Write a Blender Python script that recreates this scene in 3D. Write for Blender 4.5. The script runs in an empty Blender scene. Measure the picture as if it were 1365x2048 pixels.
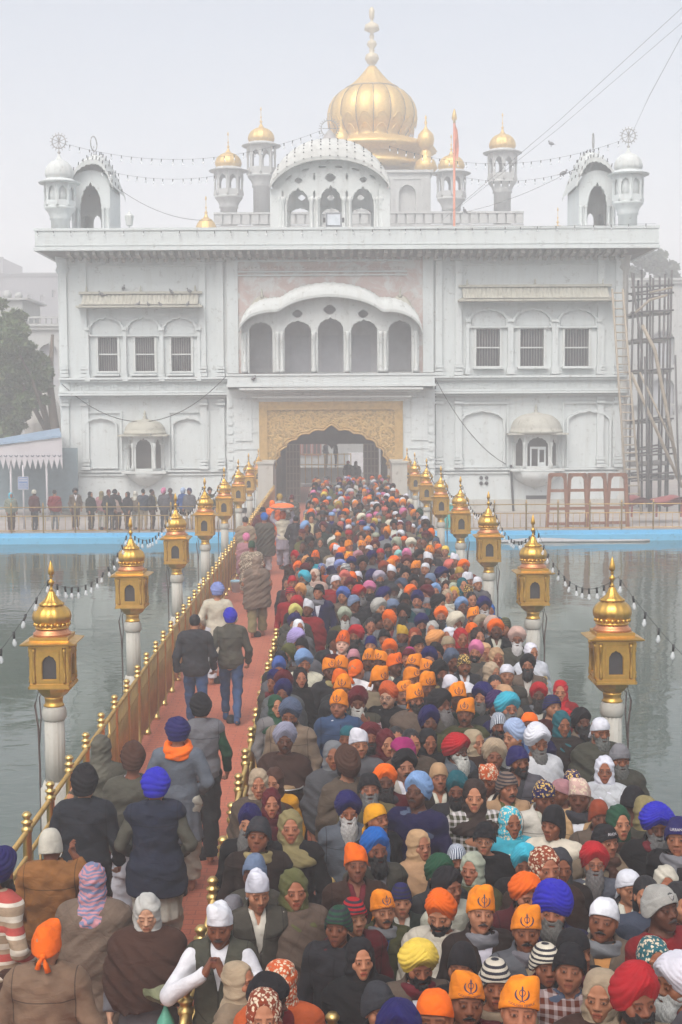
import bpy, bmesh, math, random
import numpy as np
from mathutils import Vector, Matrix
from mathutils.geometry import tessellate_polygon
random.seed(7); rng = np.random.default_rng(7)
R = math.radians
SC = bpy.context.scene
COL = SC.collection
PI = math.pi
# ------------------------------------------------------------------ camera, sky, sun, exposure
CH = 4.75
YAW, PIT, ROL, FPX = 0.3413, 4.2867, 0.3138, 2770.0
def cam_axes():
    y, p, r = R(YAW), R(PIT), R(ROL)
    f = Vector((math.sin(y)*math.cos(p), math.cos(y)*math.cos(p), -math.sin(p)))
    rt = Vector((math.cos(y), -math.sin(y), 0)); up = rt.cross(f)
    return f, rt*math.cos(r)-up*math.sin(r), up*math.cos(r)+rt*math.sin(r)
CF, CR, CU = cam_axes()
cd = bpy.data.cameras.new('camera'); cam = bpy.data.objects.new('camera', cd); COL.objects.link(cam)
cd.sensor_fit = 'VERTICAL'; cd.sensor_height = 36.0; cd.lens = 36.0*FPX/2048
cd.clip_start = 0.2; cd.clip_end = 3000
mw = Matrix((( CR.x, CU.x, -CF.x, 0), (CR.y, CU.y, -CF.y, 0), (CR.z, CU.z, -CF.z, CH), (0, 0, 0, 1)))
cam.matrix_world = mw
SC.camera = cam
def ray(px, py):
    return (CF*FPX + CR*(px-682.5) - CU*(py-1024))
def onY(px, py, Y):
    d = ray(px, py); t = Y/d.y
    return Vector((d.x*t, Y, CH+d.z*t))
def onZ(px, py, Z):
    d = ray(px, py); t = (Z-CH)/d.z
    return Vector((d.x*t, d.y*t, Z))
w = bpy.data.worlds.new('World'); SC.world = w; w.use_nodes = True
nt = w.node_tree; nt.nodes.clear()
sky = nt.nodes.new('ShaderNodeTexSky'); sky.sky_type = 'NISHITA'; sky.sun_disc = False
SUN_EL, SUN_AZ = 52, 200
sky.sun_elevation = R(SUN_EL); sky.sun_rotation = R(SUN_AZ); sky.air_density = 1.0; sky.dust_density = 6.0; sky.ozone_density = 1.0
hs = nt.nodes.new('ShaderNodeHueSaturation'); hs.inputs['Saturation'].default_value = 0.5
bg = nt.nodes.new('ShaderNodeBackground'); bg.inputs['Strength'].default_value = 0.15
wo = nt.nodes.new('ShaderNodeOutputWorld')
nt.links.new(sky.outputs[0], hs.inputs['Color']); nt.links.new(hs.outputs[0], bg.inputs[0]); nt.links.new(bg.outputs[0], wo.inputs[0])
sl = bpy.data.lights.new('sun', 'SUN'); sl.energy = 0.8; sl.angle = R(40); sl.color = (1, .97, .93)
so = bpy.data.objects.new('sun', sl); COL.objects.link(so)
sd = Vector((math.sin(R(SUN_AZ))*math.cos(R(SUN_EL)), math.cos(R(SUN_AZ))*math.cos(R(SUN_EL)), math.sin(R(SUN_EL))))
so.rotation_euler = sd.to_track_quat('Z', 'Y').to_euler()
SC.view_settings.view_transform = 'Standard'; SC.view_settings.look = 'None'
SC.view_settings.exposure = 0.66; SC.view_settings.gamma = 1
SC.render.engine = 'CYCLES'
SC.cycles.max_bounces = 8; SC.cycles.diffuse_bounces = 2; SC.cycles.glossy_bounces = 2; SC.cycles.transmission_bounces = 3
SC.cycles.volume_bounces = 5; SC.cycles.use_adaptive_sampling = True; SC.cycles.adaptive_threshold = 0.02
SC.cycles.use_denoising = True
SC.cycles.sample_clamp_indirect = 6
# ------------------------------------------------------------------ materials
def srgb(h):
    if isinstance(h, str):
        h = h.lstrip('#'); h = [int(h[i:i+2], 16)/255 for i in (0, 2, 4)]
    return tuple(c/12.92 if c <= .04045 else ((c+.055)/1.055)**2.4 for c in h)
MATS = {}
class NT:
    def __init__(s, name):
        s.m = bpy.data.materials.new(name); s.m.use_nodes = True; s.t = s.m.node_tree; s.t.nodes.clear()
        s.out = s.n('ShaderNodeOutputMaterial'); s.p = s.n('ShaderNodeBsdfPrincipled'); s.l(s.p.outputs[0], s.out.inputs[0])
    def n(s, k, **kw):
        x = s.t.nodes.new(k)
        for a, b in kw.items(): setattr(x, a, b)
        return x
    def l(s, a, b): s.t.links.new(a, b)
    def coord(s, kind='Object', scale=None):
        c = s.n('ShaderNodeTexCoord').outputs[kind]
        if scale is not None:
            mp = s.n('ShaderNodeMapping'); mp.inputs['Scale'].default_value = scale; s.l(c, mp.inputs[0]); c = mp.outputs[0]
        return c
    def noise(s, vec, sc, det=4, rough=.55, dist=0):
        x = s.n('ShaderNodeTexNoise'); x.inputs['Scale'].default_value = sc; x.inputs['Detail'].default_value = det
        x.inputs['Roughness'].default_value = rough; x.inputs['Distortion'].default_value = dist
        if vec is not None: s.l(vec, x.inputs['Vector'])
        return x.outputs['Fac']
    def ramp(s, fac, stops):
        r = s.n('ShaderNodeValToRGB'); e = r.color_ramp.elements
        while len(e) < len(stops): e.new(.5)
        for el, (p, c) in zip(e, stops): el.position = p; el.color = (*c, 1) if len(c) == 3 else c
        s.l(fac, r.inputs[0]); return r.outputs[0]
    def mix(s, a, b, f, mode='MIX'):
        x = s.n('ShaderNodeMix', data_type='RGBA', blend_type=mode)
        for v, i in ((f, 0), (a, 6), (b, 7)):
            if hasattr(v, 'is_output'): s.l(v, x.inputs[i])
            elif i == 0: x.inputs[0].default_value = v
            else: x.inputs[i].default_value = (*v, 1)
        return x.outputs[2]
    def bump(s, h, strength=.3, dist=.02):
        b = s.n('ShaderNodeBump'); b.inputs['Strength'].default_value = strength; b.inputs['Distance'].default_value = dist
        s.l(h, b.inputs['Height']); s.l(b.outputs[0], s.p.inputs['Normal'])
    def set(s, **kw):
        for k, v in kw.items():
            i = s.p.inputs[{'col': 'Base Color', 'rough': 'Roughness', 'metal': 'Metallic', 'spec': 'Specular IOR Level', 'sheen': 'Sheen Weight'}[k]]
            if hasattr(v, 'is_output'): s.l(v, i)
            elif k == 'col': i.default_value = (*v, 1)
            else: i.default_value = v
        return s
G3 = lambda v: (v, v, v)
def mat_plain(name, col, rough=.7, var=.15, sc=3., metal=0, bumps=.1, spec=.5):
    t = NT(name); c = t.coord()
    n = t.noise(c, sc, 6, .65)
    lo = tuple(x*(1-var) for x in col); hi = tuple(min(1, x*(1+var)) for x in col)
    t.set(col=t.ramp(n, [(.3, lo), (.7, hi)]), rough=rough, metal=metal, spec=spec)
    if bumps: t.bump(t.noise(c, sc*6, 5), bumps, .01)
    MATS[name] = t.m; return t.m
def mat_wall(name, base, dirty, sc=.35, red=None):
    t = NT(name); c = t.coord('Object')
    n1 = t.noise(c, sc, 8, .7); n2 = t.noise(t.coord('Object', (2.2, 2.2, .25)), 1.3, 6, .7)
    col = t.mix(t.ramp(n1, [(.3, base), (.75, tuple(x*.9 for x in base))]), dirty, t.ramp(n2, [(.5, G3(0)), (.78, G3(.6))]))
    n3 = t.noise(c, 3.1, 8, .75)
    col = t.mix(col, tuple(x*.62 for x in dirty), t.ramp(n3, [(.57, G3(0)), (.68, G3(.7))]))
    if red is not None:
        n4 = t.noise(c, 1.1, 7, .7, .6)
        col = t.mix(col, red, t.ramp(n4, [(.43, G3(0)), (.55, G3(.8))]))
    t.set(col=col, rough=.8, spec=.3)
    t.bump(t.noise(c, 9, 6), .25, .02)
    MATS[name] = t.m; return t.m
WHITE = mat_wall('whitewashed plaster', (.56, .60, .60), (.40, .41, .385))
WHITE2 = mat_wall('whitewash relief', (.54, .565, .555), (.36, .36, .325), 1.2)
OLDW = mat_wall('weathered whitewash', (.40, .39, .33), (.21, .195, .155), 1.0)
BRICKW = mat_wall('peeled red plaster', (.53, .53, .515), (.40, .36, .33), .8, (.42, .30, .27))
MARB = mat_wall('white marble', (.43, .42, .38), (.26, .225, .18), 2.0)
DARKW = mat_plain('dark window void', (.035, .033, .036), .6, .3, 8)  # near black: the shade behind openings is put into the colour
DARKI = mat_plain('dark passage interior', (.07, .066, .06), .8, .3, 2)  # unlit look of the passage put into the wall colour
GREYD = mat_plain('grey painted door', (.36, .37, .39), .6, .12, 2)
FRIEZE = mat_wall('sooty bracket frieze', (.20, .20, .20), (.07, .06, .06), 2.5)  # darker than the wall plaster, used on the eave underside
BLUE = mat_wall('light blue paint', (.12, .42, .66), (.10, .32, .50), .5)
WOODR = mat_plain('varnished brown wood', (.20, .075, .035), .45, .25, 4)
BAMBOO = mat_plain('bamboo pole', (.30, .25, .19), .7, .25, 3)
STEEL = mat_plain('rusty scaffold pipe', (.075, .07, .07), .6, .3, 4)
BRASSR = mat_plain('dull brass rail', (.42, .27, .09), .40, .2, 4, .6)
FARB = mat_wall('far building plaster', (.40, .41, .40), (.27, .27, .26), .2)
FARG = mat_wall('far grey building', (.16, .165, .18), (.10, .10, .11), .2)
def mat_gold(name, col, rough=.3, bscale=14, bstr=.15, emboss=False, dirt=.45, metal=.9):
    t = NT(name); c = t.coord(); n = t.noise(c, 5, 7, .7)
    lo = tuple(x*.62 for x in col)
    cc = t.mix(col, lo, t.ramp(n, [(.42, G3(0)), (.7, G3(dirt))]))
    t.set(col=cc, rough=t.ramp(n, [(.3, G3(rough*.8)), (.75, G3(min(1, rough*1.7)))]), metal=metal)
    h = t.noise(c, bscale, 5)
    if emboss:
        v = t.n('ShaderNodeTexVoronoi', feature='SMOOTH_F1'); v.inputs['Scale'].default_value = 6.5; t.l(t.coord('Object', (1, 1, 1)), v.inputs['Vector'])
        wv = t.n('ShaderNodeTexWave', wave_type='RINGS'); wv.inputs['Scale'].default_value = 1.9; wv.inputs['Distortion'].default_value = 11; wv.inputs['Detail'].default_value = 3; wv.inputs['Detail Scale'].default_value = 2.6
        t.l(c, wv.inputs['Vector'])
        m = t.n('ShaderNodeMath', operation='ADD'); t.l(v.outputs['Distance'], m.inputs[0]); t.l(wv.outputs['Fac'], m.inputs[1]); h = m.outputs[0]
        t.set(col=t.mix(cc, tuple(x*.45 for x in col), t.ramp(wv.outputs['Fac'], [(.1, G3(.65)), (.5, G3(0))])))
        t.bump(h, .6, .035)
    else: t.bump(h, bstr, .01)
    MATS[name] = t.m; return t.m
GOLD = mat_gold('gilded copper', (.66, .39, .085), .30, dirt=.7)
GOLDP = mat_gold('embossed gilt panel', (.52, .35, .13), .5, emboss=True, metal=.55)
GOLDF = mat_gold('plain gilt frame', (.50, .33, .12), .5, 4, .3, metal=.55)
GOLDD = mat_gold('gilded dome copper', (.64, .43, .14), .42, 6, .2, metal=.6)  # paler, less metallic gold stands in for part of the distance haze
GOLDR = mat_gold('reddish worn gilt', (.62, .26, .12), .35)
BRASS = mat_gold('polished brass', (.66, .46, .17), .28, 20, .1)
def mat_brick():
    t = NT('red walkway matting'); c = t.coord('Object')
    b = t.n('ShaderNodeTexBrick'); b.inputs['Scale'].default_value = 1.0; b.inputs['Brick Width'].default_value = .24; b.inputs['Row Height'].default_value = .12
    b.inputs['Mortar Size'].default_value = .006; b.inputs['Color1'].default_value = (.43, .122, .068, 1); b.inputs['Color2'].default_value = (.40, .11, .062, 1); b.inputs['Mortar'].default_value = (.24, .075, .055, 1)
    t.l(c, b.inputs['Vector'])
    n = t.noise(c, 1.2, 7, .7)
    n2 = t.noise(c, 14, 6, .7)
    col = t.mix(b.outputs[0], (.44, .18, .12), t.ramp(n, [(.4, G3(0)), (.75, G3(.6))]))
    col = t.mix(col, (.2, .07, .055), t.ramp(n2, [(.52, G3(0)), (.72, G3(.6))]))
    t.set(col=col, rough=t.ramp(n, [(.3, G3(.55)), (.7, G3(.85))]), spec=.3); t.bump(n2, .2, .01); MATS['mat'] = t.m; return t.m
MATTING = mat_brick()
def mat_water():
    t = NT('green pool water'); c = t.coord('Object')
    n1 = t.noise(t.coord('Object', (.8, 1.0, 1)), .55, 2.5, .5, .6); n2 = t.noise(t.coord('Object', (1.0, 1.6, 1)), 1.9, 2, .5, .9)
    m = t.n('ShaderNodeMath', operation='MULTIPLY_ADD'); t.l(n2, m.inputs[0]); m.inputs[1].default_value = .28; t.l(n1, m.inputs[2])
    t.set(col=(.036, .062, .046), rough=.04, spec=.6); t.p.inputs['IOR'].default_value = 1.36
    n3 = t.noise(t.coord('Object', (.5, .12, 1)), .35, 3, .5); mm = t.n('ShaderNodeMath', operation='MULTIPLY'); t.l(m.outputs[0], mm.inputs[0]); t.l(t.ramp(n3, [(.35, G3(.25)), (.65, G3(1))]), mm.inputs[1])
    t.bump(mm.outputs[0], .17, .20); MATS['water'] = t.m; return t.m
WATER = mat_water()
def mat_stone():
    t = NT('pale stone paving'); c = t.coord()
    b = t.n('ShaderNodeTexBrick'); b.inputs['Scale'].default_value = 1; b.inputs['Brick Width'].default_value = .9; b.inputs['Row Height'].default_value = .6; b.inputs['Mortar Size'].default_value = .01
    b.inputs['Color1'].default_value = (.38, .35, .32, 1); b.inputs['Color2'].default_value = (.32, .27, .25, 1); b.inputs['Mortar'].default_value = (.25, .23, .21, 1)
    t.l(c, b.inputs['Vector']); t.set(col=t.mix(b.outputs[0], (.3, .25, .23), t.ramp(t.noise(c, .8, 6), [(.45, G3(0)), (.75, G3(.6))])), rough=.55); return t.m
PAVE = mat_stone()
# ------------------------------------------------------------------ mesh helpers
class MB:
    """collects vertices, faces (with material slots) for ONE mesh object"""
    def __init__(s): s.v = []; s.f = []; s.mi = []; s.sm = []; s.cur = 0; s.smooth = False
    def add(s, vs, fs, smooth=None):
        o = len(s.v); s.v += [tuple(a) for a in vs]
        for f in fs: s.f.append(tuple(i+o for i in f)); s.mi.append(s.cur); s.sm.append(s.smooth if smooth is None else smooth)
        return s
    def box(s, x0, x1, y0, y1, z0, z1, bev=0):
        if bev:
            return s.prism([(x0+bev, y0), (x1-bev, y0), (x1, y0+bev), (x1, y1-bev), (x1-bev, y1), (x0+bev, y1), (x0, y1-bev), (x0, y0+bev)], z0, z1)
        vs = [(x, y, z) for z in (z0, z1) for y in (y0, y1) for x in (x0, x1)]
        return s.add(vs, [(0, 2, 3, 1), (4, 5, 7, 6), (0, 1, 5, 4), (2, 6, 7, 3), (0, 4, 6, 2), (1, 3, 7, 5)], False)
    def prism(s, poly, z0, z1):
        n = len(poly); vs = [(x, y, z0) for x, y in poly]+[(x, y, z1) for x, y in poly]
        return s.add(vs, [tuple(range(n-1, -1, -1)), tuple(range(n, 2*n))]+[(i, (i+1) % n, n+(i+1) % n, n+i) for i in range(n)], False)
    def lathe(s, prof, cx=0, cy=0, n=16, lobes=0, amp=0, zr=None, sq=False, smooth=True):
        """prof: list of (r,z). lobes: ribs around with amplitude inside z-range zr. sq: 4 sided"""
        vs = []; fs = []
        if sq: n = 4
        for r, z in prof:
            for i in range(n):
                a = 2*PI*i/n + (PI/4 if sq else 0); rr = r*(math.sqrt(2) if sq else 1)
                if lobes and (zr is None or zr[0] <= z <= zr[1]): rr *= 1-amp*(1-abs(math.sin(a*lobes/2)))**2
                vs.append((cx+rr*math.cos(a), cy+rr*math.sin(a), z))
        m = len(prof)
        for j in range(m-1):
            for i in range(n): fs.append((j*n+i, j*n+(i+1) % n, (j+1)*n+(i+1) % n, (j+1)*n+i))
        fs.append(tuple(range(n-1, -1, -1))); fs.append(tuple((m-1)*n+i for i in range(n)))
        return s.add(vs, fs, smooth and not sq)
    def tube(s, pts, r, n=6, r2=None):
        pts = [Vector(p) for p in pts]; vs = []; fs = []; m = len(pts)
        for j, p in enumerate(pts):
            d = (pts[min(j+1, m-1)]-pts[max(j-1, 0)]).normalized()
            u = d.cross(Vector((0, 0, 1)) if abs(d.z) < .9 else Vector((1, 0, 0))).normalized(); v = d.cross(u)
            rr = r if r2 is None else r+(r2-r)*j/(m-1)
            for i in range(n): a = 2*PI*i/n; vs.append(p+u*(rr*math.cos(a))+v*(rr*math.sin(a)))
        for j in range(m-1):
            for i in range(n): fs.append((j*n+i, j*n+(i+1) % n, (j+1)*n+(i+1) % n, (j+1)*n+i))
        fs.append(tuple(range(n-1, -1, -1))); fs.append(tuple((m-1)*n+i for i in range(n)))
        return s.add(vs, fs, True)
    def plate(s, outer, holes, y0, y1):
        """upright slab: outline and holes as (x,z) polygons, front at y0, back at y1"""
        loops = [outer]+list(holes); flat = [p for l in loops for p in l]
        tris = tessellate_polygon([[Vector((x, z, 0)) for x, z in l] for l in loops])
        k = len(flat); vs = [(x, y0, z) for x, z in flat]+[(x, y1, z) for x, z in flat]
        fs = []
        for t in tris:
            a, b, c = [flat[i] for i in t]
            cr = (b[0]-a[0])*(c[1]-a[1])-(b[1]-a[1])*(c[0]-a[0])
            if abs(cr) < 1e-12: continue
            t = tuple(t) if cr > 0 else tuple(reversed(t))
            fs.append(t); fs.append(tuple(k+i for i in reversed(t)))
        o = 0
        for l in loops:
            n = len(l)
            for i in range(n): fs.append((o+i, o+(i+1) % n, k+o+(i+1) % n, k+o+i))
            o += n
        return s.add(vs, fs, False)
    def ball(s, c, r, n=8, sz=1):
        prof = [(r*math.sin(PI*i/n), -r*sz*math.cos(PI*i/n)) for i in range(1, n)]
        return s.lathe([(a, c[2]+b) for a, b in prof], c[0], c[1], n+2)
    def build(s, name, mat, parent=None, recalc=False):
        me = bpy.data.meshes.new(name); me.from_pydata(s.v, [], s.f)
        for m in (mat if isinstance(mat, (list, tuple)) else [mat]): me.materials.append(m)
        me.polygons.foreach_set('material_index', s.mi); me.polygons.foreach_set('use_smooth', s.sm)
        me.update()
        b = bmesh.new(); b.from_mesh(me); bmesh.ops.recalc_face_normals(b, faces=b.faces); b.to_mesh(me); b.free()
        return link(name, me, parent)
def link(name, data, parent=None):
    o = bpy.data.objects.new(name, data); COL.objects.link(o)
    if parent is not None: o.parent = parent
    return o
def tag(o, label=None, cat=None, group=None, kind=None):
    if label: o['label'] = label
    if cat: o['category'] = cat
    if group: o['group'] = group
    if kind: o['kind'] = kind
    return o
def thing(name, label, cat, loc=(0, 0, 0), rz=0, group=None):
    o = link(name, None); o.location = loc; o.rotation_euler = (0, 0, rz); return tag(o, label, cat, group)
def copy_tree(o, parent=None):
    c = o.copy(); COL.objects.link(c); c.parent = parent
    for ch in o.children: copy_tree(ch, c)
    return c
def arch(x0, x1, z0, zs, zt, cusps=0, n=16):
    """opening outline (x,z), counterclockwise: straight jambs to zs, arch top at zt, optional cusps"""
    xc = (x0+x1)/2; a = (x1-x0)/2; h = zt-zs; pts = [(x0, z0), (x1, z0)]
    N = n if not cusps else cusps*6
    for i in range(N+1):
        t = PI*i/N; x = math.cos(t); z = math.sin(t)
        pk = max(0, 1-abs(x)/.16)*.10
        if cusps:
            s = abs(math.sin(PI*(i/N)*cusps)); k = .95+.055*s
        else: k = 1
        pts.append((xc+a*x*k if 0 < i < N else xc+a*x, zs+h*z*k+(h*pk if cusps else h*pk*.6)))
    return pts
def cyl_arc(x0, x1, z0, zt, n=20, p=1.0):
    xc = (x0+x1)/2; a = (x1-x0)/2
    return [(xc-a*math.cos(PI*i/n), z0+(zt-z0)*math.sin(PI*i/n)**p) for i in range(n+1)]
def put(dst, src, M):
    o = len(dst.v); dst.v += [tuple(M @ Vector(p)) for p in src.v]
    for f, m, sm in zip(src.f, src.mi, src.sm): dst.f.append(tuple(i+o for i in f)); dst.mi.append(m); dst.sm.append(sm)
# ------------------------------------------------------------------ the setting: water, causeway, terrace
YT, YB = 56.0, 67.0
m = MB(); m.add([(-260, -60, -.66), (260, -60, -.66), (260, YT+.5, -.66), (-260, YT+.5, -.66)], [(0, 1, 2, 3)])
tag(m.build('water', WATER), kind='structure')
m = MB(); m.add([(-600, -100, -2.2), (600, -100, -2.2), (600, 700, -2.2), (-600, 700, -2.2)], [(0, 1, 2, 3)])
tag(m.build('ground', mat_plain('dark pool bed', (.10, .11, .10), .9)), kind='structure')
TZ = -.27
m = MB(); m.box(-260, 260, YT+.06, 260, -2.1, TZ)
tag(m.build('terrace_paving', PAVE), kind='structure')
m = MB()
m.box(-260, -2.96, YT-.02, YT+.055, -1.6, TZ+.03); m.box(2.96, 260, YT-.02, YT+.055, -1.6, TZ+.03)
m.box(-260, -2.96, YT-.30, YT-.02, -1.6, -.40); m.box(2.96, 260, YT-.22, YT-.02, -1.6, -.40)
tag(m.build('pool_edge_wall', BLUE), 'light blue painted edge wall of the pool below the terrace', 'wall')
m = MB(); m.box(-2.95, 2.95, -12, YB+14, -1.5, -.02); m.box(-2.99, -2.80, -12, YT, -.02, .10); m.box(2.80, 2.99, -12, YT, -.02, .10)
tag(m.build('causeway', MARB), kind='structure')
m = MB(); m.add([(-2.8, -12, .004), (2.8, -12, .004), (2.8, 84, .004), (-2.8, 84, .004)], [(0, 1, 2, 3)])
tag(m.build('path', MATTING), kind='structure')
# ------------------------------------------------------------------ lantern posts
def lantern_post():
    r = thing('lantern_post', 'x', 'lantern post')
    m = MB()
    m.lathe([(.19, -1.4), (.19, .06), (.17, .08), (.145, .16)], n=16)
    m.lathe([(.128, .14), (.124, .5), (.122, .92)], n=48, lobes=14, amp=.10)
    m.lathe([(.124, .915), (.135, .93), (.15, .95), (.152, 1.03), (.14, 1.07), (.125, 1.097)], n=32, lobes=16, amp=.05)
    m.build('column', MARB, r)
    # housing: bowl, box with four arched windows, roof plate, dome, finial
    m = MB()
    m.lathe([(.105, 1.095), (.125, 1.10), (.13, 1.115), (.112, 1.13), (.108, 1.16), (.112, 1.19), (.118, 1.225)], n=20)
    m.lathe([(.125, 1.222), (.165, 1.25), (.205, 1.295), (.225, 1.345), (.235, 1.36)], n=8, smooth=False)
    m.build('bracket', [GOLD], r)
    m = MB(); m.box(-.26, .26, -.26, .26, 1.355, 1.385, .02); m.box(-.25, .25, -.25, .25, 1.385, 1.412, .02)
    pn = MB(); pn.plate([(-.225, 1.412), (.225, 1.412), (.225, 1.89), (-.225, 1.89)], [arch(-.085, .085, 1.475, 1.66, 1.76, 5)], -.235, -.215)
    pn.plate([(-.125, 1.44), (.125, 1.44), (.125, 1.82), (-.125, 1.82)], [arch(-.092, .092, 1.468, 1.66, 1.768, 5)], -.248, -.2352)
    for s in (-1, 1):
        pn.lathe([(.022, 1.42), (.026, 1.45), (.02, 1.47), (.026, 1.49), (.017, 1.52), (.017, 1.74), (.026, 1.76), (.019, 1.78), (.026, 1.81), (.028, 1.86)], s*.185, -.238, 8)
    for k in range(4): put(m, pn, Matrix.Rotation(PI/2*k, 4, 'Z'))
    m.box(-.245, .245, -.245, .245, 1.862, 1.892)
    hb = m.build('lamp_housing', GOLD, r)
    m = MB(); m.box(-.21, .21, -.21, .21, 1.42, 1.86); m.build('dark_interior', DARKW, hb)  # solid block coloured near black in place of the lamp's shaded inside
    m = MB(); m.lathe([(.30, 1.892), (.332, 1.905), (.334, 1.918), (.28, 1.932), (.245, 1.945)], sq=True)
    m.lathe([(.235, 1.94), (.235, 1.985), (.225, 1.99)], sq=True)
    m.build('roof_plate', GOLD, r)
    m = MB(); m.lathe([(.21, 1.985), (.232, 1.99), (.232, 2.015), (.21, 2.03), (.2, 2.05), (.19, 2.072)], n=24); m.build('collar', GOLDR, r)
    m = MB()
    prof = [(.185, 2.068), (.205, 2.072), (.208, 2.09)]
    for i in range(13):
        t = i/12; a = -0.85+t*2.1; prof.append((.238*math.cos(a)**.9 if a < 0 else .238*math.cos(a*.92), 2.215+.165*math.sin(a)))
    m.lathe(prof, n=56, lobes=14, amp=.05, zr=(2.12, 2.37))
    for i in range(18):
        a = 2*PI*i/18; m.ball((.205*math.cos(a), .205*math.sin(a), 2.125), .026, 5, 1.1)
    dm = m.build('dome', GOLD, r)
    m = MB(); m.lathe([(.155, 2.36), (.158, 2.372), (.12, 2.40), (.085, 2.43), (.06, 2.47), (.04, 2.515), (.022, 2.535)], n=40, lobes=10, amp=.12); m.build('petal_cap', GOLD, dm)
    m = MB(); m.lathe([(.02, 2.53), (.03, 2.545), (.014, 2.565), (.02, 2.60), (.036, 2.625), (.038, 2.645), (.016, 2.67), (.013, 2.69), (.028, 2.705), (.013, 2.72), (.03, 2.735), (.038, 2.755), (.034, 2.80), (.018, 2.86), (.003, 2.906)], n=12); m.build('finial', GOLD, r)
    # supply cable up the water side
    m = MB(); m.tube([(.02, .19, 1.35), (-.2, .1, 1.30), (-.24, .02, 1.1), (-.21, .05, .8), (-.2, .04, .3), (-.2, .03, -.6)], .013, 5)
    m.tube([(-.1, .12, 1.3), (-.19, .06, 1.2), (-.17, .03, .95), (-.2, .05, .6)], .009, 5)
    m.build('cable', mat_plain('brown cable', (.07, .045, .04), .6, .2, 5, 0, 0), r)
    return r
lp = lantern_post(); first = True
ordn = ['nearest', 'second', 'third', 'fourth', 'fifth', 'sixth', 'seventh', 'eighth and farthest']
posts = {}
for s, side in ((-1, 'left'), (1, 'right')):
    for i in range(8):
        o = lp if first else copy_tree(lp); first = False
        o.location = (s*3.46, 16.934+6.8057*i, 0); o.rotation_euler.z = rng.normal()*.02 + (0 if s < 0 else PI)
        if s > 0: o.rotation_euler.z = rng.normal()*.02; o.scale.x = -1
        o.rotation_euler.x = rng.normal()*.008; o.rotation_euler.y = rng.normal()*.008
        tag(o, f'gold domed lantern on white fluted column, {ordn[i]} one along the {side} railing', 'lantern post', 'gold lantern posts lining the causeway')
        posts[(s, i)] = o.location.copy()
BULBG = NT('clear bulb glass'); BULBG.set(col=(.75, .78, .8), rough=.08, spec=.8); BULBG.p.inputs['Alpha'].default_value = .42; BULBG = BULBG.m
BLACK = mat_plain('black plastic', (.02, .02, .022), .5, .2, 5, 0, 0)
def catenary(a, b, sag, n): return [a.lerp(b, i/n)+Vector((0, 0, -4*sag*(i/n)*(1-i/n))) for i in range(n+1)]
def light_string(name, label, pts, step, size, parent_cat='string lights', group=None):
    m = MB(); m.tube(pts, .0045*size, 4)
    wr = m.build(name, BLACK); tag(wr, label, parent_cat, group)
    hs_ = MB(); bs = MB(); acc = 0
    for a, b in zip(pts[:-1], pts[1:]):
        L = (b-a).length; 
        while acc < L:
            p = a.lerp(b, acc/L); dx = rng.normal()*.012; dy = rng.normal()*.012
            q = p+Vector((dx, dy, -.085*size)); 
            hs_.tube([p+Vector((0, 0, .01)), p+Vector((dx*.4, dy*.4, -.035*size)), q], .02*size, 6, .017*size)
            bs.lathe([(.012*size, 0), (.022*size, -.03*size), (.033*size, -.06*size), (.034*size, -.08*size), (.022*size, -.105*size), (.006*size, -.115*size)], 0, 0, 8)
            k = 48; 
            for j in range(len(bs.v)-k, len(bs.v)): v = bs.v[j]; bs.v[j] = (v[0]+q.x+dx*(-v[2])*8, v[1]+q.y, v[2]+q.z)
            acc += step*(1+rng.normal()*.08)
        acc -= L
    h = hs_.build('socket', BLACK, wr); tag(h, kind='stuff')
    b = bs.build('bulb', BULBG, wr); tag(b, kind='stuff')
    return wr
for s, side in ((-1, 'left'), (1, 'right')):
    pts = []
    pv = [posts[(s, i)]+Vector((s*.05, 0, 2.66)) for i in range(8)]
    a0 = Vector((s*(3.9), 8.5, 1.95)) if s < 0 else Vector((4.2, 8.2, 2.0))
    pts += catenary(a0, pv[0], .45, 14)
    for i in range(7): pts += catenary(pv[i], pv[i+1], .42 if s < 0 else .5, 14)[1:]
    light_string('light_string', f'black cord of clear bulbs sagging between the {side} lantern finials', pts, .52, .78)
# ------------------------------------------------------------------ railings of the causeway
def rail_run(name, label, x, y0, y1, solid, h=1.13, mat=BRASSR, cat='railing', step=1.0):
    r = thing(name, label, cat, (x, y0, 0))
    m = MB(); m.lathe([(.052, 0), (.052, .04), (.04, .05), (.04, h-.1), (.05, h-.09), (.05, h-.06), (.036, h-.05), (.036, h-.02), (.05, h-.015), (.052, h), (.03, h+.012), (.03, h+.03), (.044, h+.05), (.044, h+.062), (.025, h+.085)], n=12)
    post = m.build('post', BRASS, r); n = int(round((y1-y0)/step))
    for i in range(1, n+1):
        c = post.copy(); COL.objects.link(c); c.parent = r; c.location = (rng.normal()*.004, i*step, 0)
    m = MB(); L = y1-y0
    m.tube([(0, 0, h-.10), (0, L, h-.10)], .026, 8)
    m.tube([(0, 0, h-.32), (0, L, h-.32)], .022, 8)
    if solid: m.tube([(0, 0, .14), (0, L, .14)], .022, 8)
    else: m.tube([(0, 0, .45), (0, L, .45)], .022, 8)
    m.build('rail', BRASS if not solid else mat, r)
    if solid:
        m = MB(); k = int(L/.115)
        for i in range(k):
            if y0+i*.115 < 16.4 and i % 3: continue
            m.tube([(0, .06+i*.115, .14), (0, .06+i*.115, h-.12 if y0+i*.115 > 16.4 else h-.32)], .021 if y0+i*.115 > 16.4 else .013, 5)
        tag(m.build('baluster', mat, r), kind='stuff')
    return r
rail_run('railing', 'tall gilt railing with close bars along the left water edge of the causeway', -2.72, 8.0, 64.0, True)
rail_run('railing', 'gilt railing along the right water edge of the causeway behind the crowd', 2.78, 8.0, 64.0, True)
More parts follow.
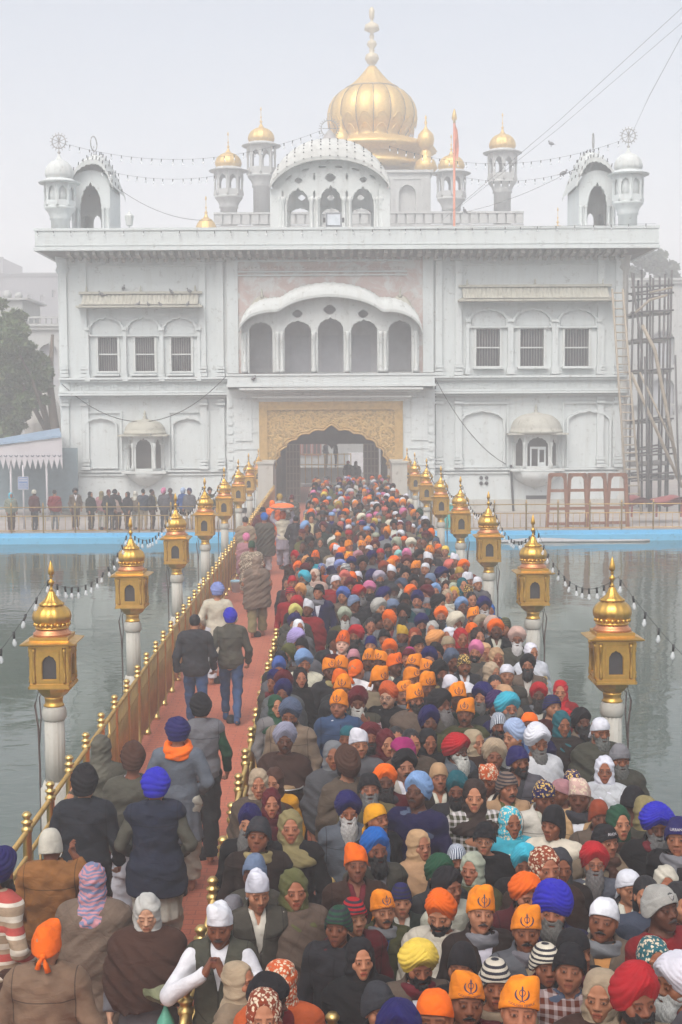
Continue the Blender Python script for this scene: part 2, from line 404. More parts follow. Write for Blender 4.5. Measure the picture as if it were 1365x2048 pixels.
rail_run('divider_rail', 'brass divider rail between the open red walkway and the queue', -.93, 7.35, 64.0, False, 1.1)
rail_run('divider_rail', 'brass divider rail splitting the queue into two lanes', -.02, 7.95, 64.0, False, 1.1)
def terrace_fence(label, x0, x1, y):
    r = thing('railing', label, 'railing', (x0, y, TZ)); L = x1-x0; n = int(round(L/1.28)); st = L/n
    m = MB(); m.lathe([(.035, 0), (.035, 1.12), (.045, 1.13), (.045, 1.16), (.02, 1.17), (.035, 1.2), (.01, 1.25)], n=8)
    p = m.build('post', BRASSR, r)
    for i in range(1, n+1): c = p.copy(); COL.objects.link(c); c.parent = r; c.location = (i*st, 0, 0)
    m = MB()
    for z in (1.06, .70, .10): m.tube([(0, 0, z), (L, 0, z)], .022, 6)
    m.build('rail', BRASSR, r)
    m = MB(); k = int(L/.27)
    for i in range(k): m.tube([((i+.5)*L/k, 0, .1), ((i+.5)*L/k, 0, .70)], .013, 5)
    tag(m.build('baluster', BRASSR, r), kind='stuff')
terrace_fence('brass terrace railing in front of the waiting people on the left', -30, -4.0, YT+.35)
terrace_fence('brass terrace railing in front of the brown wooden frames on the right', 4.0, 30, YT+.35)
# marble wing pieces where the causeway meets the gate
for s, side in ((-1, 'left'), (1, 'right')):
    m = MB(); m.box(s*3.1-.35, s*3.1+.35, 63.9, 66.4, 0, 2.2); m.box(s*3.1-.4, s*3.1+.4, 63.85, 66.45, 2.2, 2.3)
    tag(m.build('marble_pier', MARB), f'low white marble pier at the {side} foot of the gilded gate', 'pier')
# ------------------------------------------------------------------ gatehouse
def X(px, py=800, Y=YB): return onY(px, py, Y).x
def Z(py, px=662, Y=YB): return onY(px, py, Y).z
def Q(px, py, Y=YB): p = onY(px, py, Y); return (p.x, p.z)
def archpx(x0, x1, yb, ys, yt, cusps=0, Y=YB):
    xm = (x0+x1)/2
    return arch(X(x0, ys, Y), X(x1, ys, Y), Z(yb, xm, Y), Z(ys, xm, Y), Z(yt, xm, Y), cusps)
def rectpx(x0, x1, y0, y1, Y=YB):
    xm = (x0+x1)/2; return [(X(x0, y0, Y), Z(y1, xm, Y)), (X(x1, y0, Y), Z(y1, xm, Y)), (X(x1, y0, Y), Z(y0, xm, Y)), (X(x0, y0, Y), Z(y0, xm, Y))]
GH = thing('gatehouse', 'white two storey domed gatehouse with gilded arch at the causeway end', 'building', (0, 0, 0))
XL, XR = X(121), X(1250); XG0, XG1 = X(457), X(867)
ZT = Z(500); ZC = Z(783)
WINL = [(195.5, 236), (270, 310), (342, 383)]; WINR = [(952, 1001), (1040, 1089), (1129, 1179)]
for side, x0, x1, wins, wy in (('l', XL, XG0, WINL, (674, 743)), ('r', XG1, XR, WINR, (657, 733))):
    m = MB(); holes = [rectpx(a, b, wy[0], wy[1]) for a, b in wins]
    jx = (262, 322) if side == 'l' else (1030, 1112)
    holes.append(rectpx(jx[0], jx[1], 884, 940))
    m.plate([(x0, 0), (x1, 0), (x1, ZT), (x0, ZT)], holes, YB, YB+.4)
    # shallow relief: panels, pilasters, string courses
    def strip(a, b, z0, z1, d=.05): m.box(a, b, YB-d*2.0, YB-.002, z0, z1)
    W = x1-x0
    for z, h, d in ((ZC+.62, .10, .16), (ZC+.5, .10, .1), (ZC-.02, .10, .2), (ZC-.14, .1, .28), (ZC-.26, .09, .14), (1.72, .09, .08), (1.56, .07, .05), (ZT-.75, .06, .05)):
        strip(x0-.0, x1+.0, z, z+h, d)
    for a in (x0+.08, x1-.78):
        strip(a, a+.62, .25, 1.5, .05)
    for a in (x0+.10, x0+1.05, x1-1.35, x1-.5):   # pilasters upper and lower
        w_ = .32
        for zz0, zz1 in ((ZC+.75, ZT-.2), (1.85, ZC-.3)):
            strip(a, a+w_, zz0+.5, zz1-.35, .07); strip(a-.05, a+w_+.05, zz0, zz0+.16, .14); strip(a-.02, a+w_+.02, zz0+.2, zz0+.32, .11); strip(a-.04, a+w_+.04, zz0+.36, zz0+.48, .12)
            strip(a-.05, a+w_+.05, zz1-.32, zz1-.2, .13); strip(a-.02, a+w_+.02, zz1-.16, zz1-.02, .1)
    # blind arches over windows as raised mouldings
    for a, b in wins:
        xa, xb = X(a)-.32, X(b)+.32; zb = Z(wy[0], (a+b)/2)+.05; 
        o = arch(xa-.05, xb+.05, zb-.02, zb+.32, zb+.92, 7); i = arch(xa+.07, xb-.07, zb+.06, zb+.32, zb+.82, 7)
        m.plate(o, [i], YB-.155, YB-.002)
        m.plate(arch(xa+.12, xb-.12, zb+.1, zb+.32, zb+.74), [], YB-.02, YB-.001)
        for q, e_ in ((xa-.16, .003*(a % 7)), (xb+.02, .0015+.003*(b % 7))):
            strip(q, q+.14, Z(wy[1])-.08, zb+.25, .09+e_); strip(q-.04, q+.18, zb+.255, zb+.4, .13+e_); strip(q-.05, q+.19, Z(wy[1])-.42, Z(wy[1])-.085, .14+e_)
        strip(X(a)-.14, X(b)+.14, Z(wy[1])-.16, Z(wy[1])-.08, .16)
    # lower blind niches
    nl = ((172, 232, 937, 852, 838), (348, 406, 937, 852, 838)) if side == 'l' else ((924, 1006, 935, 842, 824), (1137, 1218, 935, 842, 824))
    for a, b, yb, ys, yt in nl:
        o = archpx(a-4, b+4, yb, ys, yt-5, 7); i = archpx(a, b, yb-2, ys, yt, 7)
        m.plate(o, [i], YB-.165, YB-.002)
        xa, xb = X(a-12), X(b+12)
        strip(xa, xa+.1, Z(yb), Z(yt-14), .05); strip(xb-.1, xb, Z(yb), Z(yt-14), .05); strip(xa, xb, Z(yt-14), Z(yt-14)+.09, .05)
    # dentil band between the string courses
    k = int(W/.34)
    for j in range(k): 
        a = x0+.06+j*(W-.1)/k; m.plate(arch(a+.02, a+.29, ZC+.11, ZC+.3, ZC+.46), [arch(a+.06, a+.25, ZC+.14, ZC+.29, ZC+.41)], YB-.05, YB-.002)
    for j in range(int(W/.75)):
        a = x0+.3+j*.75; strip(a, a+.5, ZT-.62, ZT-.3, .03)
    m.build('wall', WHITE, GH)
    for a, b in wins:
        (ax, az), (bx_, _), (_, bz), _ = rectpx(a, b, wy[0], wy[1])
        f = MB(); f.plate([(ax-.09, az-.06), (bx_+.09, az-.06), (bx_+.09, bz+.09), (ax-.09, bz+.09)], [[(ax+.02, az+.02), (bx_-.02, az+.02), (bx_-.02, bz-.02), (ax+.02, bz-.02)]], YB-.06, YB+.12)
        zm = (az+bz)/2; f.box(ax, bx_, YB+.02, YB+.08, zm-.03, zm+.03)
        fr = f.build('window', WHITE2, GH)
        g = MB(); g.box(ax-.05, bx_+.05, YB+.30, YB+.34, az-.05, bz+.05); g.build('pane', DARKW, fr)
        g = MB()
        for j in range(9): q = ax+(j+.5)*(bx_-ax)/9; g.tube([(q, YB+.16, az), (q, YB+.16, bz)], .018, 5)
        g.build('bars', mat_plain('grey window bar', (.2, .2, .2), .6) if 'grey window bar' not in MATS else MATS['grey window bar'], fr)
    # canopy over the three windows
    cy = ((166, 406), (586, 613)) if side == 'l' else ((919, 1218), (572, 600))
    ca, cb = X(cy[0][0]), X(cy[0][1]); zt, zb = Z(cy[1][0], sum(cy[0])/2), Z(cy[1][1], sum(cy[0])/2)
    f = MB(); n = int((cb-ca)/.2)
    for j in range(n):
        a = ca+.12+j*(cb-ca-.24)/n; wj = (cb-ca-.24)/n
        f.smooth = True
        f.add([(a+wj*t, YB-.15-.55*u+(.04*math.sin(PI*t)*-1), zt-.05-(zt-zb-.1)*u**.6) for u in (0, .35, .7, 1) for t in (0, .25, .5, .75, 1)], [(r_*5+c_, r_*5+c_+1, r_*5+c_+6, r_*5+c_+5) for r_ in range(3) for c_ in range(4)])
    f.smooth = False
    f.box(ca-.05, cb+.05, YB-.30, YB-.003, zt-.06, zt+.05); f.box(ca+.02, cb-.02, YB-.62, YB-.004, zb+.0, zb+.075)
    f.box(ca-.1, cb+.1, YB-.85, YB-.004, zb-.09, zb-.01)
    for j in range(3): a = ca+(.05+.45*j)*(cb-ca); f.lathe([(.06, zt+.05), (.07, zt+.1), (.03, zt+.16), (.05, zt+.22), (.01, zt+.35)], a, YB-.12, 8)
    f.build('window_canopy', OLDW, GH)
# side walls and rear
for bb in ((XL, XL+.4, YB+.41, YB+14), (XR-.4, XR, YB+.41, YB+14), (XL+.41, XG0+1.6, YB+13.6, YB+14), (XG1-1.6, XR-.41, YB+13.6, YB+14)):
    m = MB(); m.box(*bb, -.3, ZT); m.build('side_wall', WHITE, GH)
m = MB(); m.box(XL+.45, XG0-.05, YB+.9, YB+1.0, 0, ZT-.1); m.box(XG1+.05, XR-.45, YB+.9, YB+1.0, 0, ZT-.1); m.build('inner_partition', DARKI, GH)  # dark sheets behind the wall openings stand in for unlit rooms
# corner columns
for x in (XL+.24, XR-.10):
    m = MB(); m.lathe([(.34, 0), (.34, .4), (.28, .5), (.26, 1.6), (.32, 1.7), (.26, 1.85), (.25, ZC-.5), (.33, ZC-.3), (.33, ZC+.2), (.25, ZC+.5), (.25, ZT-1.1), (.36, ZT-.9), (.3, ZT-.7), (.38, ZT-.3), (.38, ZT-.1)], x, YB+.12, 16)
    m.build('corner_column', WHITE if x < 0 else mat_wall('grimy column plaster', (.46, .45, .42), (.26, .24, .22), .8), GH)
# roof slab, brackets, eave
EX0, EX1 = X(70, 470, YB-1.5), X(1318, 470, YB-1.5)
zb_, zt_ = Z(497, 662, YB-1.5), Z(454, 662, YB-1.5)
m = MB(); m.box(EX0, EX1, YB-1.5, YB+15, zb_+.05, zt_-.05); m.box(EX0-.06, EX1+.06, YB-1.56, YB+15.06, zb_-.04, zb_+.1); m.box(EX0-.04, EX1+.04, YB-1.54, YB+15.04, zt_-.12, zt_); m.box(EX0-.03, EX1+.03, YB-1.53, YB+15.03, zb_+.18, zb_+.24)
m.build('roof_eave', WHITE, GH)
m = MB(); n = 66
m.add([(EX0+1.15, YB-.05, ZT-.35), (EX1-1.15, YB-.05, ZT-.35), (EX1-.12, YB-1.4, zb_-.05), (EX0+.12, YB-1.4, zb_-.05)], [(0, 1, 2, 3)])
m.add([(EX0+1.15, YB-.05, ZT-.35), (EX0+1.15, YB+14, ZT-.35), (EX0+.12, YB+14.5, zb_-.05), (EX0+.12, YB-1.4, zb_-.05)], [(3, 2, 1, 0)])
m.add([(EX1-1.15, YB-.05, ZT-.35), (EX1-1.15, YB+14, ZT-.35), (EX1-.12, YB+14.5, zb_-.05), (EX1-.12, YB-1.4, zb_-.05)], [(0, 1, 2, 3)])
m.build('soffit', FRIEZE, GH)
m = MB()
for j in range(n):
    x = EX0+1.3+(j+.5)*(EX1-EX0-2.6)/n; wd = .085+.02*math.sin(j*1.7)
    m.add([(x-wd, YB-.01, ZT-.55), (x+wd, YB-.01, ZT-.55), (x+wd, YB-.3, ZT-.42), (x-wd, YB-.3, ZT-.42), (x-wd, YB-1.35, zb_-.22), (x+wd, YB-1.35, zb_-.22), (x+wd, YB-1.35, zb_-.045), (x-wd, YB-1.35, zb_-.045), (x-wd, YB-.01, zb_-.045), (x+wd, YB-.01, zb_-.045)],
          [(0, 1, 2, 3), (3, 2, 5, 4), (4, 5, 6, 7), (0, 3, 4, 7, 8), (1, 9, 6, 5, 2)])
    m.ball((x, YB-.40, ZT-.42), .1, 5)
tag(m.build('bracket', mat_wall('sooty bracket plaster', (.30, .29, .27), (.10, .09, .085), 2.0), GH), kind='stuff')  # brackets coloured darker than the wall plaster
# centre bay: lower block with gilded arch
YG = YB-.55
gx0, gx1 = X(519, 850, YG), X(806, 850, YG); gz = Z(803, 662, YG)
bx0, bx1 = XG0-.03, XG1+.03; bz = Z(778, 662, YG)
hole = arch(X(551, 900, YG), X(776, 900, YG), -.001, Z(932, 662, YG), Z(857, 662, YG), 11)
m = MB(); m.box(bx0, gx0, YG, YB+.4, 0, bz); m.box(gx1, bx1, YG, YB+.4, 0, bz); m.box(gx0, gx1, YG, YB+.4, gz, bz)
for s, a, b in ((-1, bx0, gx0), (1, gx1, bx1)):
    for zz in (.4, 1.2, 2.0, 2.8, 3.6, 4.3): m.box(a+.12+(.25 if s < 0 else 0), b-.1-(.25 if s > 0 else 0), YG-.04, YG-.002, zz, zz+.06)
    for j in range(11): q = (a+.05) if s < 0 else (b-.3); m.box(q, q+.24, YG-.05, YG-.002, .6+j*.42, .82+j*.42)
    m.box(a+.4, b-.35, YG-.05, YG-.001, 3.2, bz-.45)
m.build('gate_block', WHITE, GH)
m = MB(); zj = Z(938, 662, YG)
m.plate([(gx0+.35, zj), (hole[0][0], zj)] + [p for p in reversed(hole[2:]) if p[1] > zj] [::1] + [(hole[1][0], zj), (gx1-.35, zj), (gx1-.35, gz-.35), (gx0+.35, gz-.35)], [], YG-.02, YB+.3)
m.build('gilded_spandrel', GOLDP, GH)
m = MB()
m.plate([(gx0, zj), (gx0+.36, zj), (gx0+.36, gz-.36), (gx1-.36, gz-.36), (gx1-.36, zj), (gx1, zj), (gx1, gz), (gx0, gz)], [], YG-.09, YG+.1)
m.plate([(gx0+.3, zj), (gx0+.39, zj), (gx0+.39, gz-.39), (gx1-.39, gz-.39), (gx1-.39, zj), (gx1-.3, zj), (gx1-.3, gz-.3), (gx0+.3, gz-.3)], [], YG-.13, YG-.092)
m.plate([(gx0, zj), (gx0+.05, zj), (gx0+.05, gz-.05), (gx1-.05, gz-.05), (gx1-.05, zj), (gx1, zj), (gx1, gz), (gx0, gz)], [], YG-.12, YG-.092)
for j in range(9): a = gx0+.45+j*(gx1-gx0-.9)/9; m.box(a+.05, a+.6, YG-.105, YG-.092, gz-.27, gz-.1)
for j in range(8):
    for a in (gx0+.08, gx1-.28): m.box(a, a+.2, YG-.105, YG-.092, zj+.1+j*.38, zj+.36+j*.38)
m.build('gilded_frame', GOLDF, GH)
# moulded cusped edge of the arch
m = MB(); hp = [(x, YG-.05, z) for x, z in hole[2:]]; m.tube(hp, .045, 6)
xc = (hole[0][0]+hole[1][0])/2
m.tube([(xc+(x-xc)*1.05, YG-.04, zj+(z-zj)*1.06) for x, y, z in hp], .025, 5)
m.build('arch_moulding', GOLDF, GH)
for ja, jb in ((gx0, hole[0][0]), (hole[1][0], gx1)):
    m = MB(); m.box(ja, jb, YG+.0, YB+.3, 0, zj-.01); m.build('gate_jamb', MARB, GH)
m = MB(); m.box(XL-.12, bx0-.01, YB-.16, YB-.003, -.4, .3); m.build('plinth', MARB, GH)
m = MB(); m.box(bx1+.01, XR+.12, YB-.16, YB-.003, -.4, .3); m.build('plinth', MARB, GH)
# passage
m = MB(); px0, px1 = hole[0][0], hole[1][0]; pz = Z(868, 662, YG); YI = YB+7.5
m.box(px0-.25, px0-.02, YB+.41, YI, 0, pz+.6); m.box(px1+.02, px1+.25, YB+.41, YI, 0, pz+.6); m.box(px0-.25, px1+.25, YB+.41, YI, pz+.6, pz+.9)
iz = Z(888, 662, YI); ix0, ix1 = X(574, 900, YI), X(762, 900, YI)
xmid = X(664, 900, YI)
m.plate([(px0-.25, 0), (ix0, 0), (ix0, iz), (xmid-.35, iz), (xmid-.12, iz-.10), (xmid, iz-.28), (xmid+.12, iz-.10), (xmid+.35, iz), (ix1, iz), (ix1, 0), (px1+.25, 0), (px1+.25, pz+.6), (px0-.25, pz+.6)], [], YI, YI+.3)
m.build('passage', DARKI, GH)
for s, xa, xb in ((-1, X(573, 900, YB+3), X(600, 900, YB+3)), (1, X(728, 900, YB+3), X(757, 900, YB+3))):
    y = YB+3; m = MB(); z1 = Z(889, 580, y)
    m.box(xa, xb, y+.02, y+.05, 0, z1)
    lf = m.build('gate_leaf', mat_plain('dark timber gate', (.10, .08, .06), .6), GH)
    m = MB()
    for j in range(5): q = xa+(xb-xa)*j/4; m.box(q-.025, q+.025, y-.03, y+.018, 0, z1)
    for j in range(9): q = z1*j/8; m.box(xa, xb, y-.045, y-.031, q-.025, q+.025)
    m.build('lattice', mat_plain('pale lattice strips', (.20, .17, .12), .5), lf)
# balcony slab and corbel
yb0 = YB-1.5
m = MB(); a, b = X(455, 760, yb0), X(870, 760, yb0); z0, z1 = Z(771, 662, yb0), Z(747, 662, yb0)
m.box(a, b, yb0, YB-.56, z0, z1); m.box(a-.05, b+.05, yb0-.05, YB-.56, z1-.09, z1); m.box(a-.05, b+.05, yb0-.05, YB-.56, z0-.05, z0+.06)
m.build('balcony', OLDW if False else WHITE, GH)
m = MB(); c0, c1 = X(480, 780, YB-1.1), X(846, 780, YB-1.1)
for k in range(6):
    t = k/5; d = .10+.85*t**1.5; m.box(c0+.6*(1-t), c1-.6*(1-t), YB-.56-d, YB-.552, z0-.75+.11*k, z0-.75+.11*(k+1)-.002)
for j in range(30):
    q = c0+.6+(j+.5)*(c1-c0-1.2)/30; m.plate(arch(q-.14, q+.14, z0-.55, z0-.35, z0-.15), [arch(q-.1, q+.1, z0-.52, z0-.36, z0-.19)], YB-1.3, YB-1.27)
m.build('corbel', WHITE2, GH)
# upper centre: arcaded loggia under a curved canopy
ops = [(501, 547, 662, 645), (571, 624, 662, 643), (637, 688, 660, 638), (703, 755, 662, 642), (777, 823, 662, 643)]
m = MB(); uz0 = Z(746)
top = [(XG0, uz0), (XG1, uz0), (XG1, ZT), (XG0, ZT)]
m.plate(top, [[(X(492), uz0+.02), (X(836), uz0+.02), (X(836), Z(640)), (X(775), Z(605)), (X(662), Z(575)), (X(550), Z(605)), (X(492), Z(640))]], YB-.12, YB+.3)
m.build('upper_wall', BRICKW, GH)
m = MB()   # whitewashed side margins and carved friezes
m.box(XG0, X(479), YB-.2, YB-.125, uz0, ZT); m.box(X(846), XG1, YB-.2, YB-.125, uz0, ZT)
m.box(XG0, X(497), YB-.18, YB-.121, Z(560), ZT-.02) if False else None
for yy, h in ((524, .1), (545, .06), (552, .05)): m.box(X(475), X(815), YB-.22, YB-.126, Z(yy), Z(yy)+h)
m.build('upper_margin', WHITE, GH)
m = MB()
for j in range(42):
    q = X(477)+(j+.5)*(X(813)-X(477))/42; m.box(q-.07, q+.07, YB-.17, YB-.121, Z(541), Z(530)); m.ball((q, YB-.16, Z(536)), .05, 5)
m.build('carved_frieze', BRICKW, GH)
YA = YB-.35
m = MB(); prof = []
ou = [Q(484, 746), Q(838, 746), Q(838, 640), Q(822, 628), Q(790, 618), Q(770, 606), Q(740, 590), Q(700, 580), Q(660, 577), Q(620, 581), Q(580, 592), Q(553, 608), Q(530, 620), Q(500, 628), Q(484, 640)]
holes = [arch(X(a), X(b), Z(746)+.02, Z(ys, 662), Z(yt), 7) for a, b, ys, yt in ops]
def foil(cx, cz, r): return [(cx+r*1.25*math.cos(t)*(.85+.15*abs(math.cos(2*t))), cz+r*math.sin(t)*(.85+.15*abs(math.cos(2*t)))) for t in [2*PI*i/24 for i in range(24)]]
for px, py, r in ((597, 628, .2), (661, 620, .24), (727, 629, .2)): holes.append(foil(X(px), Z(py), r))
m.plate(ou, holes, YA, YA+.25)
for px in (492, 557, 566, 629, 696, 762, 771, 832):
    x = X(px); za = uz0
    m.lathe([(.14, za), (.14, za+.15), (.09, za+.22), (.12, za+.35), (.08, za+.42), (.085, Z(680)), (.13, Z(676)), (.1, Z(670)), (.14, Z(664))], x, YA-.03, 10)
m.build('arcade', WHITE2, GH)
m = MB(); m.box(X(490), X(838), YB+1.3, YB+1.4, uz0-.1, Z(578)); m.build('loggia_back', GREYD, GH)
for px0_, px1_ in ((579, 618), (643, 680), (706, 744)):
    m = MB(); a, b = X(px0_), X(px1_); zt = Z(668)
    m.plate([(a, uz0), (b, uz0), (b, zt), (a, zt)], [], YB+1.22, YB+1.296)
    for q0, q1 in ((.08, .46), (.54, .92)):
        for r0, r1 in ((.04, .3), (.35, .62), (.67, .95)):
            xa, xb = a+(b-a)*q0, a+(b-a)*q1; za, zb2 = uz0+(zt-uz0)*r0, uz0+(zt-uz0)*r1
            m.plate([(xa, za), (xb, za), (xb, zb2), (xa, zb2)], [[(xa+.05, za+.05), (xb-.05, za+.05), (xb-.05, zb2-.05), (xa+.05, zb2-.05)]], YB+1.19, YB+1.219)
    m.build('door', MATS['grey painted door'] if False else mat_plain('pale grey door', (.32, .33, .36), .6, .1, 2) if 'pale grey door' not in MATS else MATS['pale grey door'], GH)
# curved canopies (bangla roof in the middle, small ones at the sides)
def curved_canopy(name, lower, rise, depth, Yf, mat, parent, thick=.12):
    """lower: points (x,z) of the hanging front edge; the surface climbs back to the wall by rise"""
    m = MB(); m.smooth = True; n = len(lower); rows = 7; vs = []
    for r_ in range(rows):
        t = r_/(rows-1)
        for i, (x, z) in enumerate(lower):
            vs.append((x+(lower[n//2][0]-x)*.05*t, Yf+depth*(1-math.cos(t*PI/2)), z+rise*math.sin(t*PI/2)+.035*(i % 3 == 1)*math.sin(t*PI/2)**.5))
    m.add(vs, [(r_*n+i, r_*n+i+1, (r_+1)*n+i+1, (r_+1)*n+i) for r_ in range(rows-1) for i in range(n-1)])
    vs2 = [(x, Yf-.0, z) for x, z in lower]+[(x, Yf+.02, z-thick) for x, z in lower]+[(x, Yf+depth, z-thick*.2) for x, z in lower]
    m.add(vs2, [(n+i, n+i+1, i+1, i) for i in range(n-1)]+[(2*n+i, 2*n+i+1, n+i+1, n+i) for i in range(n-1)], False)
    return m.build(name, mat, parent)
def smooth(pts, k=3):
    out = []
    P = [Vector((a, b)) for a, b in pts]
    for i in range(len(P)-1):
        p0 = P[max(i-1, 0)]; p1 = P[i]; p2 = P[i+1]; p3 = P[min(i+2, len(P)-1)]
        for j in range(k):
            t = j/k; out.append(tuple(.5*((2*p1)+(p2-p0)*t+(2*p0-5*p1+4*p2-p3)*t*t+(3*p1-p0-3*p2+p3)*t**3)))
    out.append(tuple(P[-1])); return out
Yc = YB-1.05
edge = [(478, 660), (484, 645), (500, 630), (520, 622), (540, 619), (556, 618), (572, 608), (595, 598), (625, 591), (662, 588), (700, 592), (730, 599), (752, 609), (766, 618), (782, 618), (805, 622), (826, 632), (840, 646), (846, 662)]
curved_canopy('curved_canopy', smooth([Q(a, b, Yc) for a, b in edge], 6), .62, .85, Yc, WHITE2, GH)
for a, b in ((500, 548), (776, 826)):
    m = MB(); x0, x1 = X(a, 620, YB-.5), X(b, 620, YB-.5); m.smooth = True; zz = Z(612, 662, YB-.5)
    n = 14; vs = []
    for r_ in range(6):
        t = r_/5
        for i in range(n+1):
            u = i/n; vs.append((x0+(x1-x0)*u, YB-.75+.55*t, zz-.1+.62*math.sin(PI*u)**.6*math.sin(t*PI/2)))
    m.add(vs, [(r_*(n+1)+i, r_*(n+1)+i+1, (r_+1)*(n+1)+i+1, (r_+1)*(n+1)+i) for r_ in range(5) for i in range(n)])
    m.smooth = False; m.lathe([(.08, zz+.4), (.1, zz+.5), (.04, zz+.58), (.06, zz+.66), (.01, zz+.85)], (x0+x1)/2, YB-.4, 8)
    m.build('side_canopy', OLDW, GH)
# bay windows on the ground floor
def bay(label, pxc, w_, zs, rmat, doorlike):
    xa, xb = X(pxc-w_/2), X(pxc+w_/2); xc = (xa+xb)/2; hw = (xb-xa)/2
    zd0, ztop, zsill, zcor = [Z(v, pxc) for v in zs]      # dome base, dome top, sill, corbel bottom
    m = MB(); d = .75; YF = YB-d
    n3 = [(xc-hw*.86, YB-.01), (xc-hw*.52, YF), (xc+hw*.52, YF), (xc+hw*.86, YB-.01)]
    zh = zd0-.02
    def panel(p, q, holes_n, mm):
        L = math.hypot(q[0]-p[0], q[1]-p[1]); pn = MB()
        e = .12 if holes_n > 1 else .14
        pn.plate([(0, zsill), (L, zsill), (L, zh), (0, zh)], [arch(e, L-e, zsill+.12, zh-.55, zh-.14, 7)], 0, .1)
        ang = math.atan2(q[1]-p[1], q[0]-p[0]); put(mm, pn, Matrix.Translation((p[0], p[1], 0)) @ Matrix.Rotation(ang, 4, 'Z'))
    panel(n3[0], n3[1], 1, m); panel(n3[1], n3[2], 1, m); panel(n3[2], n3[3], 1, m)
    for p in n3: m.lathe([(.09, zsill), (.09, zsill+.2), (.055, zsill+.3), (.055, zh-.6), (.09, zh-.5), (.09, zh-.35)], p[0], p[1]-.02, 8)
    m.box(xa-.06, xb+.06, YF-.14, YB-.005, zsill-.12, zsill)
    r = m.build('bay_window', WHITE2, GH)
    m = MB()
    for k in range(7):
        t = k/6; rr = hw*(1-t)**.75*.95+.05; z = zsill-.12-(zsill-.12-zcor)*t
        pass
    prof = [(.05, zcor), (.12, zcor+.03), (.09, zcor+.08), (hw*.35, zcor+.16), (hw*.55, zcor+.28), (hw*.6, zcor+.32), (hw*.8, zcor+.5), (hw*.98, zsill-.14)]
    m.lathe(prof, xc, YB-.02, 36, lobes=18, amp=.06); m.build('corbel', WHITE2, r)
    m = MB(); m.box(xa-.2, xb+.2, YF-.32, YB-.004, zd0-.02, zd0+.06)
    pr = [(hw*1.06, zd0+.06), (hw*1.02, zd0+.2)] + [(hw*1.0*math.cos(a)**.8, zd0+.2+(ztop-zd0-.25)*math.sin(a)) for a in [PI/2*i/9 for i in range(9)]]+[(.06, ztop), (.1, ztop+.08), (.04, ztop+.14), (.07, ztop+.22), (.01, ztop+.4)]
    m.lathe(pr, xc, YB-.1, 48, lobes=24, amp=.03); m.build('dome', rmat, r)
    m = MB(); m.box(xc-hw*.8, xc+hw*.8, YB-.12, YB-.08, zsill, zh); m.build('dark_interior', DARKI, r)
    if doorlike:
        m = MB(); m.plate([(xc-.35, zsill+.05), (xc+.4, zsill+.05), (xc+.4, zsill+1.05), (xc-.35, zsill+1.05)], [[(xc-.28, zsill+.12), (xc+.02, zsill+.12), (xc+.02, zsill+.95), (xc-.28, zsill+.95)], [(xc+.1, zsill+.3), (xc+.33, zsill+.3), (xc+.33, zsill+.9), (xc+.1, zsill+.9)]], YF+.12, YF+.16); m.build('shutter', WHITE, r)
bay('l', 290, 82, (871, 837, 941, 976), OLDW, False)
bay('r', 1072, 102, (868, 824, 936, 978), mat_wall('mossy dome plaster', (.42, .41, .36), (.25, .23, .17), 1.2), True)
# small openings at the base of the right wing
m = MB()
for dx in (-.13, .13):
    for dz in (-.13, .13): m.lathe([(.085, -.01), (.085, .03)], 0, 0, 10) if False else None; q = Q(968, 961); m.plate([(q[0]+dx+.09*math.cos(2*PI*i/12), q[1]+dz+.09*math.sin(2*PI*i/12)) for i in range(12)], [], YB-.06, YB-.003)
q = Q(1073, 1004); m.build('vent', DARKW, GH); m = MB(); m.box(q[0]-.5, q[0]+.5, YB-.05, YB-.003, q[1]-.32, q[1]+.32)
m.build('basement_window', DARKW, GH)
# ------------------------------------------------------------------ domes, turrets, pavilions
def dome_prof(r, z0, h, neck=.9, n=12, tip=True):
    pr = [(r*neck, z0)]
    for i in range(n):
        a = -.5+(PI/2*.86+.5)*i/(n-1); pr.append((r*math.cos(a)/math.cos(0), z0+h*.24+h*.62*math.sin(a)*(1 if a > 0 else .5)))
    if tip: pr[-1] = (r*.34, z0+h*.80); pr += [(r*.18, z0+h*.9), (r*.10, z0+h*1.0), (r*.05, z0+h*1.1)]
    return pr
def finial(m, cx, cy, z, s):
    m.lathe([(.10*s, z-.02), (.03*s, z+.06*s), (.035*s, z+.14*s), (.10*s, z+.22*s), (.03*s, z+.3*s), (.02*s, z+.42*s), (.06*s, z+.48*s), (.018*s, z+.55*s), (.014*s, z+.85*s), (.05*s, z+.92*s), (.045*s, z+1.0*s), (.004, z+1.1*s)], cx, cy, 8)
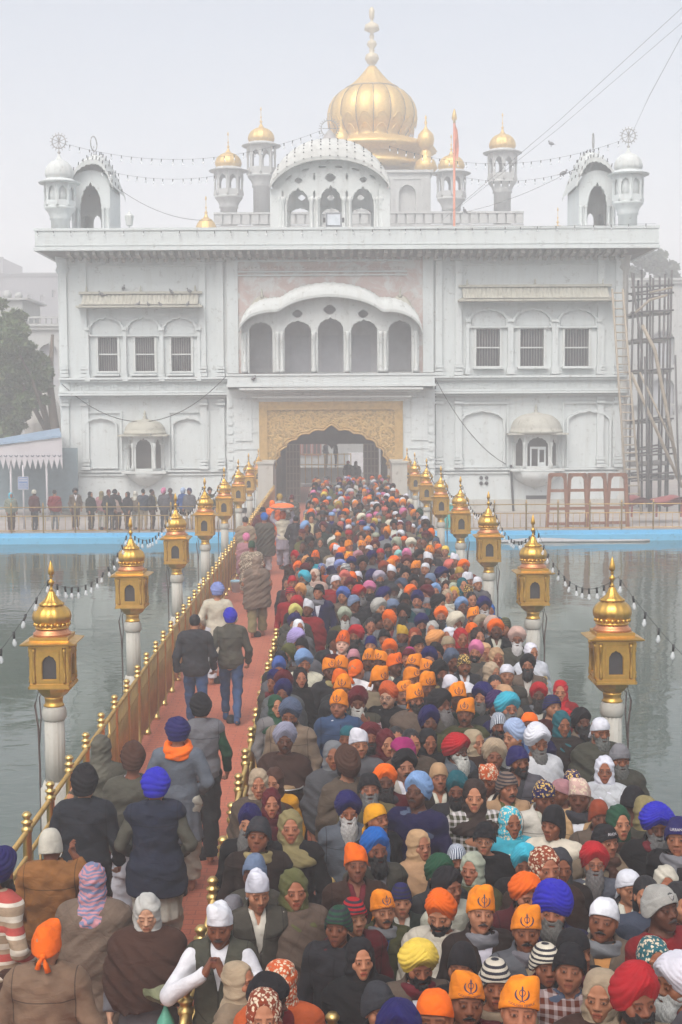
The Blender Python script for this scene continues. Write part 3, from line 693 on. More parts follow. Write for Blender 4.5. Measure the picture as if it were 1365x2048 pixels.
def chhatri(name, parent, cx, cy, zb, zfl, zeave, ztop, r, rs, dmat, wmat, closed=False, fs=1.0, wheel=False):
    m = MB(); m.lathe([(rs, zb), (rs, zfl-.9*r), (rs*1.15, zfl-.85*r), (rs*1.1, zfl-.7*r), (r*.8, zfl-.42*r), (r*.98, zfl-.2*r), (r*1.02, zfl-.16*r), (r*1.02, zfl)], cx, cy, 24, lobes=12, amp=.03, smooth=True)
    n = 8; H = zeave-zfl; a_ = 2*r*.98*math.sin(PI/n)
    pn = MB(); e = a_*.15
    pn.plate([(-a_/2, zfl), (a_/2, zfl), (a_/2, zeave), (-a_/2, zeave)], [arch(-a_/2+e, a_/2-e, zfl+.24*H, zeave-.42*H, zeave-.18*H, 5)], -.05, .05)
    for k in range(n):
        put(m, pn, Matrix.Translation((cx, cy, 0)) @ Matrix.Rotation(2*PI*(k+.5)/n-PI/2, 4, 'Z') @ Matrix.Translation((0, -r*.98*math.cos(PI/n), 0)))
        a = 2*PI*k/n-PI/2+0*PI/n; a = 2*PI*k/n - PI/2 + 2*PI/n*0
        m.lathe([(.09*r, zfl), (.09*r, zfl+.1*H), (.055*r, zfl+.2*H), (.055*r, zeave-.42*H), (.09*r, zeave-.36*H), (.06*r, zeave)], cx+r*.99*math.cos(a), cy+r*.99*math.sin(a), 6)
    m.lathe([(r*1.0, zeave-.03), (r*1.38, zeave-.02), (r*1.42, zeave+.04*r), (r*1.05, zeave+.14*r), (r*.95, zeave+.26*r)], cx, cy, 16, smooth=False)
    if closed: m.lathe([(r*.85, zfl), (r*.85, zeave)], cx, cy, 12)
    t = m.build(name, wmat, parent)
    m = MB(); hd = (ztop-zeave-.2*r); m.lathe(dome_prof(r*.96, zeave+.2*r, hd, .93), cx, cy, 48, lobes=16, amp=.06); m.build('dome', dmat, t)
    m = MB(); finial(m, cx, cy, ztop-.04, fs)
    if wheel:
        zc = ztop+.75*fs; rr = .36*fs
        m.tube([(cx+rr*math.cos(2*PI*i/20), cy, zc+rr*math.sin(2*PI*i/20)) for i in range(21)], .03*fs, 5)
        for i in range(16): a = 2*PI*i/16; m.tube([(cx+rr*math.cos(a)*(0 if i % 2 else 1), cy, zc+rr*math.sin(a)*(0 if i % 2 else 1)), (cx+rr*1.35*math.cos(a), cy, zc+rr*1.35*math.sin(a))], .018*fs, 4)
    m.build('finial', GOLDD if not wheel else mat_plain('tarnished wheel', (.30, .29, .28), .5) if 'tarnished wheel' not in MATS else MATS['tarnished wheel'], t)
    return t
RZ = zt_ + .0
for px, zy in ((121, (414, 367, 312, 283)), (1256, (404, 350, 300, 268))):
    Y = YB+.6; x = X(px, 430, Y); zf, ze, zt2, _ = [Z(v, 662 if False else px, Y) for v in zy]
    chhatri('roof_turret', GH, x, Y, RZ-.05, zf, ze, zt2, .72, .45, WHITE2, WHITE, True, .9, True)
# side bangla pavilions seen end-on, in front of their rear chhatri
for s, pxa, pxb, pyt, pye in ((-1, 152, 228, 312, 345), (1, 1150, 1222, 306, 345)):
    Y = YB+3.2; xa, xb = X(pxa, 400, Y), X(pxb, 400, Y); z1 = Z(pye+18, (pxa+pxb)/2, Y); zt3 = Z(pyt, (pxa+pxb)/2, Y)
    m = MB()
    zsp = Z(425, 662, Y)
    m.plate([(xa, RZ), (xb, RZ)]+[(x, z) for x, z in reversed(cyl_arc(xa, xb, z1-.35, z1+.35))], [arch(xa+.42, xb-.42, RZ+.02, zsp, z1-.35, 9)], Y-1.2, Y-1.05)
    m.plate([(xa, RZ), (xb, RZ)]+[(x, z) for x, z in reversed(cyl_arc(xa, xb, z1-.35, z1+.35))], [arch(xa+.42, xb-.42, RZ+.02, zsp, z1-.35, 9)], Y+2.0, Y+2.15)
    m.box(xa, xa+.12, Y-1.04, Y+1.99, RZ, z1-.4); m.box(xb-.12, xb, Y-1.04, Y+1.99, RZ, z1-.4)
    for q in (xa+.1, xa+.33, xb-.33, xb-.1): m.lathe([(.1, RZ), (.1, RZ+.3), (.07, RZ+.35), (.07, zsp), (.11, zsp+.1)], q, Y-1.25, 8)
    pv = m.build('roof_pavilion', WHITE, GH)
    m = MB(); L_ = xb-xa-.3; e3 = L_/3
    m.plate([(xa+.13, RZ), (xb-.13, RZ), (xb-.13, z1-.55), (xa+.13, z1-.55)], [arch(xa+.22+k3*e3, xa+.08+(k3+1)*e3, RZ+.35, RZ+.95, RZ+1.3, 5) for k3 in range(3)], Y+.6, Y+.7)
    m.box(xa+.13, xb-.13, Y+.45, Y+.59, RZ, RZ+.3); m.build('inner_arcade', WHITE2, pv)
    m = MB(); m.smooth = True; n = 60; rows = 8; vs = []
    for r_ in range(rows+1):
        v = r_/rows
        for i in range(n+1):
            u = i/n*2-1; zr = (z1-.45)+(zt3-z1+.45)*(1-abs(u)**2.3)*(.72+.28*math.sin(PI*v)**.6)
            zr += .05*abs(math.sin(u*PI*6)); vs.append(((xa+xb)/2+(xb-xa)/2*1.22*u-s*.25*(1-abs(u)), Y-1.6+v*4.2, zr))
    m.add(vs, [(r_*(n+1)+i, r_*(n+1)+i+1, (r_+1)*(n+1)+i+1, (r_+1)*(n+1)+i) for r_ in range(rows) for i in range(n)])
    for (yy, rr_) in ((Y-1.6, 0), (Y+2.6, rows)):
        k = rr_*(n+1); fr = [vs[k+i] for i in range(n+1)]; m.smooth = False
        m.add(fr+[(x, yy, z-.22) for x, _, z in fr], [(i, i+1, n+2+i, n+1+i) for i in range(n)])
    m.build('curved_roof', WHITE2, pv)
    m = MB()
    for i_ in range(4, n, 5):
        for r_ in (0, 2, 4, 6): p_ = vs[r_*(n+1)+i_]; m.tube([(p_[0], p_[1]-.03, p_[2]), (p_[0]+.02, p_[1]-.05, p_[2]+.16)], .022, 4)
    tag(m.build('roof_bulb', BLACK, pv), kind='stuff')
    m = MB(); finial(m, (xa+xb)/2, Y, zt3-.05, .5)
    zc = zt3+.6; m.tube([((xa+xb)/2+.10*math.cos(2*PI*i/18), Y+.32*math.cos(2*PI*i/18), zc+.36*math.sin(2*PI*i/18)) for i in range(19)], .03, 5)
    m.build('finial', MATS['tarnished wheel'], pv)
# central roof pavilion
Y = YB+1.0; fy = lambda px, py: Q(px, py, Y)
m = MB(); ou = [fy(546, 456), fy(776, 456), fy(776, 375), fy(765, 352), fy(745, 337), (fy(715, 324)), fy(685, 317), fy(660, 315), fy(635, 317), fy(605, 324), fy(575, 337), fy(556, 352), fy(546, 375)]
holes = []
for a, b, ys, yt in ((574, 619, 410, 378), (640, 684, 408, 374), (704, 748, 408, 376)): holes.append(arch(X(a, 400, Y), X(b, 400, Y), Z(455, 662, Y)+.03, Z(ys, 662, Y), Z(yt, 662, Y), 7))
for px, py, r in ((597, 361, .15), (661, 355, .21), (727, 359, .15)): q = fy(px, py); holes.append(foil(q[0], q[1], r))
for px in (565, 629, 694, 758):
    for py in ((388,) if px in (565, 758) else (353, 388)): q = fy(px, py); holes.append([(q[0]+.06*math.cos(t), q[1]+.17*math.sin(t)) for t in [2*PI*i/12 for i in range(12)]])
for px, py, an in ((578, 356, -.65), (611, 340, -.3), (645, 334, -.03), (678, 334, .03), (711, 339, .25), (746, 354, .65)):
    q = fy(px, py); c_, s_ = math.cos(-an), math.sin(-an); holes.append([(q[0]+.19*math.cos(t)*c_-.065*math.sin(t)*s_, q[1]+.19*math.cos(t)*s_+.065*math.sin(t)*c_) for t in [2*PI*i/12 for i in range(12)]])
m.plate(ou, holes, Y, Y+.22); 
for px in (559, 567, 624, 635, 689, 700, 755, 764):
    x = X(px, 420, Y); m.lathe([(.1, RZ-.1), (.1, RZ+.3), (.07, RZ+.36), (.07, Z(404, 662, Y)), (.12, Z(400, 662, Y)), (.1, Z(394, 662, Y))], x, Y-.06, 8)
m.box(ou[0][0]-.1, ou[0][0]+.45, Y-.12, Y-.002, RZ-.1, Z(378, 662, Y)); m.box(ou[1][0]-.45, ou[1][0]+.1, Y-.12, Y-.002, RZ-.1, Z(378, 662, Y))
pc = m.build('roof_pavilion', WHITE2, GH)
m = MB(); Y2 = Y+3.2
holes2 = [arch(X(a, 420, Y2), X(b, 420, Y2), RZ, Z(428, 662, Y2), Z(416, 662, Y2), 7) for a, b in ((582, 620), (644, 682), (704, 742))]+[foil(*Q(p, 395, Y2), .15) for p in (604, 662, 722)]
m.plate([(ou[0][0], RZ-.1), (ou[1][0], RZ-.1)]+list(reversed(cyl_arc(ou[0][0], ou[1][0], Z(380, 662, Y2), Z(335, 662, Y2), 16))), holes2, Y2, Y2+.2); 
m.build('rear_wall', WHITE2, pc)
# roof over it: hipped bangla vault with ribs
m = MB(); m.smooth = True; n = 120; rows = 14; vs = []
xa, xb = ou[0][0]-.10, ou[1][0]+.10; xc = (xa+xb)/2; zed = Z(372, 662, Y-.5); zc1 = Z(312, 662, Y-.5); ztp = Z(281, 662, Y+1.5)
for r_ in range(rows+1):
    t = r_/rows
    for i in range(n+1):
        u = i/n*2-1; cu = (1-abs(u)**2.3)**.72
        z0 = zed+(zc1-zed)*cu
        rib = .05*abs(math.sin(u*PI*7))**.7
        if t <= .5: q = t*2; y = Y-.55+2.2*(1-math.cos(q*PI/2)); z = z0+(ztp-zc1)*(.35+.65*cu)*math.sin(q*PI/2)**.8+rib*math.sin(q*PI/2)**.5
        else: q = (1-t)*2; y = Y+3.85-2.2*(1-math.cos(q*PI/2)); z = z0+(ztp-zc1)*(.35+.65*cu)*math.sin(q*PI/2)**.8
        vs.append((xc+(xb-xa)/2*u, y, z))
m.add(vs, [(r_*(n+1)+i, r_*(n+1)+i+1, (r_+1)*(n+1)+i+1, (r_+1)*(n+1)+i) for r_ in range(rows) for i in range(n)])
m.smooth = False; fr = vs[:n+1]; m.add([(x, y, z) for x, y, z in fr]+[(x, y+.02, z-.16) for x, y, z in fr]+[(x, Y-.02, z-.1) for x, y, z in fr], [(n+1+i, n+2+i, i+1, i) for i in range(n)]+[(2*n+2+i, 2*n+3+i, n+2+i, n+1+i) for i in range(n)])
m.build('curved_roof', mat_wall('sunlit lime vault', (.50, .51, .49), (.26, .25, .22), 1.6), pc)  # lime colour with random darker stains
m = MB()
for k_ in range(1, 14):
    i_ = int(120*(k_/14))
    for r_ in range(0, 8): p_ = vs[r_*(n+1)+i_]; m.ball((p_[0], p_[1]-.02, p_[2]+.02), .034, 4)
tag(m.build('roof_bulb', BLACK, pc), kind='stuff')
m = MB(); m.lathe([(.75, ztp-.25), (.45, ztp+.0), (.25, ztp+.3), (.1, ztp+.5)], X(660, 300, Y+1.6), Y+1.6, 16, lobes=8, amp=.12)
x, zc = X(659, 255, Y+1.6), Z(257, 659, Y+1.6); rr = .4
m.tube([(x+rr*math.cos(2*PI*i/24), Y+1.6, zc+rr*math.sin(2*PI*i/24)) for i in range(25)], .025, 5); m.tube([(x, Y+1.6, ztp), (x, Y+1.6, zc+.75)], .02, 5); m.tube([(x-.35, Y+1.6, zc), (x+.35, Y+1.6, zc)], .016, 4)
for i in range(24): a = 2*PI*i/24; m.tube([(x+rr*math.cos(a), Y+1.6, zc+rr*math.sin(a)), (x+rr*1.3*math.cos(a), Y+1.6, zc+rr*1.3*math.sin(a))], .018, 4)
m.build('wheel_finial', MATS['tarnished wheel'], pc)
m = MB(); q = Q(668, 440, YB-.9); m.box(q[0]-.38, q[0]+.38, YB-1.0, YB-.85, q[1]-.33, q[1]+.33); 
fl = m.build('floodlight', mat_plain('grey floodlight casing', (.16, .17, .19), .5)); tag(fl, 'grey square floodlight standing on the roof edge below the central pavilion', 'floodlight')
m = MB(); m.box(q[0]-.30, q[0]+.30, YB-1.02, YB-1.002, q[1]-.25, q[1]+.25); m.build('lens', mat_plain('floodlight glass', (.5, .54, .58), .15), fl)
m = MB(); m.box(q[0]-.5, q[0]-.39, YB-.98, YB-.88, q[1]-.12, q[1]+.1); m.box(q[0]+.39, q[0]+.5, YB-.98, YB-.88, q[1]-.12, q[1]+.1); m.box(q[0]-.2, q[0]+.2, YB-.95, YB-.9, RZ, q[1]-.33); m.build('bracket', BLACK, fl)
# things standing on the roof
for px, py, lab in ((259, 440, 'small white lamp standing alone on the roof edge between left pavilion and gold dome'),):
    m = MB(); q = Q(px, py, YB-1.2); x = q[0]
    m.lathe([(.06, RZ), (.03, RZ+.05), (.03, q[1]-.3), (.16, q[1]-.25), (.22, q[1]+.2), (.1, q[1]+.3), (.02, q[1]+.42)], x, YB-1.2, 6, smooth=False); tag(m.build('roof_lamp', WHITE2), lab, 'lamp')
# ------------------------------------------------------------------ the domed shrine behind
YS = 104.0
SB = thing('shrine_building', 'white shrine with a large ribbed golden dome rising behind the gatehouse roof', 'building')
def QS(px, py, Y=YS): return Q(px, py, Y)
m = MB(); a = QS(428, 440); b = QS(1048, 440); m.box(a[0], b[0], YS, YS+22, 0, Z(450, 700, YS))
for j in range(34):
    x0 = a[0]+(b[0]-a[0])*j/34; m.box(x0+.1, x0+.62, YS-.08, YS+.1, Z(448, 700, YS), Z(428, 700, YS)); 
m.box(a[0], b[0], YS-.15, YS+.12, Z(428, 700, YS), Z(424, 700, YS)); m.box(a[0], b[0], YS+.11, YS+.14, Z(448, 700, YS), Z(428, 700, YS))
m.build('wall', FARB, SB)
c0 = QS(628, 440, YS+3); c1 = QS(862, 440, YS+3); zt = Z(346, 700, YS+3)
m = MB(); pn = [archpx(798, 832, 428, 388, 370, 0, YS+3), archpx(660, 700, 428, 388, 370, 0, YS+3), archpx(730, 765, 428, 388, 370, 0, YS+3)]
m.plate([(c0[0], Z(452, 700, YS+3)), (c1[0], Z(452, 700, YS+3)), (c1[0], zt), (c0[0], zt)], pn, YS+3, YS+3.4)
for p in pn: xs = [q[0] for q in p]; m.plate([(min(xs)-.6, Z(428, 700, YS+3)), (max(xs)+.6, Z(428, 700, YS+3)), (max(xs)+.6, zt-.35), (min(xs)-.6, zt-.35)], [[(min(xs)-.4, Z(428, 700, YS+3)+.1), (max(xs)+.4, Z(428, 700, YS+3)+.1), (max(xs)+.4, zt-.5), (min(xs)-.4, zt-.5)]], YS+2.93, YS+2.995)
m.box(c0[0], c1[0], YS+3.41, YS+13, Z(452, 700, YS+3), zt-.02); m.box(c0[0]-.2, c1[0]+.2, YS+2.8, YS+13.2, zt, zt+.2)
m.build('dome_base', FARB, SB)
YD = YS+8; xd = onY(745, 300, YD).x; S = YD/2770
def zd(py): return Z(py, 745, YD)
rad = 89*S
m = MB(); m.lathe([(118*S, zd(342)), (118*S, zd(335)), (108*S, zd(330)), (106*S, zd(318))], xd, YD, 40)
m.lathe([(100*S, zd(345)), (100*S, zd(322)), (112*S, zd(310)), (128*S, zd(306)), (122*S, zd(298)), (95*S, zd(286)), (80*S, zd(282))], xd, YD, 64, lobes=32, amp=.025)
for k in range(10):
    a = -PI/2+2*PI*k/10; m.lathe([(8*S, zd(342)), (8*S, zd(328)), (4*S, zd(324))], xd+101*S*math.cos(a), YD+101*S*math.sin(a), 8)
m.build('gilded_drum', GOLDD, SB)
prof = [(72*S, zd(285)), (74*S, zd(280)), (70*S, zd(276)), (78*S, zd(266)), (86*S, zd(252)), (89*S, zd(238)), (88.5*S, zd(226)), (85*S, zd(212)), (77*S, zd(198)), (66*S, zd(187)), (52*S, zd(179)), (44*S, zd(175))]
m = MB()
for k in range(16):
    a = 2*PI*k/16; m.tube([(xd+r_*.985*math.cos(a), YD+r_*.985*math.sin(a), z_) for r_, z_ in prof], .035, 4)
m.build('dome_rib', mat_plain('darkened gilt seam', (.22, .16, .09), .6), SB)  # dark tubes laid along the valleys between the dome lobes
m = MB(); m.lathe(prof, xd, YD, 128, lobes=16, amp=.035)
for k in range(16):     # embossed arched petals round the lower half
    a = 2*PI*(k+.5)/16
    for (zz, r_, w_) in ((240, 90, 10), (262, 84, 9)):
        pts = []
        for i in range(13):
            u = i/12*2-1; aa = a+u*.15; zq = zd(zz)-(u*u)*1.3*S*12; rr = (r_-abs(u)*1.5-max(0, (zd(zz)-zq))/S*.10)*S*.985
            pts.append((xd+rr*math.cos(aa), YD+rr*math.sin(aa), zq))
        m.tube(pts, 1.1*S, 5)
m.build('golden_dome', GOLDD, SB)
m = MB(); m.lathe([(53*S, zd(177)), (54*S, zd(179)), (53*S, zd(180.5))], xd, YD, 48); m.build('cap_rim', MATS['darkened gilt seam'], SB)
m = MB(); m.lathe([(50*S, zd(175)), (52*S, zd(178)), (44*S, zd(172)), (32*S, zd(162)), (22*S, zd(151)), (13*S, zd(140)), (8*S, zd(133))], xd, YD, 64, lobes=16, amp=.05)
m.build('petal_cap', GOLDD, SB)
m = MB(); m.lathe([(8*S, zd(134)), (5*S, zd(130)), (9*S, zd(127)), (14*S, zd(118)), (12*S, zd(110)), (4*S, zd(105)), (6*S, zd(101)), (4*S, zd(98)), (10*S, zd(90)), (8*S, zd(83)), (3*S, zd(80)), (5*S, zd(74)), (3*S, zd(66)), (15*S, zd(60)), (13*S, zd(50)), (3*S, zd(44)), (3*S, zd(38)), (5*S, zd(36)), (5.5*S, zd(20)), (2*S, zd(14))], xd, YD, 16)
m.build('dome_finial', mat_gold('faded gilt finial', (.50, .44, .32), .6, metal=.3), SB)
for px, py0, pyt in ((852, 342, 262), (683, 300, 262)):
    Y = YS+4; x = onY(px, 300, Y).x; z = lambda v: Z(v, 745, Y); s = Y/2770
    m = MB(); m.lathe([(16*s, z(345)), (24*s, z(338)), (18*s, z(322)), (10*s, z(316)), (12*s, z(308)), (8*s, z(300))], x, Y, 16)
    m.lathe([(8*s, z(301)), (15*s, z(292)), (17*s, z(280)), (15*s, z(270)), (10*s, z(264)), (4*s, z(258)), (1.5*s, z(252)), (3*s, z(246)), (1*s, z(240)), (2.5*s, z(236)), (.5*s, z(231))], x, Y, 32, lobes=12, amp=.05)
    m.build('corner_cupola', GOLDD, SB)
for px, fl, ea, tp, fin in ((458, 392, 343, 300, 264), (524, 350, 293, 250, 210), (903, 396, 348, 305, 270), (1005, 362, 307, 262, 224)):
    Y = YS+1.5; x = onY(px, 400, Y).x; z = lambda v: Z(v, px, Y); s = Y/2770
    chhatri('roof_tower', SB, x, Y, z(452), z(fl), z(ea), z(tp), 27.5*s, 17*s, GOLDD, FARB, fs=1.25)
m = MB(); Y = YS-8; x, z0 = QS(413, 460, Y); z1 = Z(437, 413, Y); s = Y/2770
m.lathe(dome_prof(22*s, z0-.6, z1-z0+.9, .9), x, Y, 32, lobes=12, amp=.06); finial(m, x, Y, z1+.1, 1.3)
kd = m.build('kiosk_dome', GOLDD); m2 = MB(); m2.lathe([(26*s, z0-.8), (26*s, z0-.55)], x, Y, 12); m2.lathe([(18*s, 0), (18*s, z0-.8)], x, Y, 8); m2.build('kiosk_base', FARB, kd)
tag(kd, 'small gilt kiosk dome just clearing the roof edge left of centre', 'dome')
m = MB(); Y = YS-4; x = onY(1116, 440, Y).x; m.lathe([(.3, 0), (.3, Z(452, 1116, Y))], x, Y, 8); finial(m, x, Y, Z(452, 1116, Y), 1.2); tag(m.build('spire', GOLDD), 'lone thin gilt spire above the roof edge at right', 'spire')
# flagpole wrapped in saffron cloth
Y = YS-10; x = onY(909, 430, Y).x; z = lambda v: Z(v, 909, Y); s = Y/2770
fp = thing('flagpole', 'saffron wrapped flagpole with golden spearhead among the roof towers', 'flagpole', (0, 0, 0))
ORF = mat_plain('saffron cloth', (.50, .15, .07), .8, .2, 3)
m = MB(); m.tube([(x, Y, 0), (x, Y, z(245))], 3.0*s, 8, 2.2*s); m.build('pole', ORF, fp)
m = MB(); m.smooth = True
vs = []; 
for j in range(9):
    zz = z(246)-(z(246)-z(308))*j/8
    for i in range(7): u = i/6; vs.append((x+(.05+u*(7*s)*(.35+.65*math.sin(PI*(j+1)/10)))+.02, Y-.02+.12*math.sin(j*.9+u*5), zz-u*.5))
m.add(vs, [(j*7+i, j*7+i+1, (j+1)*7+i+1, (j+1)*7+i) for j in range(8) for i in range(6)]); m.add([(v[0], v[1]+.04, v[2]) for v in vs], [(j*7+i, (j+1)*7+i, (j+1)*7+i+1, j*7+i+1) for j in range(8) for i in range(6)])
m.build('flag', ORF, fp)
m = MB(); m.lathe([(3*s, z(246)), (2*s, z(242)), (5.5*s, z(238)), (4*s, z(228)), (1*s, z(218))], x, Y, 10); m.build('spearhead', GOLDD, fp)
# ------------------------------------------------------------------ seen through the gate
m = MB(); Y = 96; a, b = -16, 16; m.box(a, b, Y, Y+.4, 0, 9)
pw = m.build('courtyard_wall', FARB); tag(pw, 'pale wall beyond the gate passage with red framed windows', 'wall')
RW = mat_plain('red painted window frame', (.35, .12, .09), .6)
for px in (594, 614, 634):
    m = MB(); x0, x1 = X(px-9, 900, Y-.1), X(px+9, 900, Y-.1); zt, zb = Z(888, px, Y), Z(911, px, Y)
    xm = (x0+x1)/2
    m.plate([(x0, zb), (x1, zb), (x1, zt+.3), (x0, zt+.3)], [[(x0+.08, zb+.08), (xm-.03, zb+.08), (xm-.03, zt+.2), (x0+.08, zt+.2)], [(xm+.03, zb+.08), (x1-.08, zb+.08), (x1-.08, zt+.2), (xm+.03, zt+.2)]], Y-.1, Y-.003)
    f = m.build('window', RW, pw); m = MB(); m.box(x0+.05, x1-.05, Y-.03, Y-.004, zb+.05, zt+.2); m.build('pane', DARKW, f)
m = MB(); x0, x1 = X(706, 900, Y), X(722, 900, Y); m.box(x0-.3, x1+.3, Y-.08, Y-.003, Z(945, 700, Y), Z(905, 700, Y)); m.build('notice_panel', mat_plain('pale notice panel', (.7, .7, .72), .5), pw)
m = MB(); m.box(X(598, 900, 88), X(720, 900, 88), 88, 92, .3, .9); m.box(X(598, 900, 88), X(720, 900, 88), 87.9, 88, .02, 1.0); pl = m.build('platform', MARB); tag(pl, 'marble platform in the courtyard beyond the gate', 'platform')
m = MB(); 
for j in range(9): q = X(598+j*13, 900, 87.7); m.tube([(q, 87.7, 0), (q, 87.7, 1.9)], .035, 6)
for z_ in (1.2, 1.85): m.tube([(X(598, 900, 87.7), 87.7, z_), (X(702, 900, 87.7), 87.7, z_)], .03, 6)
tag(m.build('railing', BRASSR), 'brass rail in front of the platform beyond the gate', 'railing')
# ------------------------------------------------------------------ left side: far houses, hall, tree, fluted dome, shed, sign
def house(label, pxs, ytop, Y, mat, depth=10, arches=(), wins=(), zbase=0, group=None, parapet=None):
    r = thing('house', label, 'building', (0, 0, 0), 0, group)
    x0, x1 = X(pxs[0], ytop, Y), X(pxs[1], ytop, Y); zt = Z(ytop, (pxs[0]+pxs[1])/2, Y)
    holes = [archpx(a, b, yb, ys, yt, 7, Y) for a, b, yb, ys, yt in arches]+[rectpx(a, b, y0, y1, Y) for a, b, y0, y1 in wins]
    m = MB(); m.plate([(x0, 0), (x1, 0), (x1, zt), (x0, zt)], holes, Y, Y+.4); m.box(x0, x1, Y+.9, Y+depth, 0, zt-.01)
    for xx in (x0, x1-.3): m.box(xx, xx+.3, Y+.41, Y+.9, 0, zt-.02)
    m.build('wall', mat, r)
    m = MB(); m.box(x0-.1, x1+.1, Y-.2, Y-.003, zt-.25, zt-.05); m.box(x0-.12, x1+.12, Y-.3, Y-.004, zt-.04, zt+.12); m.build('cornice', mat, r)
    if holes:
        m = MB(); m.box(x0+.31, x1-.31, Y+.5, Y+.6, 0, zt-.1); m.build('opening', GREYD, r)
    if parapet:
        m = MB(); zp0, zp1 = Z(parapet[1], pxs[0], Y), Z(parapet[0], pxs[0], Y); m.box(x0, x1, Y-.28, Y-.1, zp1-.12, zp1); 
        k = int((x1-x0)/.35)
        for j in range(k): q = x0+(j+.5)*(x1-x0)/k; m.tube([(q, Y-.2, zp0), (q, Y-.2, zp1-.1)], .05, 5)
        m.build('balustrade', mat, r)
    return r
hl = house('white arcaded building with balustrade behind the big leafy tree at left', (-60, 122), 652, 88, FARB, 14, [(78, 116, 772, 705, 688), (10, 55, 772, 705, 688)], (), parapet=(634, 650))
m = MB(); x0, x1 = X(-60, 620, 88.6), X(45, 620, 88.6); m.box(x0, x1, 88.7, 94, Z(650, 20, 88.6), Z(600, 20, 88.6)); m.box(x0-.2, x1+.4, 88.4, 94.3, Z(600, 20, 88.6), Z(596, 20, 88.6)); m.ball((X(15, 590, 89), 89, Z(590, 15, 89)), .3, 8); m.ball((X(38, 590, 89), 89, Z(592, 38, 89)), .25, 8); m.build('roof_room', FARB, hl)
house('distant grey flat roofed block fading in the fog behind the leafy tree', (-80, 150), 548, 165, FARG, 12, wins=[(5, 14, 590, 604), (30, 39, 590, 604), (55, 64, 590, 604), (80, 89, 590, 604), (104, 113, 580, 594)])
house('tallest hazy tower block at the far left edge', (-60, 6), 516, 190, FARG, 12)
# fluted dome behind the shed
m = MB(); Y = 78; x = X(88, 820, Y); s = Y/2770
m.lathe([(38*s, 0), (38*s, Z(852, 88, Y)), (40*s, Z(849, 88, Y)), (38*s, Z(840, 88, Y)), (34*s, Z(820, 88, Y)), (27*s, Z(803, 88, Y)), (15*s, Z(790, 88, Y)), (4*s, Z(782, 88, Y)), (1, Z(775, 88, Y)) if False else (2*s, Z(770, 88, Y))], x, Y, 64, lobes=14, amp=.08)
tag(m.build('fluted_dome', mat_wall('stained dome plaster', (.56, .54, .50), (.30, .26, .22), .9)), 'stained white fluted dome half hidden by the leafy tree', 'dome')
# foliage
def leaf_mat(name, a, b):
    t = NT(name); n = t.noise(t.coord(), 1.2, 5, .6); t.set(col=t.ramp(n, [(.3, a), (.7, b)]), rough=.6, spec=.3); return t.m
LEAF1 = leaf_mat('leaf green', (.04, .07, .028), (.12, .165, .06)); LEAF2 = leaf_mat('far leaf green', (.03, .045, .03), (.06, .08, .045)); BARK = mat_plain('bark', (.12, .09, .07), .9)
def tree(label, base, blobs, nleaf, size, mat, seed=1):
    rg = np.random.default_rng(seed); r = thing('tree', label, 'tree', base)
    m = MB(); top = max(b[2] for b in blobs)
    m.tube([(0, 0, 0), (.1, .1, top*.35), (-.1, .1, top*.6), (.1, 0, top*.85)], .35, 8, .08)
    for b in blobs[:5]: m.tube([(0, 0, top*.3), (b[0]*.5, b[1]*.5, b[2]*.75), (b[0], b[1], b[2])], .14, 5, .03)
    m.build('trunk', BARK, r)
    V = []; tot = sum(b[3]**2 for b in blobs)
    for b in blobs:
        k = int(nleaf*b[3]**2/tot); d = rg.normal(size=(k, 3)); d /= np.linalg.norm(d, axis=1)[:, None]
        rad_ = b[3]*(rg.random(k)**.4)*(1+.18*np.sin(d[:, 0]*5+d[:, 2]*7)); P = np.array(b[:3])+d*rad_[:, None]*np.array([1, 1, .85])
        V.append(P)
    P = np.concatenate(V); k = len(P); u = rg.normal(size=(k, 3)); u /= np.linalg.norm(u, axis=1)[:, None]; v = np.cross(u, rg.normal(size=(k, 3))); v /= np.linalg.norm(v, axis=1)[:, None]
    sz = size*(.6+.8*rg.random(k))[:, None]
    A = np.stack([P-u*sz, P+v*sz*.45, P+u*sz, P-v*sz*.45], 1).reshape(-1, 3)
    me = bpy.data.meshes.new('crown'); me.from_pydata(A.tolist(), [], np.arange(4*k).reshape(-1, 4).tolist()); me.materials.append(mat); link('crown', me, r)
    return r
Y = 72.0
bl = []
rg = np.random.default_rng(3)
for px, py, rp in ((15, 640, 28), (40, 680, 36), (-20, 690, 60), (70, 735, 34), (20, 740, 50), (85, 765, 22), (62, 805, 22), (90, 800, 12), (-40, 780, 60), (20, 800, 42), (-10, 840, 40), (30, 845, 26), (10, 870, 36), (5, 610, 14), (100, 745, 14), (55, 700, 20)):
    p = onY(px, py, Y); bl.append((p.x+14.5, rg.normal()*.7, p.z, rp*Y/2770))
tree('large leafy green tree at the left edge in front of the arcaded building', (-14.5, Y, 0), bl, 42000, .12, LEAF1)
Y = 125.0; bl = []
for px, py, rp in ((1285, 515, 22), (1310, 530, 24), (1265, 560, 30), (1335, 560, 22), (1300, 590, 36), (1350, 600, 26), (1262, 620, 26), (1330, 640, 30), (1290, 500, 14), (1320, 515, 18), (1345, 540, 24), (1355, 580, 24)):
    p = onY(px, py, Y); bl.append((p.x-29, rg.normal(), p.z, rp*Y/2770*1.0))
tree('dark foggy tree rising behind the scaffolding at right', (29, Y, 0), bl, 16000, .22, LEAF2, 5)
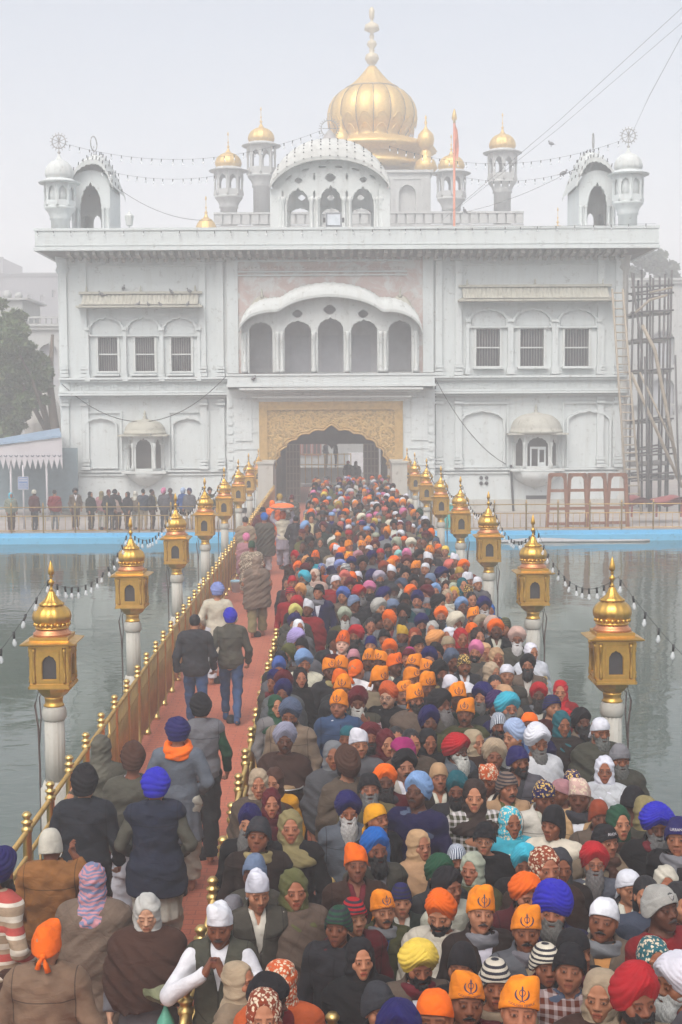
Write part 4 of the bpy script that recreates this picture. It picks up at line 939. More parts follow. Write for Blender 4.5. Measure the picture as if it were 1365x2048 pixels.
# shed with blue sheet roof and scalloped white valance
sh = thing('shed', 'open shed with blue sheet roof and scalloped white valance left of the gatehouse', 'shed')
Y = 62.5; x0, x1 = X(-60, 900, Y), X(124, 900, Y)
SHB = mat_plain('faded blue sheet roof', (.22, .31, .42), .5, .2, 2); VAL = mat_plain('white valance cloth', (.46, .44, .46), .8, .06, 1)
m = MB(); za, zb = Z(893, -60, Y), Z(870, 124, Y); zc_, zd_ = Z(880, -60, Y+4)-.4, Z(856, 118, Y+4)-.4; xq = X(119, 860, Y+4)
m.add([(x0, Y, za), (x1, Y, zb), (xq, Y+4.0, zd_+.4), (x0, Y+4.0, zc_+.4), (x0, Y, za-.1), (x1, Y, zb-.1), (xq, Y+4.0, zd_+.3), (x0, Y+4.0, zc_+.3)], [(0, 1, 2, 3), (7, 6, 5, 4), (0, 4, 5, 1), (1, 5, 6, 2)]); m.build('roof', SHB, sh)
m = MB()
n = 17; z1 = Z(920, 60, Y); zt = lambda x: za-.12+(zb-za)*(x-x0)/(x1-x0)
pts = []
for j in range(n*2+1):
    x = x0+(x1-x0)*j/(2*n); pts.append((x, z1+(.0 if j % 2 else -.42)+(.05 if j % 2 else 0)))
m.plate(pts+[(x1, zt(x1)), (x0, zt(x0))], [], Y+.08, Y+.11); m.build('valance', VAL, sh)
m = MB()
for j in range(n): x = x0+(x1-x0)*(j+.5)/n; m.tube([(x-.07, Y+.06, z1+.22), (x-.03, Y+.06, z1+.16), (x+.03, Y+.06, z1+.16), (x+.07, Y+.06, z1+.22)], .018, 4)
m.build('printed_motif', mat_plain('blue grey print', (.12, .14, .2), .8), sh)
for xx in (x0, X(20, 950, Y), X(92, 950, Y)): m = MB(); m.tube([(xx, Y+.2, -.3), (xx, Y+.2, z1+.1)], .05, 6); m.build('post', VAL, sh)
m = MB(); m.box(x0, x1, Y+3.8, Y+3.9, 0, zc_); m.build('back_wall', mat_plain('shaded blue green wall', (.16, .22, .25), .8), sh)  # one dull blue green colour over the whole back wall
sg = thing('sign', 'blue notice board with white writing on a white pole before the shed', 'sign'); Y = 58.5
q = Q(47, 965, Y); m = MB(); m.tube([(q[0], Y, -.3), (q[0], Y, Z(930, 47, Y))], .04, 8); m.build('pole', VAL, sg)
x0, x1 = X(37, 965, Y), X(58, 965, Y); z0, z1 = Z(979, 47, Y), Z(953, 47, Y)
m = MB(); m.box(x0, x1, Y-.08, Y-.045, z0, z1); bd = m.build('board', mat_plain('blue enamel board', (.10, .20, .42), .4), sg)
m = MB(); m.plate([(x0, z0), (x1, z0), (x1, z1), (x0, z1)], [[(x0+.02, z0+.02), (x1-.02, z0+.02), (x1-.02, z1-.02), (x0+.02, z1-.02)]], Y-.09, Y-.081)
rr = np.random.default_rng(2)
for row, (zc, hh) in enumerate(((.84, .03), (.68, .03), (.46, .015), (.36, .015), (.26, .015), (.12, .02))):
    x = x0+.05
    while x < x1-.07: wl = .015+.03*rr.random(); m.box(x, x+wl, Y-.088, Y-.082, z0+(z1-z0)*zc-hh, z0+(z1-z0)*zc+hh); x += wl+.012
m.build('lettering', VAL, bd)
# ------------------------------------------------------------------ right side: far arcade, scaffold, ladder, frames, pipes
house('far white arcaded building behind the scaffolding at right', (1240, 1460), 560, 96, FARB, 14, [(1302, 1350, 830, 775, 755), (1380, 1430, 830, 775, 755), (1302, 1350, 730, 680, 662)], (), parapet=(808, 825))
sc = thing('scaffolding', 'tall pipe and pole scaffolding beside the right corner of the gatehouse', 'scaffolding')
m = MB()
lev = [(1268, 546), (1277, 560), (1284, 540), (1295, 565), (1301, 550), (1307, 556), (1320, 553), (1331, 548), (1338, 556), (1344, 540)]
Ys = [YB-1.0, YB+1.8, YB-1.0, YB+1.8, YB-1.0, YB-1.0, YB+1.8, YB-1.0, YB+1.8, YB-1.0]
tops = []
for (px, py), Y in zip(lev, Ys): t = onY(px, py, Y); tops.append((t, Y)); m.tube([(t.x+.15*math.sin(px), Y, -.3), (t.x, Y, t.z)], .055, 6)
for px, py in ((1351, 710), (1290, 713)): t = onY(px, py, YB-2); m.tube([(t.x+.3, YB-2, -.3), (t.x, YB-2, t.z)], .05, 6)
m.build('upright', STEEL, sc)
m = MB()
for py, dz in ((575, .1), (590, .3), (625, 0), (680, 0), (742, 0), (842, 0), (900, 0), (912, 0), (950, 0), (962, 0), (1030, 0)):
    a = onY(1262, py, YB-1.06); b = onY(1348, py-5, YB-1.06); m.tube([a, b-Vector((0, 0, 0)), ], .05, 6); m.tube([a+Vector((0, 2.9, -.15)), b+Vector((0, 2.9, .05))], .05, 6)
m.tube([onY(1264, 545, YB-1.2), onY(1284, 700, YB-1.2), onY(1275, 900, YB-1.2)], .06, 6)
m.build('crossbar', STEEL, sc)
for py in (627, 681, 744, 844, 930):
    m = MB(); a = onY(1262, py, YB-1); b = onY(1346, py-4, YB-1)
    for k in range(5): m.tube([a+Vector((0, .2+k*.55, rng.normal()*.03-.03)), b+Vector((0, .25+k*.55, rng.normal()*.03-.03))], .07, 5)
    m.build('scaffold_deck', MATS.get('grey scaffold board') or mat_plain('grey scaffold board', (.2, .19, .18), .9, .3, 3), sc)
m = MB(); 
m.tube([onY(1285, 650, YB-1.3), onY(1310, 700, YB-1.3), onY(1330, 800, YB-1.3), onY(1360, 960, YB-1.3)], .09, 6); m.tube([onY(1262, 745, YB-1.5), onY(1300, 830, YB-1.5), onY(1365, 975, YB-1.5)], .08, 6)
m.tube([onY(1280, 745, YB-1.6), onY(1352, 900, YB-1.6)], .05, 6); m.tube([onY(1335, 590, YB-1.4), onY(1300, 600, YB-1.4), onY(1272, 625, YB-1.4)], .06, 5); m.tube([onY(1345, 575, YB-1.4), onY(1300, 585, YB-1.4)], .05, 5)
m.build('bamboo_brace', BAMBOO, sc)
ld = thing('ladder', 'long bamboo ladder leaning on the right corner of the gatehouse', 'ladder')
m = MB(); la0, la1 = onY(1225, 578, YB-.95), onY(1256, 1020, YB-3.2); lb0, lb1 = onY(1246, 578, YB-.95), onY(1283, 1020, YB-3.2); la1.z = lb1.z = -.22
m.tube([la0, la1], .055, 6); m.tube([lb0, lb1], .055, 6); m.build('side_pole', BAMBOO, ld)
for j in range(28): t = (j+.5)/28; m = MB(); m.tube([la0.lerp(la1, t), lb0.lerp(lb1, t)], .035, 5); m.build('rung', BAMBOO, ld)
fr0 = None
for i, (px, w_) in enumerate(((1115, 32), (1155, 33), (1194, 33), (1235, 34))):
    Y = YT+1.3+.15*i; xc = onY(px, 1000, Y).x; s = Y/2770; h = Z(948, px, Y)-TZ; hw = w_/2*s; hw2 = hw*1.28
    m = MB()
    for s_ in (-1, 1):
        m.add([(s_*hw2-.07, -.07, 0), (s_*hw2+.07, -.07, 0), (s_*hw2+.07, .07, 0), (s_*hw2-.07, .07, 0), (s_*hw*.93-.07, -.07, h), (s_*hw*.93+.07, -.07, h), (s_*hw*.93+.07, .07, h), (s_*hw*.93-.07, .07, h)], [(0, 1, 5, 4), (1, 2, 6, 5), (2, 3, 7, 6), (3, 0, 4, 7), (4, 5, 6, 7)])
    m.plate([(-hw*1.0, h-.13), (-hw*.8, h-.24), (-hw*.5, h-.1), (hw*.5, h-.1), (hw*.8, h-.24), (hw*1.0, h-.13), (hw*1.02, h+.04), (-hw*1.02, h+.04)], [], -.07, .07)
    for z_ in (.75, 1.5, .12): k = 1.28-.33*z_/h; m.box(-hw*k+.04, hw*k-.04, -.035, .035, z_, z_+.12)
    f = m.build('wooden_frame', WOODR); f.location = (xc, Y, TZ); f.rotation_euler.z = .05*i-.08
    tag(f, ['brown wooden trestle frame nearest the bay window', 'brown wooden trestle frame second from the left in its row', 'brown wooden trestle frame second from the right in its row', 'brown wooden trestle frame right beside the long ladder'][i], 'frame', 'wooden frames standing in a row')
m = MB(); m.smooth = True; a = Q(1262, 1002, YT+3); b = Q(1375, 1005, YT+3); n = 24; vs = []
for r_ in range(5):
    for i in range(n+1): u = i/n; vs.append((a[0]+(b[0]-a[0])*u, YT+3+r_*.35, a[1]+.12*math.sin(u*9+r_)-.08*abs(r_-1)**1.2+.12))
m.add(vs, [(r_*(n+1)+i, r_*(n+1)+i+1, (r_+1)*(n+1)+i+1, (r_+1)*(n+1)+i) for r_ in range(4) for i in range(n)]); m.add([(x, y, z-.06) for x, y, z in vs], [(r_*(n+1)+i, (r_+1)*(n+1)+i, (r_+1)*(n+1)+i+1, r_*(n+1)+i+1) for r_ in range(4) for i in range(n)])
m.smooth = False
for q in (.06, .5, .94): m.box(a[0]+(b[0]-a[0])*q-.04, a[0]+(b[0]-a[0])*q+.04, YT+3.4, YT+3.48, 0, a[1])
tag(m.build('red_awning', mat_plain('red tarpaulin', (.24, .06, .06), .7)), 'low red cloth awning behind the terrace railing at far right', 'awning')
m = MB()
for k in range(7):
    pts = []
    for i in range(18):
        u = i/17; px = 985+u*(1300-985)-k*2; py = 1086-9*math.sin(PI*u*1.6)*math.exp(-u)*(1 if k < 5 else -.6)+k*1.1-6*u
        p = onY(px, py, YT-.5-.04*k); pts.append((p.x, p.y, max(p.z, -.62)))
    m.tube(pts, .045, 5)
tag(m.build('pipe_bundle', mat_plain('grey hose pipe', (.34, .34, .35), .5)), 'bundle of grey pipes lying along the blue pool edge at right', 'pipes')
# small dustbin like turquoise box by the fence
m = MB(); p = onY(903, 1045, YT+.9); m.box(p.x-.35, p.x+.35, p.y, p.y+.4, TZ, .72, .04); m.box(p.x-.38, p.x+.38, p.y-.03, p.y+.43, .72, .78, .04); tag(m.build('box', mat_plain('turquoise plastic', (.05, .42, .40), .4)), 'small turquoise plastic box behind the right railing end', 'box')
# drainpipe / cable on the facade
m = MB(); m.tube([Vector((*Q(870, 748, YB-.1)[:1], YB-.1, Q(870, 748, YB-.1)[1])), onY(872, 800, YB-.1), onY(872, 868, YB-.1), onY(862, 878, YB-.1)], .035, 5)
m.tube([onY(1022, 930, YB-.15), onY(1026, 1000, YB-.15), onY(1028, 1040, YB-.15)], .06, 5)
tag(m.build('facade_cable', BLACK), 'dark cable running down the white wall right of the gate', 'cable')
def wire(label, pts, r=.02):
    m = MB(); m.tube(pts, r, 4); tag(m.build('wire', BLACK), label, 'wire')
wire('thin wire sagging across the left ground floor wall', catenary(onY(124, 768, YB-.3), onY(455, 750, YB-.9), 2.0, 24))
wire('thin wire looping down the wall right of the balcony', catenary(onY(868, 752, YB-.9), onY(1012, 928, YB-.2), .6, 18), .018)
wire('steep wire running up from the roof towers to the upper right sky', [onY(885, 440, 90), onY(1120, 240, 84), onY(1365, 15, 78)], .014)
wire('second steep wire beside it from the roof towers', [onY(925, 410, 90), onY(1120, 255, 84), onY(1365, 45, 78)], .012)
wire('near vertical wire from the right turret finial into the sky', [onY(1256, 285, 68), onY(1300, 190, 68), onY(1365, 70, 68)], .011)
wire('long diagonal wire left of the flagpole over the roof', catenary(onY(230, 372, 70), onY(425, 440, 72), .5, 12), .012)
wire('slanting wire over the right half of the roof', catenary(onY(925, 425, 86), onY(1165, 330, 70), .3, 12), .012)
GR = 'rows of bulbs strung across the foggy sky'
for lab, a, b, sag in (('upper row of bulbs between left turret and golden dome', onY(140, 290, 68), onY(640, 262, 69), 1.0), ('lower row of bulbs from left pavilion to left roof towers', onY(205, 340, 68), onY(430, 352, 72), .28),
                       ('upper row of bulbs from golden dome to right turret', onY(780, 292, 74), onY(1240, 282, 68), 1.0), ('lower row of bulbs from right roof towers to right pavilion', onY(930, 355, 74), onY(1165, 335, 69), .4),
                       ('row of bulbs along the roof edge of the gatehouse', onY(75, 462, YB-1.6), onY(1312, 447, YB-1.6), .12)):
    light_string('bulb_row', lab, catenary(a, b, sag, 24), .50*(1 if 'edge' not in lab else 1.6), 1.4 if 'edge' not in lab else 1.2, 'string lights', GR)
# pigeons on ledges
m = MB()
def pigeon_mb():
    m = MB(); m.lathe([(.002, -.13), (.035, -.10), (.06, -.02), (.055, .05), (.03, .10), (.008, .12)], 0, 0, 8)
    o = MB(); put(o, m, Matrix.Rotation(R(70), 4, 'Y')); o.ball((.10, 0, .09), .032, 6); o.tube([(.12, 0, .09), (.15, 0, .085)], .008, 4, .002); o.add([(-.1, -.025, -.03), (-.1, .025, -.03), (-.22, .03, -.08), (-.22, -.03, -.08), (-.1, 0, -.045)], [(0, 1, 2, 3), (4, 0, 3), (4, 1, 2)])
    o.tube([(.0, .015, -.05), (.01, .015, -.11)], .006, 4); o.tube([(.0, -.015, -.05), (.01, -.015, -.11)], .006, 4); return o
pg = pigeon_mb().build('pigeon', mat_plain('pigeon grey', (.12, .12, .13), .7)); pg0 = pg
PL = [(204, 588, -.35, 'on the left end of the left window canopy'), (247, 576, -.12, 'on the wall above the left window canopy'), (275, 609, -.8, 'leftmost of four on the lower lip of the left canopy'), (298, 610, -.8, 'second of four on the lower lip of the left canopy'), (323, 610, -.8, 'third of four on the lower lip of the left canopy'), (376, 608, -.8, 'rightmost on the lower lip of the left canopy'), (343, 583, -.3, 'on the top of the left canopy towards its right'), (380, 582, -.3, 'on the right end of the left canopy top'), (507, 757, -1.55, 'on the balcony edge left of centre'), (301, 866, -.9, 'on the small dome of the left bay window'), (1103, 287, 17, 'perched on the wires in the sky at right'), (1127, 346, 6, 'perched on the lower bulb row at right'), (930, 421, 20, 'perched on the far roof near the flagpole')]
for i, (px, py, dy, lab) in enumerate(PL):
    o = pg if i == 0 else pg0.copy()
    if i: COL.objects.link(o)
    o.location = onY(px, py, YB+dy); o.rotation_euler.z = rng.random()*6; s = 1.25 if dy < 1 else 1.7; o.scale = (s, s, s)
    tag(o, 'grey pigeon '+lab, 'bird', 'pigeons on the ledges and wires')
# ------------------------------------------------------------------ air
def haze():
    m = MB(); m.box(-240, 240, -30, 330, -3.2, 44)
    t = bpy.data.materials.new('fog'); t.use_nodes = True; n = t.node_tree; n.nodes.clear()
    o = n.nodes.new('ShaderNodeOutputMaterial'); v = n.nodes.new('ShaderNodeVolumePrincipled'); v.inputs['Density'].default_value = HAZE; v.inputs['Color'].default_value = (.975, .982, .995, 1); v.inputs['Anisotropy'].default_value = 0
    n.links.new(v.outputs[0], o.inputs['Volume'])
    h = m.build('haze', t); tag(h, kind='stuff')
HAZE = .0052
haze()
# ------------------------------------------------------------------ implicit surfaces on stretched grids (bodies, clothes, beards)
F4 = np.float32
def axis(lo, hi, coarse, fine=()):
    """grid lines from lo to hi: step coarse, or the finer step inside the given ranges"""
    x = lo; out = [lo]; st = coarse
    while x < hi:
        want = coarse
        for a, b, s in fine:
            d = max(a-x, x-b, 0); want = min(want, s+d*.35)
        st = want; x += st; out.append(x)
    return np.array(out, F4)
def surface(f, ax, ay, az, name, mat=None, color=None, smooth=True):
    X_, Y_, Z_ = np.meshgrid(ax, ay, az, indexing='ij')
    P = np.stack([X_, Y_, Z_], -1); D = f(P).astype(F4)
    S = D < 0; nx, ny, nz = S.shape
    c = np.zeros((nx-1, ny-1, nz-1), np.int8)
    for i in (0, 1):
        for j in (0, 1):
            for k in (0, 1): c += S[i:nx-1+i, j:ny-1+j, k:nz-1+k]
    act = (c > 0) & (c < 8); idx = -np.ones(act.shape, np.int64); n = int(act.sum()); idx[act] = np.arange(n)
    cells = np.argwhere(act); acc = np.zeros((n, 3)); cnt = np.zeros(n)
    offs = [(i, j, k) for i in (0, 1) for j in (0, 1) for k in (0, 1)]
    for a in offs:
        for d in range(3):
            if a[d]: continue
            b = list(a); b[d] = 1
            ia = cells+np.array(a); ib = cells+np.array(b)
            va = D[ia[:, 0], ia[:, 1], ia[:, 2]]; vb = D[ib[:, 0], ib[:, 1], ib[:, 2]]
            m = (va < 0) != (vb < 0); t = np.where(m, va/(va-vb+1e-12), 0)[:, None]
            pa = P[ia[:, 0], ia[:, 1], ia[:, 2]]; pb = P[ib[:, 0], ib[:, 1], ib[:, 2]]
            acc += np.where(m[:, None], pa+(pb-pa)*t, 0); cnt += m
    V = acc/cnt[:, None]
    Fs = []
    for d in range(3):
        sl0 = [slice(None)]*3; sl1 = [slice(None)]*3; sl0[d] = slice(0, -1); sl1[d] = slice(1, None)
        A = S[tuple(sl0)]; B = S[tuple(sl1)]; ch = np.argwhere(A != B)
        u, v = [(1, 2), (2, 0), (0, 1)][d]
        ok = (ch[:, u] > 0) & (ch[:, v] > 0) & (ch[:, u] < S.shape[u]-1) & (ch[:, v] < S.shape[v]-1); ch = ch[ok]
        du = np.zeros(3, int); du[u] = 1; dv = np.zeros(3, int); dv[v] = 1
        q = [idx[tuple((ch-o).T)] for o in (du+dv, dv, du*0, du)]
        Q_ = np.stack(q, 1); ins = A[tuple(ch.T)]; Q_[~ins] = Q_[~ins][:, ::-1]; Fs.append(Q_)
    Fq = np.concatenate(Fs)
    me = bpy.data.meshes.new(name); me.vertices.add(len(V)); me.vertices.foreach_set('co', V.astype(F4).ravel())
    me.loops.add(4*len(Fq)); me.loops.foreach_set('vertex_index', Fq.astype(np.int32).ravel())
    me.polygons.add(len(Fq)); me.polygons.foreach_set('loop_start', np.arange(0, 4*len(Fq), 4, dtype=np.int32)); me.polygons.foreach_set('loop_total', np.full(len(Fq), 4, np.int32))
    me.update(calc_edges=True); me.validate()
    me.polygons.foreach_set('use_smooth', np.ones(len(me.polygons), bool))
    if mat: me.materials.append(mat)
    if color is not None:
        a = me.color_attributes.new('Col', 'FLOAT_COLOR', 'POINT'); a.data.foreach_set('color', color(V).astype(F4).ravel())
    return me
def smin(a, b, k): h = np.clip(.5+.5*(b-a)/k, 0, 1); return b+(a-b)*h-k*h*(1-h)
def smax(a, b, k): return -smin(-a, -b, k)
def sph(P, c, r): return np.linalg.norm(P-np.array(c, F4), axis=-1)-r
def ell(P, c, r):
    q = P-np.array(c, F4); r = np.array(r, F4); k0 = np.linalg.norm(q/r, axis=-1); k1 = np.linalg.norm(q/(r*r), axis=-1)+1e-6
    return k0*(k0-1)/k1
def cap(P, a, b, ra, rb=None):
    rb = ra if rb is None else rb; a = np.array(a, F4); b = np.array(b, F4); ab = b-a
    h = np.clip(((P-a)@ab)/float(ab@ab), 0, 1); return np.linalg.norm(P-a-h[..., None]*ab, axis=-1)-(ra+(rb-ra)*h)
def rotm(yaw=0, pitch=0, roll=0):
    return np.array(Matrix.Rotation(R(yaw), 3, 'Z') @ Matrix.Rotation(R(pitch), 3, 'X') @ Matrix.Rotation(R(roll), 3, 'Y'), F4)
HC = np.array((0, -.01, 1.60), F4)          # eye-level centre of the head
def headlocal(P, rot): 
    piv = np.array((0, .02, 1.50), F4); return (P-piv)@rot+piv-HC       # inverse rotation for row vectors
def head_matrix(rot):
    piv = Vector((0, .02, 1.50)); Mr = Matrix(rot.tolist()).to_4x4()
    return Matrix.Translation(piv) @ Mr @ Matrix.Translation(-piv) @ Matrix.Translation(Vector(HC))
def head_sdf(q, old=False, w=1.0, jaw=1.0, nose=1.0, infl=0.0):
    d = ell(q, (0, .018, .035), (.078*w+infl, .097+infl, .090+infl))
    d = smin(d, ell(q, (0, -.022, -.045), (.0700*w*jaw+infl, .068+infl, .072+infl)), .035)
    d = smin(d, sph(q, (0, -.066, -.098), .025*jaw+infl), .03)
    if infl: return d
    for s in (-1, 1):
        d = smin(d, sph(q, (s*.048*w, -.048, -.026), .025 if not old else .022), .02)
        d = smin(d, ell(q, (s*.078*w, .012, -.012), (.009, .019, .031)), .008)
        if old: d = smax(d, -ell(q, (s*.048, -.085, -.062), (.018, .016, .03)), .015)
    d = smin(d, cap(q, (-.044*w, -.069, .020), (.044*w, -.069, .020), .0125), .014)
    for s in (-1, 1): d = smax(d, -sph(q, (s*.033, -.108, -.002), .0215), .014)
    for s in (-1, 1): d = smin(d, ell(q, (s*.032, -.0735, -.003), (.0165, .0135, .0125)), .007)
    d = smin(d, cap(q, (0, -.081, .002), (0, -.099*nose, -.030), .0058, .0112), .016)
    for s in (-1, 1): d = smin(d, sph(q, (s*.0135, -.090, -.034), .0092), .008)
    d = smin(d, cap(q, (-.020, -.0835, -.0665), (.020, -.0835, -.0665), .0075), .006)
    d = smin(d, cap(q, (-.016, -.0835, -.078), (.016, -.0835, -.078), .0085), .006)
    d = smax(d, -cap(q, (-.024, -.0945, -.0715), (.024, -.0945, -.0715), .0028), .004)
    return d
def face_color(q, lips=(.62, .36, .34), closed=False, old=False, stubble=0.0, greybrow=False):
    n = len(q); C = np.ones((n, 4)); x, y, z = q[:, 0], q[:, 1], q[:, 2]; ax_ = np.abs(x); front = y < -.05
    def put_(mask, col, a=1.0):
        if hasattr(a, 'shape'): a = a[mask][:, None]
        C[mask, :3] = C[mask, :3]*(1-a)+np.array(col)*a
    put_(front & (np.abs(z+.003) < .024) & (ax_ < .056) & (ax_ > .010), (.62, .56, .54), .55)
    lipm = front & (np.abs(z+.072) < .0145) & (ax_ < .027-.5*np.abs(z+.072)); put_(lipm, lips, .85)
    put_(front & (np.abs(z+.0718) < .0026) & (ax_ < .024), (.22, .13, .12), .9)
    bz = .0205-.15*np.maximum(ax_-.040, 0)+.14*(ax_-.02); bw = .0042-.05*np.maximum(ax_-.035, 0)
    put_(front & (np.abs(z-bz) < bw) & (ax_ > .011) & (ax_ < .054), (.16, .12, .11) if not greybrow else (.75, .75, .75), .75)
    if closed: put_(front & (np.abs(z+.006+.6*(ax_-.032)**2*40) < .0024) & (np.abs(ax_-.032) < .016), (.10, .07, .06), .9)
    else:
        e = ((ax_-.032)/.0150)**2+((z+.0015)/.0060)**2
        put_(front & (e < 1.75), (.24, .16, .14), .75); put_(front & (e < 1) & (z < .0035), (1.05, 1.15, 1.22), .75)
        put_(front & ((ax_-.0315)**2+(z+.0008)**2 < .0062**2), (.05, .04, .04), 1.0)
    put_(front & (np.abs(z+.043) < .004) & (np.abs(ax_-.009) < .0045) & (y < -.088), (.25, .15, .13), .7)
    if stubble: put_((z < -.045) & (y < .02) & (z > -.13) & ~lipm, (.45, .42, .42), stubble); put_(front & (np.abs(z+.055) < .006) & (ax_ < .028), (.3, .26, .26), stubble)
    if old:
        for zz in (.040, .050, .060): put_(front & (np.abs(z-zz-.003*np.sin(x*90)) < .0016) & (ax_ < .04), (.6, .5, .48), .6)
        for s in (1,): put_(front & (np.abs(z+.045+(ax_-.03)*1.6) < .003) & (ax_ > .022) & (ax_ < .045), (.55, .45, .43), .7)
    return C
# joints of the standing body (y forward is negative)
def pose(**kw):
    p = dict(hipL=(.09, 0, .92), kneeL=(.10, -.02, .50), ankL=(.10, .02, .09), toeL=(.12, -.13, .03), hipR=(-.09, 0, .92), kneeR=(-.10, -.02, .50), ankR=(-.10, .02, .09), toeR=(-.12, -.13, .03),
             shL=(.175, .01, 1.385), elL=(.255, .03, 1.12), wrL=(.235, -.09, .90), haL=(.22, -.12, .80), shR=(-.175, .01, 1.385), elR=(-.255, .03, 1.12), wrR=(-.235, -.09, .90), haR=(-.22, -.12, .80))
    p.update(kw); return p
def vlerp(a, b, t): return tuple(a[i]+(b[i]-a[i])*t for i in range(3))
def arms(P, p, o, sides='LR'):
    d = None
    for s in sides:
        a = cap(P, p['sh'+s], p['el'+s], .050+o, .040+o); b = cap(P, p['el'+s], p['wr'+s], .040+o, .027+o)
        e = smin(a, b, .02); d = e if d is None else np.minimum(d, e)
    return d
def hand(P, wr, ha, side=1, curl=.5, thumb=(0, -1, 0)):
    wr = np.array(wr, F4); ha = np.array(ha, F4); ax_ = ha-wr; L = np.linalg.norm(ax_)+1e-6; ax_ = ax_/L
    th = np.array(thumb, F4); th = th-ax_*(th@ax_); th /= np.linalg.norm(th)+1e-6; nr = np.cross(ax_, th)*side     # nr: palm normal (towards the body)
    pc = wr+ax_*.045
    d = cap(P, wr-ax_*.01, wr+ax_*.02, .026, .024)
    for k, u in enumerate((-.027, -.009, .009, .027)): d = smin(d, cap(P, wr+ax_*.02+th*u*.7, wr+ax_*.08+th*u, .016, .0125), .014)
    for k, (u, l) in enumerate(((.029, .072), (.0095, .082), (-.0095, .076), (-.028, .060))):
        a = wr+ax_*.082+th*u; c1 = curl*(1+.15*k); m = a+(ax_*math.cos(c1)+nr*math.sin(c1))*l*.5; e = m+(ax_*math.cos(c1*2.1)+nr*math.sin(c1*2.1))*l*.5
        f = np.minimum(cap(P, a, m, .0098, .0088), cap(P, m, e, .0088, .0072)); d = smin(d, f, .004)
    a = wr+ax_*.028+th*.022; m = a+(ax_*.55+th*.75+nr*.25)*.042; e = m+(ax_*.85+th*.2+nr*.35)*.032
    return smin(d, np.minimum(cap(P, a, m, .0125, .0105), cap(P, m, e, .0105, .0085)), .008)
def torso(P, o, fem=False, depth=1.0):
    sw = .165 if not fem else .15
    d = ell(P, (0, .005, 1.29), (sw+o, .112*depth+o, .185+o)); d = smin(d, ell(P, (0, 0, 1.08), (.150+o, .108*depth+o, .20+o)), .06)
    d = smin(d, ell(P, (0, .008, .94), (.168+o, .118*depth+o, .14+o)), .06)
    d = smin(d, cap(P, (-sw*.95, .01, 1.385), (sw*.95, .01, 1.385), .060+o), .05)
    if fem: d = smin(d, ell(P, (0, -.07, 1.25), (.12+o, .07+o, .075+o)), .04)
    return d
def legs(P, p, o):
    d = None
    for s in 'LR':
        e = smin(cap(P, p['hip'+s], p['knee'+s], .085+o, .055+o), cap(P, p['knee'+s], p['ank'+s], .055+o, .036+o*1.2), .03); d = e if d is None else np.minimum(d, e)
    return d
def feet(P, p):
    d = None
    for s in 'LR':
        a = np.array(p['ank'+s]); t = np.array(p['toe'+s]); e = smin(cap(P, a, (a[0], a[1]+.03, a[2]-.055), .036, .032), cap(P, (a[0], a[1]+.01, a[2]-.055), t, .034, .026), .02); d = e if d is None else np.minimum(d, e)
    return d
def make_body(name, p, rot=rotm(), fem=False, hands=False, fc=None, kw=None, box=None, curl=(.5, .5), thumbs=((0, -1, 0), (0, -1, 0)), s=1):
    kw = kw or {}; fc = fc or {}
    def f(P):
        q = headlocal(P, rot); d = head_sdf(q, **kw)
        nb = np.array((0, .035, 1.40)); nt_ = np.array(head_matrix(rot) @ Vector((0, .022, -.06)))
        d = smin(d, cap(P, nb, nt_, .056 if not fem else .048, .050 if not fem else .044), .02)
        d = smin(d, torso(P, 0, fem), .04); d = smin(d, arms(P, p, 0), .02); d = smin(d, legs(P, p, 0), .03); d = smin(d, feet(P, p), .02)
        for i, sd_ in enumerate('LR'):
            if hands: d = smin(d, hand(P, p['wr'+sd_], p['ha'+sd_], 1 if sd_ == 'L' else -1, curl[i], thumbs[i]), .01)
            else: d = smin(d, ell(P, vlerp(p['wr'+sd_], p['ha'+sd_], .8), (.032, .042, .07)), .02)
        return d
    allp = np.array(list(p.values())); lo = np.minimum(allp.min(0)-.13, (-.3, -.2, -.01)); hi = np.maximum(allp.max(0)+.13, (.3, .17, 1.74)); lo[2] = -.01; hi[2] = max(1.76, hi[2])
    hc = np.array(head_matrix(rot) @ Vector((0, 0, 0)))
    fx = [(hc[0]-.085, hc[0]+.085, .0046)]; fy = [(hc[1]-.13, hc[1]-.03, .0046)]; fz = [(hc[2]-.12, hc[2]+.07, .0046)]
    if hands:
        for sd_ in 'LR':
            w_ = np.array(p['wr'+sd_]); h_ = np.array(p['ha'+sd_]); a = np.minimum(w_, h_)-.05; b = np.maximum(w_, h_)+.05
            fx.append((a[0], b[0], .0075)); fy.append((a[1], b[1], .0075)); fz.append((a[2], b[2], .0075))
    def col(V): return face_color(headlocal(V.astype(F4), rot), **fc)
    return surface(f, axis(lo[0], hi[0], .022, fx), axis(lo[1], hi[1], .022, fy), axis(lo[2], hi[2], .026, fz), name, SKIN, col)
def wr_noise(P, a=.006, f=26, seed=0):
    x, y, z = P[..., 0], P[..., 1], P[..., 2]; s = seed*1.7
    r1 = 1-2*np.abs(np.sin(f*.45*z+7*x*np.sign(x+.001)+s+1.6*np.sin(7*x+4*y+s))); r2 = 1-2*np.abs(np.sin(f*.62*z-9*x+6*y+2*s+1.2*np.sin(13*z)))
    return -a*(1.25*r1+.9*r2*r1)+.4*a*np.sin(f*1.6*z+20*y+4*np.sin(11*x)+s)
def g_axes(p, zlo, zhi, step=.014, ex=.10, fine_top=True):
    allp = np.array([p[k] for k in ('shL', 'shR', 'elL', 'elR', 'wrL', 'wrR')]); lo = allp.min(0)-ex; hi = allp.max(0)+ex
    return axis(min(lo[0], -.26), max(hi[0], .26), step), axis(min(lo[1], -.24), max(hi[1], .24), step), axis(zlo, max(zhi, 0), step)
